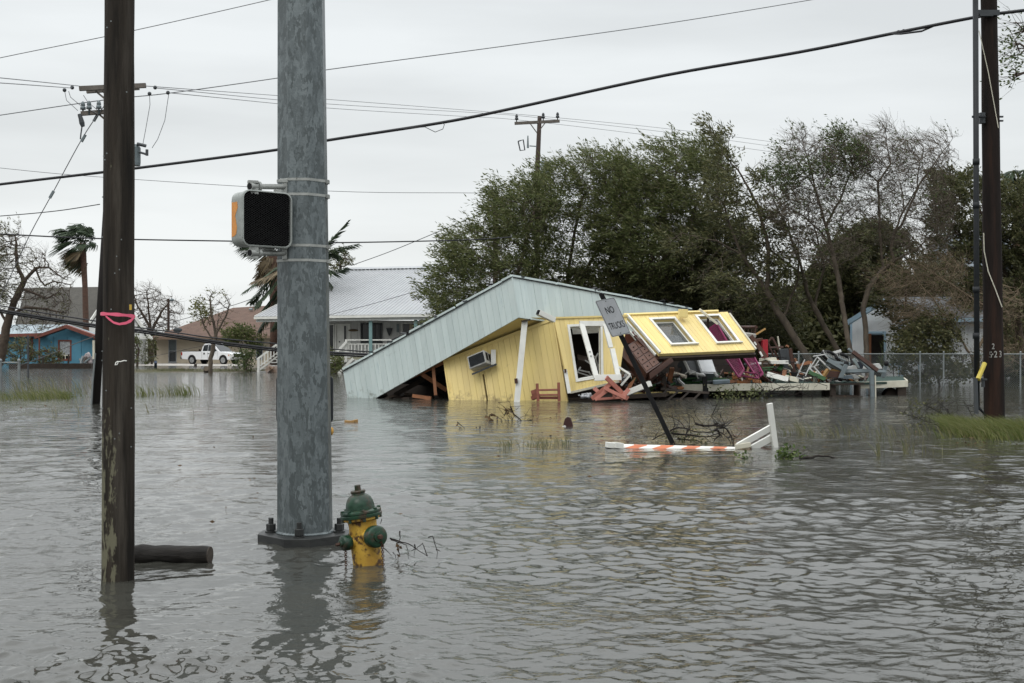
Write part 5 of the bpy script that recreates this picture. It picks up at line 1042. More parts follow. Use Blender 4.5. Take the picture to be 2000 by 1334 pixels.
chain_fence('long chain link fence behind the deck, in front of the white shed', fp, [fp[0], at_z(1560, 49.6, 0), fp[1], at_z(1730, 48.8, 0), fp[2], fp[3], at_z(1993, 47.6, 0)], 1.27)
lp = [G(-150, 764), G(37, 764)]; chain_fence('short chain link fence with a grey end post at the left edge', lp, [G(-60, 764), G(1, 764), lp[1]], 1.0, .05)
b = MB(); b.tube([G(55, 739), P(55, 660, 61), P(54, 655, 61)], .05, 8); tag(b.build('clothes_post', m_darkgrey), 'thin dark metal post in the water before the blue house', 'post')
b = MB(); b.beam(G(304, 723), P(304, 707, 83), .18, .18); tag(b.build('stake', M('blue_stake', (.03, .05, .09), rough=.6)), 'short blue stake in the water before the tan house', 'stake')
b = MB(); b.tube([G(403, 727), P(403, 720, 76)], .17, 9); tag(b.build('tree_stump', m_bark), 'short dark stump beside the small yellowish tree', 'stump')
b = MB(); b.tube([P(382, 717, 100), P(382, 711, 100)], .12, 7); tag(b.build('stub_post', m_rotwood), 'short dark stub post before the rear wheel of the pickup', 'post')
# ------------------------------------------------------------------ houses behind
def roof_ribs(o, q, n, mat, h=.022, w=.05):
    nr = qnormal(q, Vector((0, 0, 60))); b = MB()
    for i in range(n+1):
        A_, B_ = bil(q, i/n, 0), bil(q, i/n, 1); b.beam(A_+nr*h/2, B_+nr*h/2, w, h, up=nr)
    b.build('roof_rib', mat, o, kind='stuff')
# white house with porch
wh = thing('white_house', 'raised white house with grey metal gable roof and a railed porch', 'house', tuple(G(640, 727)))
m_metalroof = M('pale_metal_roof', (.36, .37, .38), (.32, .33, .34), sc=1.2, rough=.5, metal=.1, spots=(.28, .28, .28), spot_sc=2.5, spot_lo=.6, spot_hi=.75)
EL, ER = P(497, 618, 76), P(980, 611, 73); RL = P(672, 526, 82); RR = RL+(ER-EL)*.82
rq = [RL, RR, ER, EL]; b = MB(); nr = qnormal(rq, Vector((0, 0, 60))); b.prism(rq, -nr*.10); b.build('roof', m_metalroof, wh)
back_e = [RL*2-EL, RR*2-ER]
b = MB(); bl_, br_ = Vector((RL.x*2-EL.x, RL.y*2-EL.y, EL.z)), Vector((RR.x*2-ER.x, RR.y*2-ER.y, ER.z)); b.prism([RR, RL, bl_, br_], Vector((0, .02, -.1))); b.build('roof', m_metalroof, wh)
roof_ribs(wh, rq, 62, m_metalroof)
b = MB(); b.beam(RL+nr*.03, RR+nr*.03, .35, .05, up=nr); b.build('ridge_cap', m_metalroof, wh)
for k in range(60): pass
b = MB()
for k in range(48): t = (k+.15)/48; b.beam(RL.lerp(RR, t)+Vector((-.05, -.25, -.06)), RL.lerp(RR, t+.012)+Vector((-.05, -.25, -.06)), .06, .06)
b.build('ridge_closure', m_darkgrey, wh, kind='stuff')
gd = (ER-EL).normalized()
b = MB(); b.beam(EL-Vector((0, .08, .10)), ER-Vector((0, .08, .10)), .14, .15, up=(0, 0, 1)); b.build('gutter', m_white, wh)
b = MB(); b.beam(EL-Vector((-.1, -.05, .25)), ER-Vector((.1, -.05, .25)), .06, .20, up=(0, 0, 1)); b.build('fascia', M('white_trim_painted_shade', (.52, .54, .52), rough=.6), wh)  # greyer copy of the white, eave shade put into its colour
b = MB(); b.beam(EL+nr*-.08, RL+nr*-.08, .05, .22, up=nr); b.build('rake_board', m_white, wh)
pv = P(711, 574, 78.6); b = MB(); b.tube([pv-Vector((0, 0, .1)), pv+Vector((0, 0, .35))], .05, 8); b.tube([pv-Vector((0, 0, .05)), pv+Vector((0, 0, .04))], [.16, .07], 8); b.build('vent_pipe', m_greymetal, wh)
m_grey_sid = M('grey_white_siding', (.46, .46, .44), (.40, .40, .385), sc=2, rough=.7)
inw = Vector((.28, .96, 0)); fz = .95
def wp(px, z, d=2.4):                    # point on the porch's rear wall plane: d behind the eave line
    t = (px-(EL.x/EL.y*F+1000)); Yv = EL.y-(EL.y-ER.y)*t/480+d; return Vector(((px-1000)/F*Yv, Yv, z))
wq = [wp(548, 3.3), wp(985, 3.15), wp(985, fz), wp(548, fz)]
wu = lambda px: (px-548)/(985-548)
doorO = (wu(660), wu(686), .12, 1.0); winO = (wu(710), wu(749), .10, .60); darkO = (wu(644), wu(654), .12, 1.0); w3 = (wu(790), wu(846), .08, .8)
board_wall(wq, 34, wh, m_grey_sid, openings=[doorO, winO, darkO, w3], th=.03, gap=.012, back=m_darkgrey)
frame_on(wq, winO, wh, m_darkgrey, w=.07, glass=m_darkglass, sill=False); frame_on(wq, w3, wh, m_white, w=.06, glass=m_darkglass, sill=False); frame_on(wq, darkO, wh, m_white, w=.05, glass=m_darkglass, sill=False, name='screen_door')
f = frame_on(wq, doorO, wh, m_white, w=.06, glass=m_white, gname='door_leaf', sill=False, name='door_frame', back=.08)
b = MB(); b.ball(wp(663, 1.9, 2.3), .05, 8, 5); b.build('knob', m_darkgrey, f)
b = MB(); p, q_ = wp(672, 2.9, 2.32), wp(675.5, 1.9, 2.32); b.prism([p, Vector((q_.x, q_.y, p.z)), q_, Vector((p.x, p.y, q_.z))], (0, .05, 0)); b.build('door_light', m_darkglass, wh)
for x in (719, 730, 740): b = MB(); b.beam(wp(x, 3.05, 2.33), wp(x, 2.1, 2.33), .04, .03); b.build('muntin', m_darkgrey, wh)
b = MB(); b.prism([wp(800, 3.0, 2.33), wp(806, 3.0, 2.33), wp(807, 1.6, 2.33), wp(799, 1.6, 2.33)], (0, .03, 0)); b.build('curtain', M('tan_curtain', (.35, .30, .22), rough=.9), wh)
b = MB(); b.prism([P(540, 703, 76.2), ER+Vector((0, 0, fz-ER.z-.1)), ER+Vector((.5, 4, fz-ER.z-.1)), P(560, 703, 80)], (0, 0, -.18)); b.build('porch_floor', m_grey_sid, wh)
b = MB(); b.prism([wp(548, fz-.2, 2.3), wp(985, fz-.2, 2.3), wp(985, -.5, 2.3), wp(548, -.5, 2.3)], (0, .2, 0)); b.build('skirting', m_grey_sid, wh)
m_bluepost = M('blue_post_paint', (.17, .27, .27), (.14, .23, .23), sc=2, rough=.6)
def ep(px, z, d=.25): t = (px-497)/483; Yv = EL.y+(ER.y-EL.y)*t+d; return Vector(((px-1000)/F*Yv, Yv, z))
for x in (724, 812, 900): b = MB(); b.beam(ep(x, fz-.15), ep(x, 3.3), .2, .2, up=(0, 1, 0)); b.build('porch_post', m_bluepost, wh)
for z, h in ((fz+1.05, .07), (fz+.80, .05), (fz+.12, .06)):
    b = MB(); b.beam(ep(674, z), ep(880, z), .08, h, up=(0, 0, 1)); b.build('handrail', m_white, wh)
for k in range(30): x = 680+k*6.6; b = MB(); b.beam(ep(x, fz+.12), ep(x, fz+.80), .05, .05, up=(0, 1, 0)); b.build('baluster', m_white, wh)
for x in (676, 768): b = MB(); b.beam(ep(x, fz-.3), ep(x, fz+1.08), .13, .13, up=(0, 1, 0)); b.build('newel_post', m_white, wh)
# right stair of the porch and left stair with balusters
b = MB(); b.beam(P(650, 696, 74.8), P(676, 668, 75), .08, .14); b.build('stair_rail', m_white, wh)
b = MB(); b.beam(P(668, 690, 74.8), P(671, 712, 74.8), .1, .1); b.build('newel_post', m_white, wh)
b = MB(); b.beam(P(655, 735, 74.8), P(690, 700, 75), .08, .16); b.build('stringer', m_white, wh)
for dy, w in ((0, .12), (17, .07), (24, .10)): b = MB(); b.beam(P(502, 702+dy, 76.2), P(552, 664+dy, 76.6), .07, w); b.build('stair_rail', m_white, wh)
b = MB(); b.beam(P(505, 730, 76.2), P(505, 700, 76.2), .16, .14); b.build('newel_post', m_white, wh)
for k in range(7): x = 511+k*6; b = MB(); b.beam(P(x, 716-k*4.6, 76.3), P(x, 697-k*4.6, 76.3), .06, .06); b.build('baluster', m_white, wh)
for k in range(5): b = MB(); b.box(P(522+k*8, 726-k*6, 77), (1.0, 1.2, .06)); b.build('stair_tread', m_grey_sid, wh)
b = MB()
for i in range(16): b.box(P(R.uniform(520, 545), R.uniform(718, 727), 76+R.random()), (R.uniform(.1, .4),)*3, (R.random(), R.random(), R.random()))
tag(b.build('debris', M('mixed_rubbish', (.22, .15, .10), (.35, .30, .28), sc=2), kind='stuff'), 'small rubbish washed up under the porch stairs', 'debris', kind='stuff')
b = MB(); b.ball(wp(690, 2.62, 2.28), .32, 12, 6, (1, .2, .25)); b.build('wall_ornament', M('fish_brown', (.12, .085, .05), rough=.6), wh)
b = MB(); b.prism([wp(754, 2.75, 2.25), wp(766, 2.75, 2.25), wp(764, 2.45, 2.25), wp(760, 2.25, 2.25), wp(757, 2.45, 2.25)], (0, .1, 0)); b.build('wall_basket', m_darkgrey, wh)
b = MB(); b.box(wp(777, 2.75, 2.28), (.16, .05, .5)); b.build('wall_plaque', m_greymetal, wh)
ch = thing('porch_chair', 'dark chair on the porch behind the white railing', 'chair', tuple(wp(765, fz, 1.2)))
b = MB(); b.beam(wp(757, 1.8, 1.2), wp(752, fz, 1.2), .06, .06); b.beam(wp(775, 1.9, 1.2), wp(772, fz, 1.2), .06, .06); b.build('legs', m_darkgrey, ch)
b = MB(); b.prism([wp(757, 2.0, 1.1), wp(774, 1.9, 1.1), wp(772, 1.35, 1.1), wp(754, 1.4, 1.1)], (0, .06, 0)); b.build('backrest', m_darkgrey, ch)

# tan house with brown hip roof
th = thing('tan_house', 'low tan house with brown shingle hip roof behind the white pickup', 'house', tuple(P(420, 712, 121)))
m_brownroof = M('brown_shingles', (.115, .072, .054), (.085, .054, .042), sc=1.6, st=(1, 1, 2), rough=.9, bump=.03, spots=(.14, .095, .075), spot_sc=9, spot_lo=.52, spot_hi=.66)
m_tanwall = M('tan_wall', (.50, .44, .34), (.46, .40, .31), sc=1, rough=.8)
A1, A2, A3, A4 = P(293, 659, 118), P(640, 654, 114), P(640, 590, 124), P(455, 601, 125)
b = MB(); rqn = [A4, A3, A2, A1]; b.prism(rqn, -qnormal(rqn, Vector((0, 0, 60)))*.2); b.build('roof', m_brownroof, th)
b = MB(); lb = P(330, 659, 134); b.prism([A1, A4, lb], (0, .05, -.15)); b.build('roof', m_brownroof, th)
b = MB(); b.beam(A1-Vector((0, 0, .12)), A2-Vector((0, 0, .12)), .08, .2, up=(0, 0, 1)); b.build('fascia', M('brown_fascia', (.20, .14, .10), rough=.7), th)
tw = [P(306, 659, 119.5), P(640, 655, 115.5), P(640, 716, 115.5), P(306, 715, 119.5)]
tu = lambda px: (px-306)/334
ow = [(tu(331), tu(345), .1, .85), (tu(406), tu(414), .08, .5), (tu(504), tu(515), .02, .75)]
us = MB(); board_wall(tw, 1, th, m_tanwall, openings=ow, gap=0, name='wall', backing=False, th=.2)
for o_ in ow:
    f = frame_on(tw, o_, th, M('grey_sash', (.30, .32, .34), rough=.6), w=.06, glass=m_darkglass, sill=True); b = MB(); vm_ = (o_[2]+o_[3])/2; b.beam(bil(tw, o_[0], vm_)-Vector((0, -.02, 0)), bil(tw, o_[1], vm_)-Vector((0, -.02, 0)), .06, .08); b.build('meeting_rail', MATS['grey_sash'], f)
    b = MB(); b.prism([bil(tw, o_[0], o_[2])+Vector((0, .04, 0)), bil(tw, o_[1], o_[2])+Vector((0, .04, 0)), bil(tw, o_[1], vm_)+Vector((0, .04, 0)), bil(tw, o_[0], vm_)+Vector((0, .04, 0))], (0, .01, 0)); b.build('blind', m_greymetal, f)
b = MB(); lw = [P(306, 659, 119.5), P(306, 716, 119.5), P(318, 716, 132), P(318, 659, 132)]; b.prism(lw, (.2, 0, 0)); b.build('wall', m_tanwall, th)
for x in (490, 524): b = MB(); b.box(P(x, 604, 123.2), (.35, .3, .12), (.4, 0, 0)); b.build('roof_vent', m_greymetal, th)
b = MB(); b.ball(P(347, 644.5, 117.5), .44, 14, 6, (1, .25, .55)); b.build('dish', m_darkgrey, th); b = MB(); b.tube([P(347, 648, 117.4), P(348, 653, 117.6)], .04, 6); b.build('dish_mast', m_darkgrey, th)
for x in (390, 414): b = MB(); b.tube([P(x, 690, 117.5), P(x, 682, 117.5)], .10, 7); tag(b.build('bollard', m_rotwood), 'short brown post behind the %s of the white pickup' % ('bed' if x < 400 else 'cab'), 'post') if x == 390 else None

# grey house with big dark roof
gh = thing('grey_house', 'pale grey gabled house with big dark shingle roof behind the blue house', 'house', tuple(P(225, 713, 110)))
m_darkroof = M('dark_shingles', (.070, .066, .058), (.052, .050, .044), sc=1.4, st=(1, 1, 2), rough=.95, bump=.03, spots=(.085, .078, .068), spot_sc=8, spot_lo=.5, spot_hi=.66)
g1, g2 = P(50, 562, 121), P(222, 560, 113); e1, e2 = P(20, 668, 111), P(150, 668, 105); e3 = P(297, 664, 112)
b = MB(); rqn = [g1, g2, e2, e1]; b.prism(rqn, -qnormal(rqn, Vector((0, 0, 60)))*.2); b.build('roof', m_darkroof, gh)
b = MB(); b.prism([g2, g1, P(120, 664, 124), e3], (0, .05, -.15)); b.build('roof', m_darkroof, gh)
gw = [g2+Vector((0, .25, -.25)), P(158, 664, 105.6), P(158, 716, 105.6), P(288, 716, 112), P(288, 662, 112)]
b = MB(); b.prism(gw, (-.1, .2, 0)); b.build('wall', m_grey_sid, gh)
b = MB(); b.beam(g2+Vector((0, -.1, .0)), e2+Vector((0, -.1, 0)), .08, .28); b.build('rake_board', m_white, gh); b = MB(); b.beam(g2+Vector((0, -.1, 0)), e3+Vector((0, -.1, 0)), .08, .28); b.build('rake_board', m_white, gh)
b = MB(); b.beam(P(287, 663, 111.8), P(287, 714, 111.8), .22, .1); b.build('corner_board', m_white, gh)
b = MB(); b.beam(P(262, 660, 110.3), P(297, 659, 112), .08, .22); b.build('fascia', m_white, gh)

# blue house with rusty red trim
bh = thing('blue_house', 'small blue house with red brown trim and a foil covered window', 'house', tuple(P(110, 716, 100)))
m_bluewall = M('teal_blue_siding', (.075, .215, .30), (.06, .18, .255), sc=1.5, rough=.7)
m_trim = M('red_brown_trim', (.16, .05, .035), (.12, .04, .03), sc=3, rough=.6)
B1, B2, B3 = P(2, 657, 101), P(78, 656, 100.3), P(186, 657, 99.5)
bw1 = [B1, B2, P(78, 719, 100.3), P(2, 719, 101)]; u1 = lambda px: (px-2)/76
board_wall(bw1, 5, bh, m_bluewall, openings=[(u1(56), u1(62), .10, .55)], name='siding_panel', gap=.05, th=.04); f = frame_on(bw1, (u1(56), u1(62), .10, .55), bh, m_trim, w=.12, glass=m_darkglass, sill=False)
b = MB(); b.beam(bil(bw1, u1(56), .32)-Vector((0, .02, 0)), bil(bw1, u1(62), .32)-Vector((0, .02, 0)), .05, .1); b.build('meeting_rail', m_white, f)
fq = [P(78, 657, 100.0), P(186, 657, 99.3), P(186, 719, 99.3), P(78, 719, 100.0)]; fu = lambda px: (px-78)/108
fo = (fu(116.5), fu(137), .16, .72)
board_wall(fq, 4, bh, m_bluewall, openings=[fo], name='siding_panel', gap=.06, th=.05)
f = frame_on(fq, fo, bh, m_trim, w=.13, sill=False, glass=m_darkglass); b = MB(); g_ = lambda u, v: bil(fq, fo[0]+(fo[1]-fo[0])*u, fo[2]+(fo[3]-fo[2])*v)
foil = M('crinkled_foil', (.40, .42, .43), (.16, .17, .18), sc=9, st=(1, 1, 2.2), rough=.3, metal=.5, bump=.05, bsc=6)
b.prism([g_(0, 0)+Vector((0, .03, 0)), g_(1, 0)+Vector((0, .03, 0)), g_(1, .74)+Vector((0, .03, 0)), g_(0, .74)+Vector((0, .03, 0))], (0, .02, 0)); b.build('foil_sheet', foil, f)
for u in (.25, .55): b = MB(); b.beam(g_(u, .78), g_(u, 1), .06, .06); b.build('sash_bar', m_cream, f)
b = MB(); b.beam(g_(0, .78), g_(1, .78), .06, .08); b.build('sash_bar', m_cream, f)
pk = P(131, 638, 99.6); b = MB(); b.prism([P(78, 657.5, 100), pk, P(186, 657.5, 99.3)], (0, .1, 0)); b.build('gable', m_bluewall, bh)
for a, c in ((P(70, 659, 99.4), P(131, 637.5, 99.0)), (P(131, 637.5, 99.0), P(190, 659, 98.6)), (P(-5, 656, 100.6), P(86, 653.5, 99.6))): b = MB(); b.beam(a, c, .5, .26, up=(0, 0, 1)); b.build('fascia', m_trim, bh)
b = MB(); b.prism([P(-8, 655, 100.6), P(84, 652, 99.8), P(129, 636, 99.4), P(130, 634, 106), P(20, 634, 107)], (0, .0, -.06)); b.build('roof', M('grey_blue_roof', (.28, .33, .36), (.22, .26, .28), sc=2, rough=.6), bh)
b = MB(); b.prism([P(131, 636, 99), P(190, 657, 98.6), P(192, 652, 106), P(133, 633, 106)], (0, 0, -.06)); b.build('roof', MATS['grey_blue_roof'], bh)
for x in (77, 185): b = MB(); b.beam(P(x, 658, 99.2), P(x, 718, 99.2), .16, .08); b.build('corner_board', m_trim, bh)
b = MB(); b.box(P(90.5, 685.5, 99.75), (.38, .04, .2)); b.build('plaque', m_brown, bh)
pile = thing('salvage_pile', 'grey and white cloth covered pile leaning at the right end of the blue house', 'pile', tuple(P(170, 719, 96)))
b = MB()
for i in range(18): b.ball(P(R.uniform(166, 178), R.uniform(696, 716), 96+R.random()), R.uniform(.15, .4), 7, 5, (.6, .6, 1.2))
b.build('cloth', M('pinkish_cloth', (.40, .34, .33), (.12, .12, .13), sc=3, rough=.9), pile, kind='stuff')
for i in range(12): b = MB(); b.beam(P(R.uniform(153, 175), R.uniform(708, 719), 95.5), P(R.uniform(155, 178), R.uniform(694, 712), 96), .12, .08); b.build('board', m_greymetal if i % 2 else m_rotwood, pile)
for (x, h0, h1) in ((84, 715, 694), (134, 716, 692)): b = MB(); b.beam(P(x, h0, 94), P(x, h1, 94), .10, .10); tag(b.build('post', m_rotwood), 'thin dark post before the blue house, %s' % ('left of the plaque' if x < 100 else 'under the foil window'), 'post')
b = MB(); b.beam(P(20, 717, 92), P(180, 716, 92), .5, .5); b.build('bank', m_rotwood); bpy.data.objects['bank']['kind'] = 'structure'
# shed
sh = thing('shed', 'white shed with pale blue trim and a dark open doorway behind the fence', 'shed', tuple(G(1700, 747)))
m_shedwall = M('shed_white', (.74, .76, .76), (.68, .70, .71), sc=2, rough=.7)
m_shedtrim = M('shed_blue_trim', (.36, .50, .60), (.32, .45, .55), sc=2, rough=.6)
s1, s2, s3 = P(1660, 627, 56), P(1795, 630, 54), P(1722, 590, 55)
sq = [s1, P(1797, 626, 54), P(1797, 752, 54), P(1660, 752, 56)]; su = lambda px: (px-1660)/137
so = (su(1697), su(1728), .20, 1.0)
board_wall(sq, 10, sh, m_shedwall, openings=[so], name='siding_panel', gap=.02)
b = MB(); gp = [s1, P(1728, 587, 55), P(1797, 626, 54)]; b.prism(gp, (0, .1, 0)); b.build('gable', m_shedwall, sh)
for a, c in (((1655, 631), (1728, 586)), ((1728, 586), (1800, 630))): b = MB(); b.beam(P(*a, 55.6), P(*c, 54.4), .2, .20, up=(0, 0, 1)); b.build('rake_board', m_shedtrim, sh)
frame_on(sq, so, sh, m_shedtrim, w=.10, sill=False, name='door_frame'); b = MB(); b.beam(bil(sq, so[0]+.02, .2), bil(sq, so[0]+.02, 1), .12, .1); b.build('jamb', m_lumber, sh)
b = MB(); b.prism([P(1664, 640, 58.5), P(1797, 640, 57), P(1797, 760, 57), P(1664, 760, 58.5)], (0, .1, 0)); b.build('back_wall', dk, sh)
for x in (1662, 1757, 1763, 1795): b = MB(); p_ = bil(sq, su(x), 0); b.beam(bil(sq, su(x), .0)-Vector((0, .03, 0)), bil(sq, su(x), 1)-Vector((0, .03, 0)), .09, .03, up=(0, 1, 0)); b.build('corner_board', m_shedtrim, sh)
b = MB(); b.beam(bil(sq, su(1730), .68)-Vector((0, .03, 0)), bil(sq, su(1757), .68)-Vector((0, .03, 0)), .03, .1); b.build('batten', m_shedtrim, sh)
sr = [P(1797, 624, 54), P(1935, 622, 52.5), P(1935, 752, 52.5), P(1797, 752, 54)]
board_wall(sr, 9, sh, m_shedwall, name='siding_panel', gap=.02)
b = MB(); b.prism([P(1728, 584, 55), P(1940, 582, 58), P(1940, 622, 52), P(1799, 625, 53.6)], (0, .0, .08)); b.build('roof', M('grey_shingle', (.16, .17, .18), (.12, .125, .13), sc=3, rough=.9), sh)
b = MB(); b.beam(P(1797, 626, 53.5), P(1938, 624, 52), .06, .16, up=(0, 0, 1)); b.build('fascia', m_shedtrim, sh)
b = MB(); b.prism([P(1728, 585, 55.2), s1+Vector((0, .1, .05)), P(1664, 628, 60), P(1728, 588, 60)], (0, 0, .07)); b.build('roof', MATS['grey_shingle'], sh)
slab_px('torn_roof_piece', 'torn orange brown roof sheet showing through the bent branches by the shed', 'roof sheet', M('rust_roof', (.36, .16, .07), (.28, .12, .05), sc=3, rough=.7), [(1862, 597), (1895, 612, .4), (1893, 630, .2), (1868, 622)], 56, .05)
# two storey house far right
fh = thing('far_house', 'two storey house with blue grey roof half hidden by the right trees', 'house', tuple(P(1880, 720, 85)))
b = MB(); b.prism([P(1815, 478, 84), P(1845, 455, 92), P(2150, 450, 90), P(2190, 525, 82), P(1840, 520, 82)], (0, .3, -.1)); b.build('roof', M('blue_grey_roof', (.13, .15, .17), (.10, .115, .13), sc=2, rough=.9, bump=.03), fh)
b = MB(); b.prism([P(1850, 515, 83), P(2180, 515, 83), P(2180, 730, 83), P(1850, 730, 83)], (0, 6, 0)); b.build('wall', m_grey_sid, fh)
for x in (1885, 1985, 2060): 
    q4 = [P(x, 560, 82.9), P(x+24, 560, 82.9), P(x+24, 605, 82.9), P(x, 605, 82.9)]; b = MB(); b.prism(q4, (0, .05, 0)); w_ = b.build('window', m_darkglass, fh)
    b = MB(); b.beam((q4[0]+q4[1])/2-Vector((0, .03, 0)), (q4[2]+q4[3])/2-Vector((0, .03, 0)), .06, .06); b.build('mullion', m_white, w_)
bhh = thing('backyard_house', 'pale grey house glimpsed between the tree trunks', 'house', tuple(P(1430, 720, 95)))
b = MB(); b.prism([P(1240, 600, 95), P(1640, 600, 95), P(1640, 720, 95), P(1240, 720, 95)], (0, 6, 0)); b.build('wall', m_grey_sid, bhh)
b = MB(); b.prism([P(1225, 602, 94), P(1655, 602, 94), P(1600, 570, 99), P(1290, 570, 99)], (0, .1, .1)); b.build('roof', MATS['dark_shingles'], bhh)

# ------------------------------------------------------------------ white pickup
pu_o = P(354, 713, 114); pu = thing('pickup_truck', 'white extended cab pickup truck parked before the tan house', 'pickup', (pu_o.x, pu_o.y, 0))
yw = math.radians(-24); ux, uy = Vector((math.cos(yw), math.sin(yw), 0)), Vector((-math.sin(yw), math.cos(yw), 0))
def L3(x, y, z): return Vector((pu_o.x, pu_o.y, .02))+ux*x+uy*y+Vector((0, 0, z))     # y=0 near side
m_car = M('white_car_paint', (.66, .67, .68), (.63, .64, .65), sc=1, rough=.25); WD = 1.95
def arch(cx, r=.47, z=.40, n=9): return [(cx-r*math.cos(math.pi*k/n), max(.42, z+r*math.sin(math.pi*k/n))) for k in range(n+1)]
prof = [(.02, .55), (.0, 1.0), (.03, 1.16), (2.28, 1.18), (4.15, 1.16), (4.6, 1.13), (5.45, 1.05), (5.72, .92), (5.75, .55), (5.6, .45)]+arch(4.72)[::-1]+arch(1.2)[::-1]+[(.1, .48)]
b = MB(); b.prism([L3(x, 0, z) for x, z in prof], uy*WD); b.build('body', m_car, pu, bevel=.03)
cabp = [(2.26, 1.16), (2.36, 1.70), (2.55, 1.88), (3.35, 1.91), (3.6, 1.84), (4.35, 1.16)]
b = MB(); n = len(cabp); nearp = [L3(x, .02 if z < 1.2 else .16, z) for x, z in cabp]; farp = [L3(x, WD-.02 if z < 1.2 else WD-.16, z) for x, z in cabp]
b.add(nearp+farp, [tuple(range(n)), tuple(range(2*n-1, n-1, -1))]+[(i+n, (i+1) % n+n, (i+1) % n, i) for i in range(n)]); b.build('cab', m_car, pu, bevel=.03)
def sidew(pts, nm): b = MB(); b.prism([L3(x, .02+(z-1.16)*.196-.012, z) for x, z in pts], uy*.02); return b.build(nm, m_darkglass, pu)
sidew([(2.42, 1.22), (2.5, 1.68), (2.62, 1.76), (2.98, 1.77), (2.98, 1.22)], 'side_window'); sidew([(3.04, 1.22), (3.04, 1.77), (3.38, 1.78), (3.55, 1.70), (4.05, 1.22)], 'side_window')
b = MB(); t_ = lambda x, z, y: L3(x+.02, y, z+.015); b.prism([t_(3.66, 1.78, .22), t_(3.66, 1.78, WD-.22), t_(4.30, 1.2, WD-.10), t_(4.30, 1.2, .10)], Vector((0, 0, .008))); b.build('windscreen', m_darkglass, pu)
b = MB(); b.prism([L3(.12, .12, 1.165), L3(2.2, .12, 1.185), L3(2.2, WD-.12, 1.185), L3(.12, WD-.12, 1.165)], (0, 0, .012)); b.build('bed_liner', m_black, pu)
b = MB(); b.beam(L3(.05, .05, 1.19), L3(2.25, .05, 1.2), .08, .05); b.build('bed_rail', m_black, pu)
for cx in (1.2, 4.72):
    for yy, nm in ((.12, 1), (WD-.12, 0)):
        Mx = Matrix.Translation(L3(cx, yy, .38))@(uy.to_track_quat('Z', 'Y').to_matrix().to_4x4()); b = MB(); b.lathe([(.24, -.12), (.36, -.13), (.395, -.08), (.395, .1), (.36, .13)], 24, Mx); w_ = b.build('wheel', M('tyre_rubber', (.015, .015, .016), rough=.9), pu)
        if nm:
            b = MB(); b.lathe([(.25, -.125), (.22, -.10), (.06, -.11), (.05, -.13)], 20, Mx); b.build('rim', m_steel, w_)
            for k in range(5): a_ = 2*math.pi*k/5; b = MB(); b.beam(Mx@Vector((0, 0, -.13)), Mx@Vector((.23*math.cos(a_), .23*math.sin(a_), -.128)), .08, .02); b.build('spoke', m_steel, w_)
    b = MB(); b.prism([L3(x, .03, z) for x, z in arch(cx, .45)], uy*(WD-.06)); b.build('wheel_well', m_black, pu)
b = MB(); b.obox(L3(5.60, .25, .62), uy*(WD-.5), Vector((0, 0, .36)), ux*.16); b.build('grille', m_black, pu)
b = MB(); b.obox(L3(5.55, -.02, .42), uy*(WD+.04), Vector((0, 0, .22)), ux*.28); b.build('bumper', m_steel, pu, bevel=.03)
b = MB(); b.obox(L3(5.35, -.012, .66), ux*.40, Vector((0, 0, .24)), uy*.3); hl = b.build('headlight', M('headlight_glass', (.6, .6, .58), rough=.15), pu, bevel=.03)
b = MB(); b.obox(L3(5.32, -.016, .78), ux*.12, Vector((0, 0, .12)), uy*.1); b.build('indicator', M('amber_lens', (.5, .15, .03), rough=.2), hl)
b = MB(); b.obox(L3(-.012, -.012, .82), ux*.14, Vector((0, 0, .28)), uy*.12); b.build('tail_light', M('red_lens', (.35, .03, .02), rough=.2), pu)
b = MB(); b.obox(L3(3.75, -.2, 1.16), ux*.12, Vector((0, 0, .22)), uy*.2); b.build('wing_mirror', m_black, pu, bevel=.02)
b = MB(); b.box(L3(2.62, -.01, .98), (.14, .05, .15), (0, 0, yw)); b.build('fuel_flap', m_black, pu)
for x in (3.12,): b = MB(); b.box(L3(x, -.012, .98), (.2, .04, .05), (0, 0, yw)); b.build('door_handle', m_black, pu)
for x in (2.34, 3.0, 4.1): b = MB(); b.beam(L3(x, -.003, .52), L3(x, -.003, 1.16), .02, .012); b.build('door_seam', m_darkgrey, pu)
b = MB(); b.obox(L3(-.16, .06, .48), uy*(WD-.12), Vector((0, 0, .2)), ux*.2); b.build('rear_bumper', m_darkgrey, pu, bevel=.02)
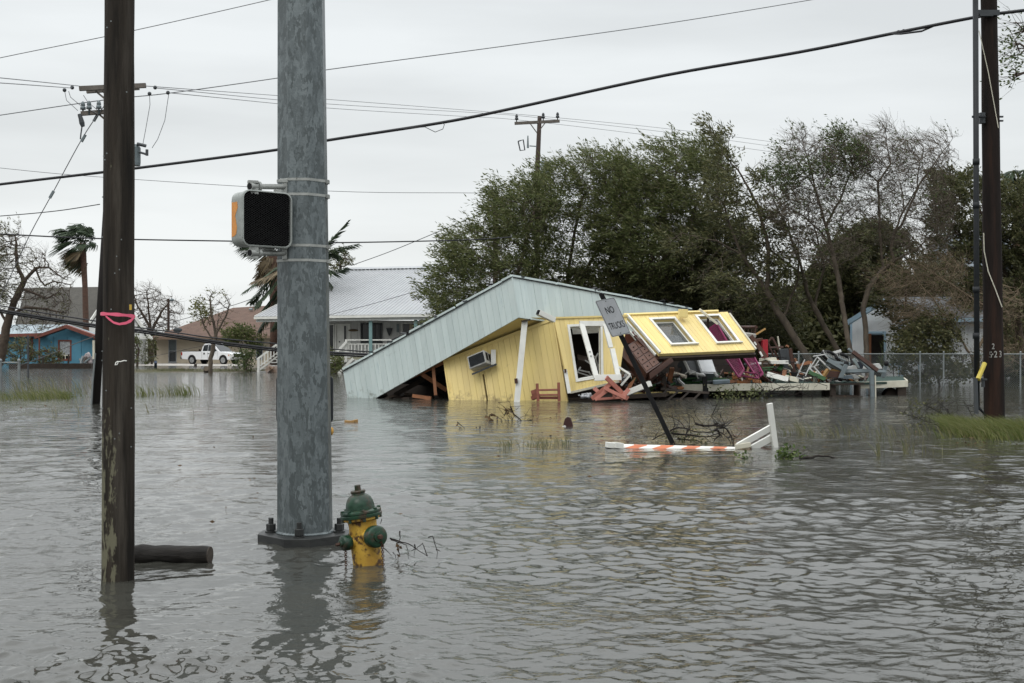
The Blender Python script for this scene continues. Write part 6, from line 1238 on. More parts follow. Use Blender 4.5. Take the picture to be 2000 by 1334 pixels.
# ------------------------------------------------------------------ trees: limbs grown towards points spread through the crown
NR = np.random.default_rng(11)
def unit(a): return a/np.maximum(np.linalg.norm(a, axis=-1, keepdims=True), 1e-9)
def colonize(limbs, att, step, infl, kill, trop, iters=140, jit=.25):
    nodes, par = [], []
    for li, ln in enumerate(limbs):
        if li == 0: prev = -1
        else:
            d = np.linalg.norm(np.array(nodes)-ln[0], axis=1); prev = int(d.argmin())
        for k in range(len(ln)-1):
            a, b = ln[k], ln[k+1]; L_ = np.linalg.norm(b-a); m = max(1, int(round(L_/step)))
            for j in range(0 if (k == 0 and li == 0) else 1, m+1):
                p = a+(b-a)*j/m+NR.normal(0, step*.05, 3); nodes.append(p); par.append(prev); prev = len(nodes)-1
    nodes = [np.asarray(n, float) for n in nodes]; A = att.copy()
    near = np.full(len(A), -1); nd = np.full(len(A), 1e9); new = list(range(len(nodes)))
    for it in range(iters):
        if not len(A) or not new: break
        NP = np.array([nodes[i] for i in new]); ids = np.array(new)
        for c0 in range(0, len(NP), 400):
            D = np.linalg.norm(A[:, None, :]-NP[None, c0:c0+400], axis=2); k = D.argmin(1); dm = D[np.arange(len(A)), k]
            u = dm < nd; nd[u] = dm[u]; near[u] = ids[c0:c0+400][k[u]]
        keep = nd > kill; A, near, nd = A[keep], near[keep], nd[keep]
        act = nd < infl
        if not act.any(): break
        src = np.array([nodes[i] for i in near[act]]); dirs = unit(A[act]-src); acc = {}
        for i, d in zip(near[act], dirs): acc[i] = acc.get(i, 0)+d
        new = []
        for i, d in acc.items():
            d = unit(unit(np.asarray(d))+trop+NR.normal(0, jit, 3)); nodes.append(nodes[i]+d*step); par.append(i); new.append(len(nodes)-1)
        if len(nodes) > 15000: break
    return np.array(nodes), np.array(par)
def branch_mesh(nodes, par, r_base, r_tip, expo=.5):
    n = len(nodes); cnt = np.zeros(n); kids = np.zeros(n, int)
    for i in range(n):
        if par[i] >= 0: kids[par[i]] += 1
    cnt[kids == 0] = 1
    for i in range(n-1, -1, -1):
        if par[i] >= 0: cnt[par[i]] += cnt[i]
    r = r_tip+(r_base-r_tip)*(cnt/cnt.max())**expo
    V, Fq = [], []; off = 0
    for lo, hi, ns in ((0, .03, 3), (.03, .09, 5), (.09, 9, 9)):
        seg = np.array([i for i in range(n) if par[i] >= 0 and lo <= r[i] < hi])
        if not len(seg): continue
        a, b = nodes[par[seg]], nodes[seg]; d = unit(b-a); ra = np.minimum(r[par[seg]], r[seg]*1.35); rb = r[seg]
        a = a-d*(ra*.35)[:, None]
        ref = np.where(np.abs(d[:, 2:3]) < .9, np.array([[0, 0, 1.]]), np.array([[1., 0, 0]])); x = unit(np.cross(d, ref)); y = np.cross(d, x)
        ang = np.arange(ns)*2*math.pi/ns; ca, sa = np.cos(ang), np.sin(ang)
        ring = x[:, None]*ca[None, :, None]+y[:, None]*sa[None, :, None]
        v = np.concatenate([a[:, None]+ring*ra[:, None, None], b[:, None]+ring*rb[:, None, None]], 1)
        V.append(v.reshape(-1, 3)); k = np.arange(ns); f = np.stack([k, (k+1) % ns, (k+1) % ns+ns, k+ns], 1)
        Fq.append((np.arange(len(seg))[:, None, None]*2*ns+f[None]+off).reshape(-1, 4)); off += len(seg)*2*ns
    return np.concatenate(V), np.concatenate(Fq), cnt
def leaf_quads(c, d, L_, w):
    """kites: centre-line base c, direction d"""
    n = len(c); s = unit(np.cross(d, NR.normal(0, 1, (n, 3)))); nn = np.cross(d, s); L_ = L_[:, None]; w = w[:, None]
    v = np.stack([c, c+d*L_*.45+s*w*.5+nn*L_*.06, c+d*L_, c+d*L_*.45-s*w*.5+nn*L_*.06], 1).reshape(-1, 3)
    return v, np.arange(n*4).reshape(n, 4)
DENS = 2.8
WIND = np.array([-.80, .08, .16])
def ell(Y, *specs):
    """points spread in ellipsoids (px cx, cy, rx, ry, depth radius m, number[, dY])"""
    out_ = []
    for sp in specs:
        cx, cy, rx, ry, rd, n = sp[:6]; n = int(n*DENS); dy = sp[6] if len(sp) > 6 else 0
        u = unit(NR.normal(0, 1, (n, 3)))*(NR.random((n, 1))**(1/2.4)); px, py = cx+u[:, 0]*rx, cy+u[:, 2]*ry; yy = Y+dy+u[:, 1]*rd
        out_.append(np.stack([(px-1000)/F*yy, yy, H-(py-680)/F*yy], 1))
    return np.concatenate(out_)
def lim(Y, *pts): return np.array([tuple(P(p[0], p[1], Y+(p[2] if len(p) > 2 else 0))) for p in pts])
def tree(name, label, Y, limbs, att, r_base, bark, lmat=None, step=.34, infl=3.0, kill=.42, trop=(-.30, 0, .16), r_tip=.006, per=10, leaf=(.17, .05), spread=.07, wind=WIND, wj=.42, lcond=None, group=None, cat='tree', thr=2, skip=.18, nscale=.5, expo=.6, jit=.25, ntw=2, tw=.6, tj=.36):
    c = limbs[0][0]; o = thing(name, label, cat, (c[0], c[1], 0), group)
    nodes, par = colonize(limbs, att, step, infl, kill, np.array(trop), jit=jit)
    V, Fq, cnt = branch_mesh(nodes, par, r_base, r_tip, expo)
    ti = np.where((cnt <= thr) & (par >= 0))[0]; ti = np.repeat(ti, ntw); base = nodes[ti]; pd = unit(base-nodes[par[ti]]); m = len(ti)
    d1 = unit(pd*.7+wind*.42+NR.normal(0, tj, (m, 3))); d2 = unit(d1+wind*.75+NR.normal(0, tj*.4, (m, 3))); L_ = tw*NR.uniform(.5, 1.2, m)[:, None]
    p1 = base+d1*L_*.5; p2 = p1+d2*L_*.5                 # fine twigs, two pieces each, three-sided
    x = unit(np.cross(d1, np.array([.3, .5, .8]))); y = np.cross(d1, x); rr = np.array([r_tip*.8, r_tip*.65, r_tip*.4]); tv = []
    for q_, r_ in zip((base, p1, p2), rr):
        for a in (0, 2.094, 4.189): tv.append(q_+(x*math.cos(a)+y*math.sin(a))*r_)
    tv = np.stack(tv, 1).reshape(-1, 3); pat = np.array([(k, (k+1) % 3, (k+1) % 3+3, k+3) for k in range(3)]+[(k+3, (k+1) % 3+3, (k+1) % 3+6, k+6) for k in range(3)])
    tf = (np.arange(m)*9)[:, None, None]+pat[None]+len(V)
    np_mesh('trunk' if cat == 'tree' else 'stem', np.concatenate([V, tv]), np.concatenate([Fq, tf.reshape(-1, 4)]), bark, o, smooth=True)
    if lmat:
        nv = np.array([mnoise.noise(Vector(t)*nscale)+.5*mnoise.noise(Vector(t)*nscale*2.7) for t in base]) if m else np.zeros(0)
        ok = nv > -.5+skip
        if lcond is not None: ok &= lcond(base)
        idx = np.repeat(np.where(ok)[0], per); t = NR.random((len(idx), 1))**.8*1.05
        b1, b2, b3 = base[idx], p1[idx], p2[idx]; pos = np.where(t < .5, b1+(b2-b1)*t*2, b2+(b3-b2)*(t-.5)*2)+NR.normal(0, spread, (len(idx), 3))
        d = unit(d2[idx]*.7+wind*.35+NR.normal(0, wj, (len(idx), 3))); Ln = leaf[0]*NR.uniform(.5, 1.25, len(idx))
        v, f = leaf_quads(pos, d, Ln, leaf[1]*NR.uniform(.7, 1.2, len(idx))); np_mesh('crown', v, f, lmat, o)
        print('TREE', name, len(nodes), m, len(idx))
    return o
lf_ever = leaf_mat('evergreen_leaf', [(.044, .058, .018), (.078, .098, .030), (.115, .132, .046), (.165, .17, .075)], .42)
lf_dark = leaf_mat('dark_leaf', [(.030, .035, .015), (.054, .060, .022), (.084, .088, .034), (.125, .12, .055)], .35)
lf_olive = leaf_mat('wind_burnt_leaf', [(.040, .046, .020), (.066, .072, .028), (.10, .10, .04), (.14, .135, .06)], .3)
lf_fresh = leaf_mat('fresh_leaf', [(.035, .055, .018), (.06, .085, .028), (.10, .13, .045)], .3)

G_T = 'wind blown evergreens behind the yellow house'
tree('evergreen_tree', 'leftmost green tree of the group, sloping down behind the pale blue fascia', 54, [lim(54, (985, 740), (990, 640), (1010, 540), (1030, 460), (1045, 410)), lim(54, (995, 620), (940, 570), (890, 560)), lim(54, (1000, 590), (960, 500), (945, 460))],
     ell(54, (890, 580, 48, 60, 2, 160), (935, 510, 60, 70, 2.2, 200), (960, 600, 100, 60, 2.5, 240), (1015, 435, 66, 76, 2.2, 280), (1000, 520, 80, 80, 2.4, 200), (1058, 395, 40, 48, 2, 130), (905, 490, 26, 40, 1.3, 50), (865, 600, 24, 40, 1.2, 60), (975, 400, 20, 22, 1, 30)),
     .16, m_bark, lf_ever, per=20, ntw=3, tw=1.0, leaf=(.22, .05), skip=.20, nscale=.8)
tree('evergreen_tree', 'thin topped middle tree with sky and brown boughs showing through, below the far pole', 56, [lim(56, (1112, 740), (1100, 640), (1108, 540), (1125, 440), (1140, 380)), lim(56, (1104, 600), (1160, 500), (1200, 400)), lim(56, (1105, 580), (1050, 500), (1040, 430)), lim(56, (1102, 620), (1170, 560), (1240, 520))],
     ell(56, (1110, 350, 50, 38, 2, 140), (1165, 340, 60, 44, 2, 180), (1215, 335, 46, 36, 2, 120), (1095, 420, 75, 60, 2, 210), (1180, 400, 70, 60, 2, 210), (1120, 510, 90, 55, 2, 130), (1200, 490, 60, 50, 2, 80), (1130, 580, 90, 45, 2.2, 90), (1060, 590, 60, 40, 2, 70)),
     .15, m_twig, lf_ever, per=18, ntw=3, tw=1.0, leaf=(.21, .045), skip=.24, nscale=.7)
tree('evergreen_tree', 'tallest dense green tree of the group, in its middle', 55, [lim(55, (1262, 740), (1255, 640), (1265, 540), (1285, 440), (1312, 370), (1325, 320)), lim(55, (1262, 560), (1220, 480), (1215, 400)), lim(55, (1265, 540), (1340, 460), (1370, 370)), lim(55, (1258, 610), (1340, 560), (1400, 500))],
     ell(55, (1310, 305, 36, 26, 1.8, 90), (1350, 325, 60, 44, 2, 170), (1275, 365, 72, 56, 2.4, 230), (1340, 400, 88, 80, 2.8, 340), (1240, 440, 72, 80, 2.5, 220), (1310, 480, 105, 80, 3, 300), (1390, 350, 42, 70, 2, 150), (1400, 330, 24, 30, 1.2, 60), (1230, 345, 40, 32, 1.6, 90)),
     .18, m_bark, lf_ever, per=20, ntw=3, tw=1.0, leaf=(.22, .05), skip=.20, nscale=.8)
tree('evergreen_tree', 'low dark tree filling the gap behind the yellow wall panel', 57, [lim(57, (1345, 745), (1340, 660), (1330, 600), (1300, 540)), lim(57, (1340, 650), (1400, 580), (1430, 520)), lim(57, (1338, 640), (1250, 590), (1190, 570)), lim(57, (1342, 680), (1430, 650), (1480, 620))],
     ell(57, (1190, 560, 90, 45, 2.5, 200), (1290, 570, 100, 60, 3, 300), (1390, 570, 90, 80, 3, 340), (1420, 490, 70, 60, 2.6, 220), (1450, 640, 80, 60, 2.6, 260), (1340, 650, 120, 50, 2.5, 220), (1520, 620, 60, 60, 2, 140)),
     .15, m_twig, lf_dark, per=24, ntw=3, tw=.8, leaf=(.21, .06), skip=.05)
tree('leaning_tree', 'tree with long bare trunk leaning left from behind the white chair frames', 51, [lim(51, (1592, 722), (1560, 672), (1528, 622), (1488, 555), (1450, 500), (1425, 440), (1412, 380)), lim(51, (1500, 570), (1500, 480), (1480, 400), (1440, 330)), lim(51, (1450, 500), (1400, 470), (1330, 455)), lim(51, (1530, 625), (1560, 540), (1560, 470))],
     ell(51, (1415, 300, 28, 60, 1.2, 70), (1430, 390, 55, 60, 2, 150), (1490, 350, 30, 28, 1.3, 60), (1480, 430, 60, 60, 2, 130), (1350, 470, 60, 25, 1.6, 60), (1530, 500, 50, 60, 1.8, 100), (1440, 560, 70, 50, 2, 90), (1390, 250, 16, 20, .8, 14), (1427, 270, 16, 18, .8, 14)),
     .15, m_bark, lf_olive, per=12, leaf=(.22, .06), skip=.25, nscale=.8)
tree('leaning_tree', 'slimmer leaning trunk between the long leaning tree and the bare tree', 52, [lim(52, (1668, 735), (1640, 690), (1606, 630), (1580, 580), (1565, 520), (1540, 450), (1505, 380)), lim(52, (1590, 600), (1610, 520), (1590, 440)), lim(52, (1570, 540), (1520, 500), (1480, 470))],
     ell(52, (1530, 420, 50, 60, 1.6, 110), (1590, 440, 40, 60, 1.6, 90), (1500, 500, 60, 50, 1.8, 90), (1560, 520, 60, 40, 1.8, 80), (1520, 590, 60, 40, 1.6, 70)), .11, m_bark, lf_olive, per=6, leaf=(.2, .06), skip=.4, step=.32, kill=.4)
DENS = 5.0
q = lambda x, y: (1400+x*.3, 200+y*.3)
BT_ = 49.5
tree('bare_tree', 'tall tree with thin green tips, left of the two nearly bare trees by the shed', BT_, [lim(BT_, (1680, 735), (1662, 690), (1652, 640), (1646, 600), q(800, 1200), q(760, 1000), q(710, 800), q(640, 560), q(600, 380), q(565, 290)), lim(BT_, q(760, 1000), q(690, 850), q(560, 740), q(420, 660)), lim(BT_, q(710, 800), q(800, 640), q(880, 430)), lim(BT_, q(640, 560), q(520, 380), q(480, 290)), lim(BT_, q(780, 1100), q(640, 920), q(520, 860))],
     ell(BT_, (1565, 318, 48, 52, 1.6, 160), (1620, 318, 52, 54, 1.8, 180), (1672, 310, 36, 46, 1.4, 110), (1560, 400, 62, 60, 1.8, 150), (1630, 400, 60, 70, 2, 160), (1562, 270, 26, 18, 1, 30), (1620, 480, 80, 45, 2, 120), (1640, 270, 26, 16, 1, 24)),
     .10, m_bark, lf_fresh, per=6, leaf=(.15, .055), step=.2, kill=.25, r_tip=.0075, tw=.75, ntw=3, skip=.62, nscale=.9, lcond=lambda t: (t[:, 2] > 1.5+(680-355)/F*BT_-.3) | (NR.random(len(t)) < .22), trop=(-.08, 0, .22))
tree('bare_tree', 'tall leafless curved tree, right of the two nearly bare trees by the shed', BT_+.4, [lim(BT_+.4, (1695, 735), (1693, 690), (1690, 640), (1686, 600), q(990, 1200), q(1090, 1080), q(1150, 1030), q(1300, 960), q(1400, 860)), lim(BT_+.4, q(1085, 1090), q(1060, 850), q(1060, 700), q(1050, 520), q(1000, 470), q(820, 400)), lim(BT_+.4, q(1130, 1000), q(1150, 860), q(1220, 700), q(1210, 620), q(1190, 500)), lim(BT_+.4, q(1180, 850), q(1320, 530), q(1450, 350), q(1520, 260)), lim(BT_+.4, q(1050, 520), q(1130, 400), q(1100, 250)), lim(BT_+.4, q(1220, 700), q(1300, 560), q(1320, 380))],
     ell(BT_+.4, (1700, 310, 55, 55, 1.8, 170), (1760, 320, 62, 62, 2, 210), (1820, 320, 44, 60, 1.6, 150), (1740, 400, 72, 56, 2, 190), (1820, 400, 50, 56, 1.8, 120), (1850, 280, 16, 30, .9, 30), (1730, 255, 20, 22, 1, 40), (1790, 470, 80, 30, 2, 90), (1840, 420, 40, 40, 1.4, 60)),
     .105, m_bark, lf_fresh, per=4, leaf=(.14, .05), step=.2, kill=.25, r_tip=.0075, tw=.75, ntw=3, skip=.55, nscale=.9, lcond=lambda t: NR.random(len(t)) < .18, trop=(-.06, 0, .24))
DENS = 2.8
tree('spreading_tree', 'dark spreading tree whose boughs rise behind the white shed', 63, [lim(63, (1640, 745), (1650, 660), (1680, 590), (1720, 540)), lim(63, (1660, 630), (1740, 590), (1820, 600)), lim(63, (1655, 650), (1620, 580), (1610, 520)), lim(63, (1740, 590), (1790, 560), (1830, 540))],
     ell(63, (1690, 520, 95, 55, 3, 330), (1770, 570, 90, 55, 3, 320), (1640, 560, 60, 60, 2.4, 180), (1720, 470, 70, 32, 2.4, 150), (1830, 560, 50, 50, 2.4, 120)), .22, m_twig, lf_dark, per=26, ntw=3, tw=.7, leaf=(.19, .08), skip=.02)
tree('hanging_bough', 'leafy dark bough hanging in front of the shed gable', 52.5, [lim(52.5, (1770, 540), (1768, 600), (1765, 640))], ell(52.5, (1765, 612, 36, 26, .9, 50), (1780, 640, 22, 22, .8, 26), (1740, 590, 40, 20, .9, 40), (1805, 630, 26, 36, .8, 34)), .05, m_twig, lf_dark, per=14, leaf=(.17, .09), skip=.15, step=.25, kill=.35, cat='bough', trop=(0, 0, -.2))
tree('right_tree', 'dense wind blown tree behind the right wooden pole', 55, [lim(55, (2010, 745), (1990, 640), (1965, 540), (1940, 450), (1900, 390)), lim(55, (1990, 620), (2020, 520), (2030, 420)), lim(55, (1965, 540), (1900, 500), (1860, 440))],
     ell(55, (1880, 390, 46, 56, 2, 190), (1855, 370, 26, 40, 1.4, 70), (1930, 420, 55, 60, 2.2, 200), (1990, 440, 60, 80, 2.4, 240), (1900, 490, 55, 50, 2, 150), (1985, 570, 60, 80, 2.4, 240), (2050, 480, 60, 90, 2.4, 200), (1920, 580, 50, 60, 2, 120), (1845, 440, 26, 40, 1.4, 60)),
     .16, m_twig, lf_dark, per=22, ntw=3, tw=.7, leaf=(.19, .07), skip=.2, nscale=.7)
DENS = 4.4
tree('broken_tree', 'broken tan limbs and bent bare branches behind the right wooden pole', 50, [lim(50, (1915, 745), (1895, 690), (1862, 640), (1820, 580), (1770, 530)), lim(50, (1900, 700), (1940, 620), (1990, 570)), lim(50, (1925, 600, 1), (1850, 551), (1790, 512), (1730, 503)), lim(50, (1880, 665), (1840, 640), (1790, 590)), lim(50, (1935, 640), (1975, 700), (2005, 720))],
     ell(50, (1770, 540, 70, 40, 1.6, 130), (1830, 530, 70, 46, 1.6, 150), (1850, 600, 60, 50, 1.5, 120), (1790, 600, 50, 40, 1.4, 80), (1960, 600, 50, 50, 1.5, 80), (1960, 690, 50, 40, 1.4, 60)), .085, M('tan_bark', (.19, .145, .095), (.12, .09, .06), sc=4, rough=.9), lf_olive, per=3, leaf=(.18, .06), step=.26, kill=.3, r_tip=.008, ntw=3, tw=.9, skip=.5, trop=(-.25, 0, -.05), lcond=lambda t: NR.random(len(t)) < .3)
tree('shrub', 'bushy half stripped shrub at the fence in front of the shed', 49.8, [lim(49.8, (1835, 756), (1830, 700), (1815, 650)), lim(49.8, (1835, 740), (1800, 690), (1790, 650)), lim(49.8, (1835, 745), (1870, 700), (1890, 690))],
     ell(49.8, (1800, 690, 40, 56, 1, 120), (1840, 660, 44, 44, 1, 100), (1870, 715, 40, 34, 1, 90), (1810, 740, 34, 22, .9, 50), (1905, 710, 20, 26, .8, 30)), .05, m_twig, lf_olive, per=12, ntw=3, leaf=(.15, .075), step=.24, kill=.32, skip=.28, nscale=1.1, cat='shrub')
DENS = 2.8
tree('shrub', 'small tuft of tall weeds by the shed doorway', 50.5, [lim(50.5, (1745, 748), (1745, 700))], ell(50.5, (1745, 715, 16, 26, .5, 30)), .02, m_twig, lf_fresh, per=12, leaf=(.28, .03), spread=.12, step=.2, kill=.25, skip=.0, cat='shrub', wind=np.array([-.2, 0, .8]), wj=.4)
tree('overhanging_branch', 'leafy twigs reaching in at the top right corner of the sky', 26, [lim(26, (2130, 830), (2120, 400), (2090, 200), (2030, 110), (1990, 85)), lim(26, (2050, 140), (2005, 140), (1985, 150)), lim(26, (2030, 110), (2000, 60), (1985, 45))], ell(26, (1992, 90, 22, 26, .5, 30), (1985, 145, 16, 16, .4, 16), (1995, 55, 12, 14, .3, 12), (2060, 110, 50, 60, .8, 60)), .09, m_twig, lf_fresh, per=5, leaf=(.09, .05), spread=.09, step=.16, kill=.2, infl=2, skip=.1, cat='tree')
# left side trees
q = lambda x, y: (.225*x, 430+.225*y)
LY = 88
tree('bare_tree', 'battered nearly bare tree with a thick leaning trunk at the left edge', LY, [lim(LY, (-8, 728), (4, 690), (14, 632), (29, 587), (47, 549), (70, 524)), lim(LY, (47, 549), (34, 520), (32, 486), (30, 460)), lim(LY, (70, 524), (78, 547), (88, 558), (106, 549), (138, 556)), lim(LY, (40, 562), (90, 583), (113, 572), (120, 560)), lim(LY, (20, 615), (50, 600), (80, 602), (120, 610)), lim(LY, (14, 632), (-20, 570), (-30, 520)), lim(LY, (70, 524), (95, 522), (118, 540), (132, 548))],
     ell(LY, (28, 490, 34, 46, 1.8, 150), (75, 510, 30, 30, 1.6, 80), (110, 545, 40, 22, 1.6, 70), (60, 570, 56, 30, 2, 150), (120, 590, 30, 40, 1.6, 90), (0, 470, 26, 36, 1.8, 90), (0, 560, 30, 60, 2, 80), (80, 625, 50, 24, 1.8, 80)), .30, m_twig, lf_olive, per=5, leaf=(.26, .06), step=.34, kill=.42, r_tip=.010, tw=.9, ntw=3, skip=.3, trop=(-.05, 0, .0), lcond=lambda t: (t[:, 0] < P(35, 0, LY).x) | (NR.random(len(t)) < .25))
tree('bare_tree', 'dark leafless tree behind the ribbon pole, beside the lamp pole', 128, [lim(128, (296, 712), (294, 650), (290, 600), (286, 570)), lim(128, (294, 650), (315, 610), (330, 590)), lim(128, (294, 640), (270, 600), (262, 580))], ell(128, (290, 590, 34, 36, 2.6, 190), (325, 610, 36, 34, 2.6, 170), (262, 600, 30, 40, 2.6, 120), (300, 640, 50, 24, 2.6, 100)), .26, m_twig, None, step=.42, kill=.5, infl=4, r_tip=.014, tw=1.1, ntw=3, trop=(0, 0, .1))
tree('small_tree', 'small thin tree with yellowish leaves in front of the white pickup', 73.5, [lim(73.5, (411, 730), (412, 700), (417, 672), (423, 650), (426, 620)), lim(73.5, (418, 668), (400, 640), (392, 615)), lim(73.5, (423, 650), (440, 620), (448, 595)), lim(73.5, (422, 655), (412, 610), (410, 580))], ell(73.5, (412, 595, 26, 34, 1, 100), (440, 600, 20, 34, 1, 70), (395, 612, 22, 24, .9, 80), (425, 625, 34, 22, 1, 70)), .13, m_bark, leaf_mat('yellow_leaf', [(.07, .075, .02), (.11, .115, .03), (.15, .15, .05)], .3), per=7, leaf=(.16, .09), step=.26, kill=.34, skip=.0, lcond=lambda t: (t[:, 0] < P(412, 0, 73.5).x) & (t[:, 2] < P(0, 594, 73.5).z) | (NR.random(len(t)) < .06), trop=(0, 0, .15), wind=np.array([-.3, 0, .1]))
tree('shrub', 'round green tree like shrub before the tan house, right of the pickup', 80, [lim(80, (478, 726), (476, 700), (470, 680)), lim(80, (477, 712), (492, 690), (500, 670))], ell(80, (475, 660, 30, 18, 1, 140), (500, 668, 16, 14, .8, 50), (455, 665, 10, 10, .6, 20)), .08, m_twig, lf_ever, per=22, leaf=(.2, .09), step=.3, kill=.36, skip=0, cat='shrub')
tree('shrub', 'low bright green shrub at the foot of the porch stairs', 78, [lim(78, (482, 728), (482, 705))], ell(78, (482, 708, 15, 18, .6, 60), (490, 700, 10, 12, .5, 30)), .04, m_twig, lf_fresh, per=18, leaf=(.16, .08), spread=.16, step=.25, kill=.3, skip=0, cat='shrub')
tree('shrub', 'dark green shrub beside the porch stair behind the signal pole', 72.5, [lim(72.5, (658, 736), (655, 712))], ell(72.5, (655, 712, 22, 22, .9, 90), (672, 722, 10, 10, .6, 25)), .05, m_twig, lf_ever, per=16, leaf=(.2, .08), step=.3, kill=.36, skip=.1, cat='shrub')
for (cx, cy, rx, ry, Yb, lab, lm) in ((38, 692, 40, 24, 95, 'brownish bush in front of the blue house, left one', lf_olive), (100, 700, 28, 18, 95.5, 'brownish bush in front of the blue house, under the foil window', lf_olive), (268, 682, 12, 34, 104, 'tall narrow green shrub at the grey house wall', lf_ever), (297, 685, 10, 32, 112, 'dark thin shrub between grey house and tan house', lf_dark), (664, 508, 28, 20, 92, 'small tree top showing above the white house roof beside the palm', lf_olive)):
    top = lab.startswith('small tree'); cat_ = 'tree' if top else 'shrub'
    tree('tree' if top else 'shrub', lab, Yb, [lim(Yb, (cx, 724), (cx, cy+ry*.6), (cx+3, cy))], ell(Yb, (cx, cy, rx, ry, 1.4, int(90+rx*2))), .10, m_twig, lm, per=10, leaf=(.26, .08), step=.36, kill=.44, skip=.1, cat=cat_)

# ------------------------------------------------------------------ palms
lf_palm = leaf_mat('palm_green', [(.018, .032, .016), (.035, .055, .028), (.06, .085, .045)], .2)
lf_dead = leaf_mat('dead_palm', [(.07, .05, .03), (.12, .09, .05), (.20, .155, .09)], .2)
m_ptrunk = M('palm_trunk', (.095, .052, .036), (.055, .034, .026), sc=3, st=(1, 1, 4), rough=.9, bump=.03)
def fan(o, c, d, size, mat, wnd=.5, n=17, name='frond'):
    d = np.array(d, float); d /= np.linalg.norm(d); pet = c+d*size*.55; up = np.array([0, 0, 1.]); s = unit(np.cross(d, up+NR.normal(0, .3, 3))); vs, fs = [], []
    b = MB(); b.tube([Vector(c), Vector(c+d*size*.3+up*size*.03), Vector(pet)], .022, 5)
    for k in range(n):
        a = (k/(n-1)-.5)*2.5; e = d*math.cos(a)+s*math.sin(a); w = np.cross(e, np.cross(d, s)); w = unit(w)*size*.035
        L_ = size*.75*NR.uniform(.75, 1.1); p1 = pet+e*L_*.5+np.array([-wnd*.15, 0, -.03])*size; p2 = pet+e*L_*.8+np.array([-wnd*.55, 0, -.22])*size; p3 = p2+np.array([-wnd*.35, 0, -.25])*size*.5
        i0 = len(b.v); b.v += [tuple(x) for x in (pet, p1+w, p1-w, p2+w*.7, p2-w*.7, p3)]; b.f += [(i0, i0+1, i0+2), (i0+1, i0+3, i0+4, i0+2), (i0+3, i0+5, i0+4)]; b.m += [0]*3
    return b.build(name, mat, o, fix=False)
def pinnate(o, pts, mat, n=34, ll=.55, wnd=.2, name='frond'):
    P_ = [Vector(p) for p in pts]; b = MB(); dense = []
    for i in range(len(P_)-1):
        for k in range(8): dense.append(P_[i].lerp(P_[i+1], k/8))
    dense.append(P_[-1]); sm = [dense[0]]+[(dense[i-1]+dense[i]*2+dense[i+1])/4 for i in range(1, len(dense)-1)]+[dense[-1]]
    m = len(sm); b.tube(sm, [.05*(1-.8*i/m)+.008 for i in range(m)], 5)
    for k in range(n):
        t = (k+1)/(n+1); i = min(m-2, int(t*(m-1))); p = sm[i]; d = (sm[i+1]-sm[i]).normalized(); s0 = d.cross(Vector((0, 0, 1))).normalized(); L_ = ll*(.35+1.1*math.sin(math.pi*min(.93, .1+t*.85)))*.8
        for sg in (1, -1):
            e = (d*.75+s0*sg*.65+Vector((-wnd, 0, -.28))+rdir()*.12).normalized(); w = e.cross(Vector((0, 0, 1))).normalized()*.055+Vector((0, 0, .03)); q_ = p+e*L_; b.add([p, p+e*L_*.4+w, q_+Vector((0, 0, -.05)), p+e*L_*.4-w], [(0, 1, 2, 3)])
    return b.build(name, mat, o, fix=False)
pt = P(166, 715, 106); fpalm = thing('fan_palm', 'tall fan palm with wind swept fronds behind the blue house', 'palm', (pt.x, pt.y, 0))
b = MB(); b.tube([P(169, 718, 106), P(168, 640, 106), P(166, 560, 106), P(163, 505, 106), P(160, 476, 106)], [.34, .26, .23, .26, .34], 12); b.build('trunk', m_ptrunk, fpalm, smooth=True)
cc_ = np.array(P(159, 470, 106))
for k in range(30):
    a = R.uniform(0, 6.28); el = R.uniform(-.2, 1.1); d = (math.cos(a)*math.cos(el)-.55, math.sin(a)*math.cos(el)*.8, math.sin(el)); fan(fpalm, cc_+NR.normal(0, .15, 3), d, R.uniform(1.3, 1.9), lf_palm, .65)
for k in range(26): d = (R.uniform(-1, .35), R.uniform(-.7, .7), R.uniform(-1.3, -.3)); fan(fpalm, cc_-np.array([0, 0, R.uniform(.1, 1.5)]), d, R.uniform(1.0, 1.5), lf_dead if k % 3 else lf_palm, .7)
for k in range(4): fan(fpalm, cc_, (1, R.uniform(-.4, .4), R.uniform(.5, .9)), 1.1, lf_palm, -.1)
pt = P(537, 722, 84); fpalm2 = thing('fan_palm', 'fan palm with a brown dead skirt behind the pedestrian signal', 'palm', (pt.x, pt.y, 0))
b = MB(); b.tube([P(537, 724, 84), P(537, 640, 84), P(535, 540, 84), P(533, 490, 84)], [.38, .33, .32, .36], 12); b.build('trunk', m_ptrunk, fpalm2, smooth=True)
cc_ = np.array(P(528, 480, 84))
for k in range(20):
    a = R.uniform(0, 6.28); el = R.uniform(-.3, .9); d = (math.cos(a)*math.cos(el)-.5, math.sin(a)*math.cos(el)*.8, math.sin(el)); fan(fpalm2, cc_+NR.normal(0, .1, 3), d, R.uniform(1.2, 1.7), lf_palm, .9)
for k in range(26): fan(fpalm2, cc_-np.array([0, 0, R.uniform(.1, 1.3)]), (R.uniform(-.6, .6), R.uniform(-.6, .6), -1.2), R.uniform(1.0, 1.4), lf_dead, .35)
pt = P(578, 724, 79); dpalm = thing('date_palm', 'date palm with long drooping feather fronds half hidden by the galvanised pole', 'palm', (pt.x, pt.y, 0))
b = MB(); b.tube([P(580, 726, 79), P(580, 620, 79), P(582, 540, 79), P(584, 510, 79)], [.40, .34, .34, .44], 12); b.build('trunk', m_ptrunk, dpalm, smooth=True)
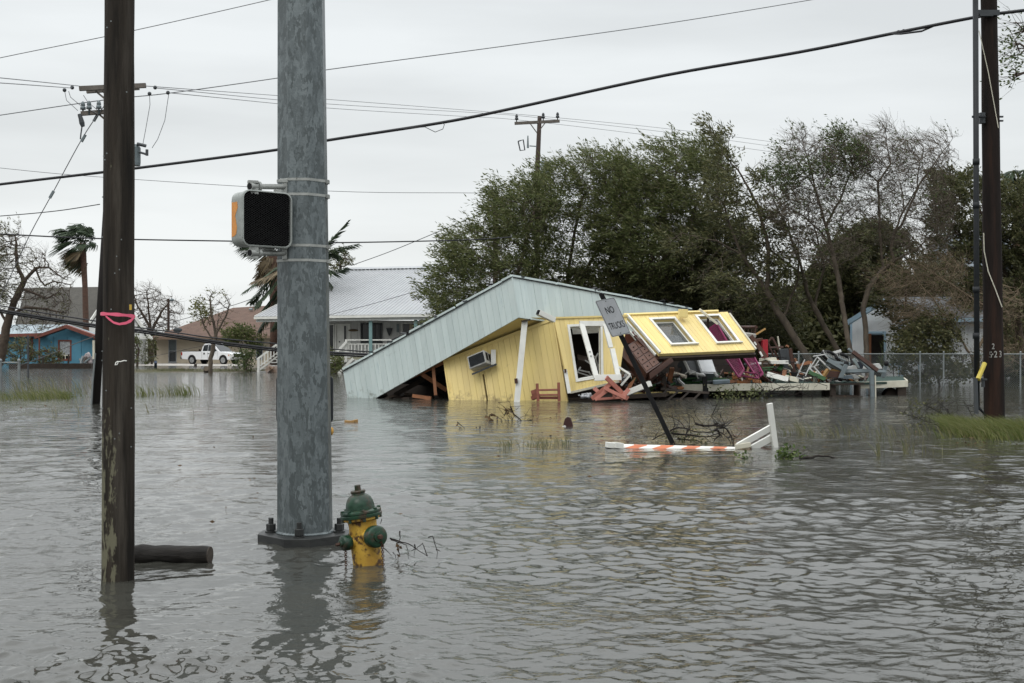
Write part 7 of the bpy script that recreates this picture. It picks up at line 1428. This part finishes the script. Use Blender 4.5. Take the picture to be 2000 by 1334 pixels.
for k, pl in enumerate((((584, 512), (545, 520), (512, 545), (474, 572)), ((584, 512), (540, 535), (505, 575), (488, 592)), ((584, 512), (545, 545), (515, 580), (497, 600)), ((584, 512), (550, 560), (520, 600), (508, 618)), ((584, 512), (552, 575), (530, 610), (505, 650)), ((584, 512), (548, 528), (522, 540), (490, 552)), ((584, 512), (556, 590), (545, 625), (535, 640)),
        ((584, 512), (622, 500), (650, 465), (682, 430)), ((584, 512), (622, 502), (655, 486), (702, 476)), ((584, 512), (620, 505), (645, 495), (664, 500)), ((584, 512), (600, 470), (590, 440), (570, 420)), ((584, 512), (620, 520), (650, 530), (680, 522)), ((584, 512), (625, 530), (650, 560), (660, 590)), ((584, 512), (590, 560), (600, 600), (598, 640)))):
    pinnate(dpalm, [P(x, y, 79+(i*.5*math.sin(k*2.1))) for i, (x, y) in enumerate(pl)], lf_palm if k != 5 else lf_dead, 46, .95, .15)
for k in range(18): fan(dpalm, np.array(P(584, 512, 79))+NR.normal(0, .2, 3), (R.uniform(-.8, .8), R.uniform(-.7, .7), R.uniform(-.9, .3)), 1.0, lf_dead, .2, name='dead_frond')
pt = P(2000, 724, 74); rp = thing('date_palm', 'palm crown peeking out behind the right wooden pole', 'palm', (pt.x, pt.y, 0))
b = MB(); b.tube([P(1992, 726, 74), P(1992, 500, 74), P(1990, 372, 74)], [.38, .33, .36], 10); b.build('trunk', m_ptrunk, rp, smooth=True)
for k in range(13):
    a = 2*math.pi*k/13; t_ = P(1990, 362, 74); dx, dy = math.cos(a), math.sin(a); e_ = R.uniform(.1, .9); pinnate(rp, [t_, t_+Vector((dx*.8-.1, dy*.8, e_)), t_+Vector((dx*1.7-.4, dy*1.7, e_*.9)), t_+Vector((dx*2.3-.8, dy*2.3, e_-1.0))], lf_palm, 40, .7, .3)

# ------------------------------------------------------------------ grass, floating weeds, hedgerow, far trees
lf_grass = leaf_mat('flooded_grass', [(.05, .070, .015), (.085, .105, .025), (.13, .145, .04), (.18, .17, .08)], .4)
lf_straw = leaf_mat('pale_reed', [(.07, .085, .035), (.12, .12, .06), (.18, .16, .09)], .3)
def grass(name, label, pts, hgt, w, mat, lean=(-.55, 0), jit=.25):
    """blades rooted at ground points pts (n,2), bent over by the wind"""
    n = len(pts); h = hgt*NR.uniform(.45, 1.25, n)[:, None]; base = np.column_stack([pts, np.full(n, -.06)])
    ld = np.column_stack([np.full(n, lean[0]), np.full(n, lean[1])])+NR.normal(0, jit, (n, 2)); L3_ = np.column_stack([ld, np.zeros(n)])
    a = NR.uniform(0, 3.14, n); s = np.column_stack([np.cos(a), np.sin(a)*.4, np.zeros(n)])*w*NR.uniform(.6, 1.2, n)[:, None]
    up = np.array([[0, 0, 1.]]); p1 = base+up*h*.55+L3_*h*.25; p2 = base+up*h*.92+L3_*h*.95
    v = np.stack([base-s, base+s, p1-s*.8, p1+s*.8, p2], 1).reshape(-1, 3); k = (np.arange(n)*5)[:, None]
    f = np.concatenate([k+np.array([[0, 1, 3]]), k+np.array([[0, 3, 2]]), k+np.array([[2, 3, 4]])], 0)
    o = np_mesh(name, v, f, mat, kind='stuff'); return tag(o, label, 'grass', kind='stuff')
def gpts(n, x0, x1, y0, y1, clump=None, cl=0):
    px = NR.uniform(x0, x1, n); py = NR.uniform(y0, y1, n)
    if clump is not None:
        c = NR.integers(0, len(clump), int(n*cl)); px[:len(c)] = clump[c, 0]+NR.normal(0, 1, len(c))*clump[c, 2]; py[:len(c)] = clump[c, 1]+NR.normal(0, 1, len(c))*clump[c, 3]
    Yv = H*F/(np.maximum(py, 700)-680); return np.column_stack([(px-1000)/F*Yv, Yv])
cl = np.array([(112, 778, 12, 1.6), (132, 778, 7, 1.2), (85, 779, 9, 1.6), (55, 779, 12, 2), (20, 780, 14, 2), (95, 773, 25, 3), (-20, 780, 14, 2)])
grass('grass', 'thick green grass sticking out of the flood at the left edge', gpts(1250, -60, 175, 768, 781, cl, .88), .36, .006, lf_grass, (-.9, 0), .35)
grass('grass', 'thin reeds standing in the water behind the left grass', gpts(260, 30, 190, 752, 775), .62, .009, lf_straw, (-.7, 0), .25)
cl = np.array([(345, 772, 18, 1.5), (365, 771, 10, 1.2), (300, 773, 22, 1.2), (275, 774, 8, 1)])
grass('grass', 'sparse reeds in the water right of the near wooden pole', gpts(240, 262, 395, 769, 775, cl, .8), .5, .009, lf_grass, (-.6, 0), .25)
cl = np.array([(1945, 848, 34, 5), (1925, 850, 20, 4), (1960, 846, 34, 6), (1905, 846, 14, 4), (1985, 852, 24, 5), (1878, 842, 10, 3), (1862, 838, 8, 3), (1935, 853, 16, 3), (2010, 848, 20, 5)])
grass('grass', 'thick green grass around the foot of the right wooden pole', gpts(5200, 1830, 2080, 834, 858, cl, .93), .34, .008, lf_grass, (-.9, 0), .4)
cl = np.array([(1565, 843, 8, 3), (1575, 848, 8, 2), (1690, 852, 14, 3), (1630, 850, 18, 3), (1720, 850, 20, 3), (1770, 850, 24, 3), (1800, 845, 20, 4), (1545, 848, 10, 3)])
grass('grass', 'sparse thin reeds spread over the water before the right end of the deck', gpts(300, 1430, 1880, 832, 860, cl, .75), .30, .006, lf_straw, (-.6, 0), .3)
grass('grass', 'few short reeds poking out between barricade and right pole', gpts(46, 1720, 1860, 880, 892, np.array([(1772, 886, 5, 2), (1785, 884, 6, 2), (1718, 890, 2, 1)]), .8), .38, .006, lf_straw, (-.2, 0), .3)
grass('grass', 'faint floating weeds in the water before the yellow house', gpts(150, 960, 1120, 862, 882, np.array([(985, 872, 8, 3), (1060, 870, 14, 3), (1100, 868, 8, 2)]), .7), .22, .006, lf_straw, (-.3, 0), .4)
grass('grass', 'short weeds along the strip of lawn before the tan house', gpts(900, 262, 540, 723.5, 726.5, np.array([(355, 724.5, 16, .6), (330, 725, 20, .5), (450, 725, 30, .5)]), .7), .28, .02, lf_olive, (-.4, 0), .4)
grass('grass', 'a few single blades in the near water by the left pole', gpts(26, 0, 420, 800, 830, np.array([(110, 815, 4, 2), (380, 815, 5, 2), (155, 812, 3, 2), (290, 808, 6, 2)]), .9), .40, .006, lf_straw, (-.5, 0), .3)
px_branch('branch', 'leaning leafless brush pile in the grass left of the right wooden pole', [[(1880, 838), (1850, 815), (1825, 800), (1800, 788)], [(1875, 835), (1845, 822), (1815, 825), (1790, 815), (1763, 808)], [(1868, 832), (1850, 800), (1830, 785)], [(1906, 828), (1895, 805), (1888, 790)], [(1925, 822), (1905, 830), (1870, 838)], [(1862, 828), (1850, 812), (1853, 790)], [(1840, 830), (1810, 828), (1782, 830)]], 23.5, .014, m_wet, [(1790, 792, .22, 50), (1765, 809, .1, 16), (1830, 812, .35, 60), (1800, 825, .3, 40)], lf_olive, twigs=90, tl=.4, jit=.15, leaf=(.07, .035))
# hedgerow and far tree line: uneven masses of leaf clumps
def mass(name, label, specs, mat, n, L_, w):
    V, Fs, o = [], [], 0
    for (Y, x0, x1, ytop, ybot, rough_) in specs:
        px = NR.uniform(x0, x1, n); hh_ = np.array([mnoise.noise(Vector((x*rough_, Y, 0)))*.6+mnoise.noise(Vector((x*rough_*3.1, Y, 7)))*.4 for x in px]); top = ytop-hh_*(ybot-ytop)*.45
        py = top+(ybot-top)*NR.random(n)**.8; yy = Y+NR.normal(0, 1.5, n); c = np.stack([(px-1000)/F*yy, yy, H-(py-680)/F*yy], 1); d = unit(WIND+NR.normal(0, .9, (n, 3)))
        v, f = leaf_quads(c, d, L_*NR.uniform(.5, 1.3, n), w*NR.uniform(.6, 1.2, n)); V.append(v); Fs.append(f+o); o += len(v)
    return tag(np_mesh(name, np.concatenate(V), np.concatenate(Fs), mat, kind='stuff'), label, 'trees', kind='stuff')
mass('hedgerow', 'dark undergrowth behind the trees and the deck', [(63, 1080, 1680, 610, 735, .012), (66, 1150, 1640, 560, 730, .01), (62, 1900, 2250, 600, 735, .012), (68, 1560, 1720, 520, 700, .02)], lf_dark, 16000, .42, .16)
mass('far_treeline', 'distant low tree line on the horizon', [(165, -200, 900, 652, 690, .02), (180, -300, 2600, 655, 690, .012)], lf_dark, 9000, .9, .4)

# leaves and bits of straw adrift on the water, mostly in the lee of the grass and the deck
pts_ = np.concatenate([gpts(50, 1300, 1780, 772, 800), gpts(40, 1750, 2000, 845, 880), gpts(30, 0, 400, 782, 800), gpts(30, 950, 1500, 800, 900), gpts(26, 250, 1200, 820, 1080)]); n_ = len(pts_)
c_ = np.column_stack([pts_, np.full(n_, .022)]); d_ = unit(np.column_stack([NR.normal(0, 1, n_), NR.normal(0, 1, n_), NR.normal(0, .15, n_)]))
v_, f_ = leaf_quads(c_, d_, NR.uniform(.03, .09, n_), NR.uniform(.015, .035, n_)); tag(np_mesh('floating_leaves', v_, f_, lf_brown, kind='stuff'), 'scattered brown leaves and straw adrift on the flood water', 'leaves', kind='stuff')
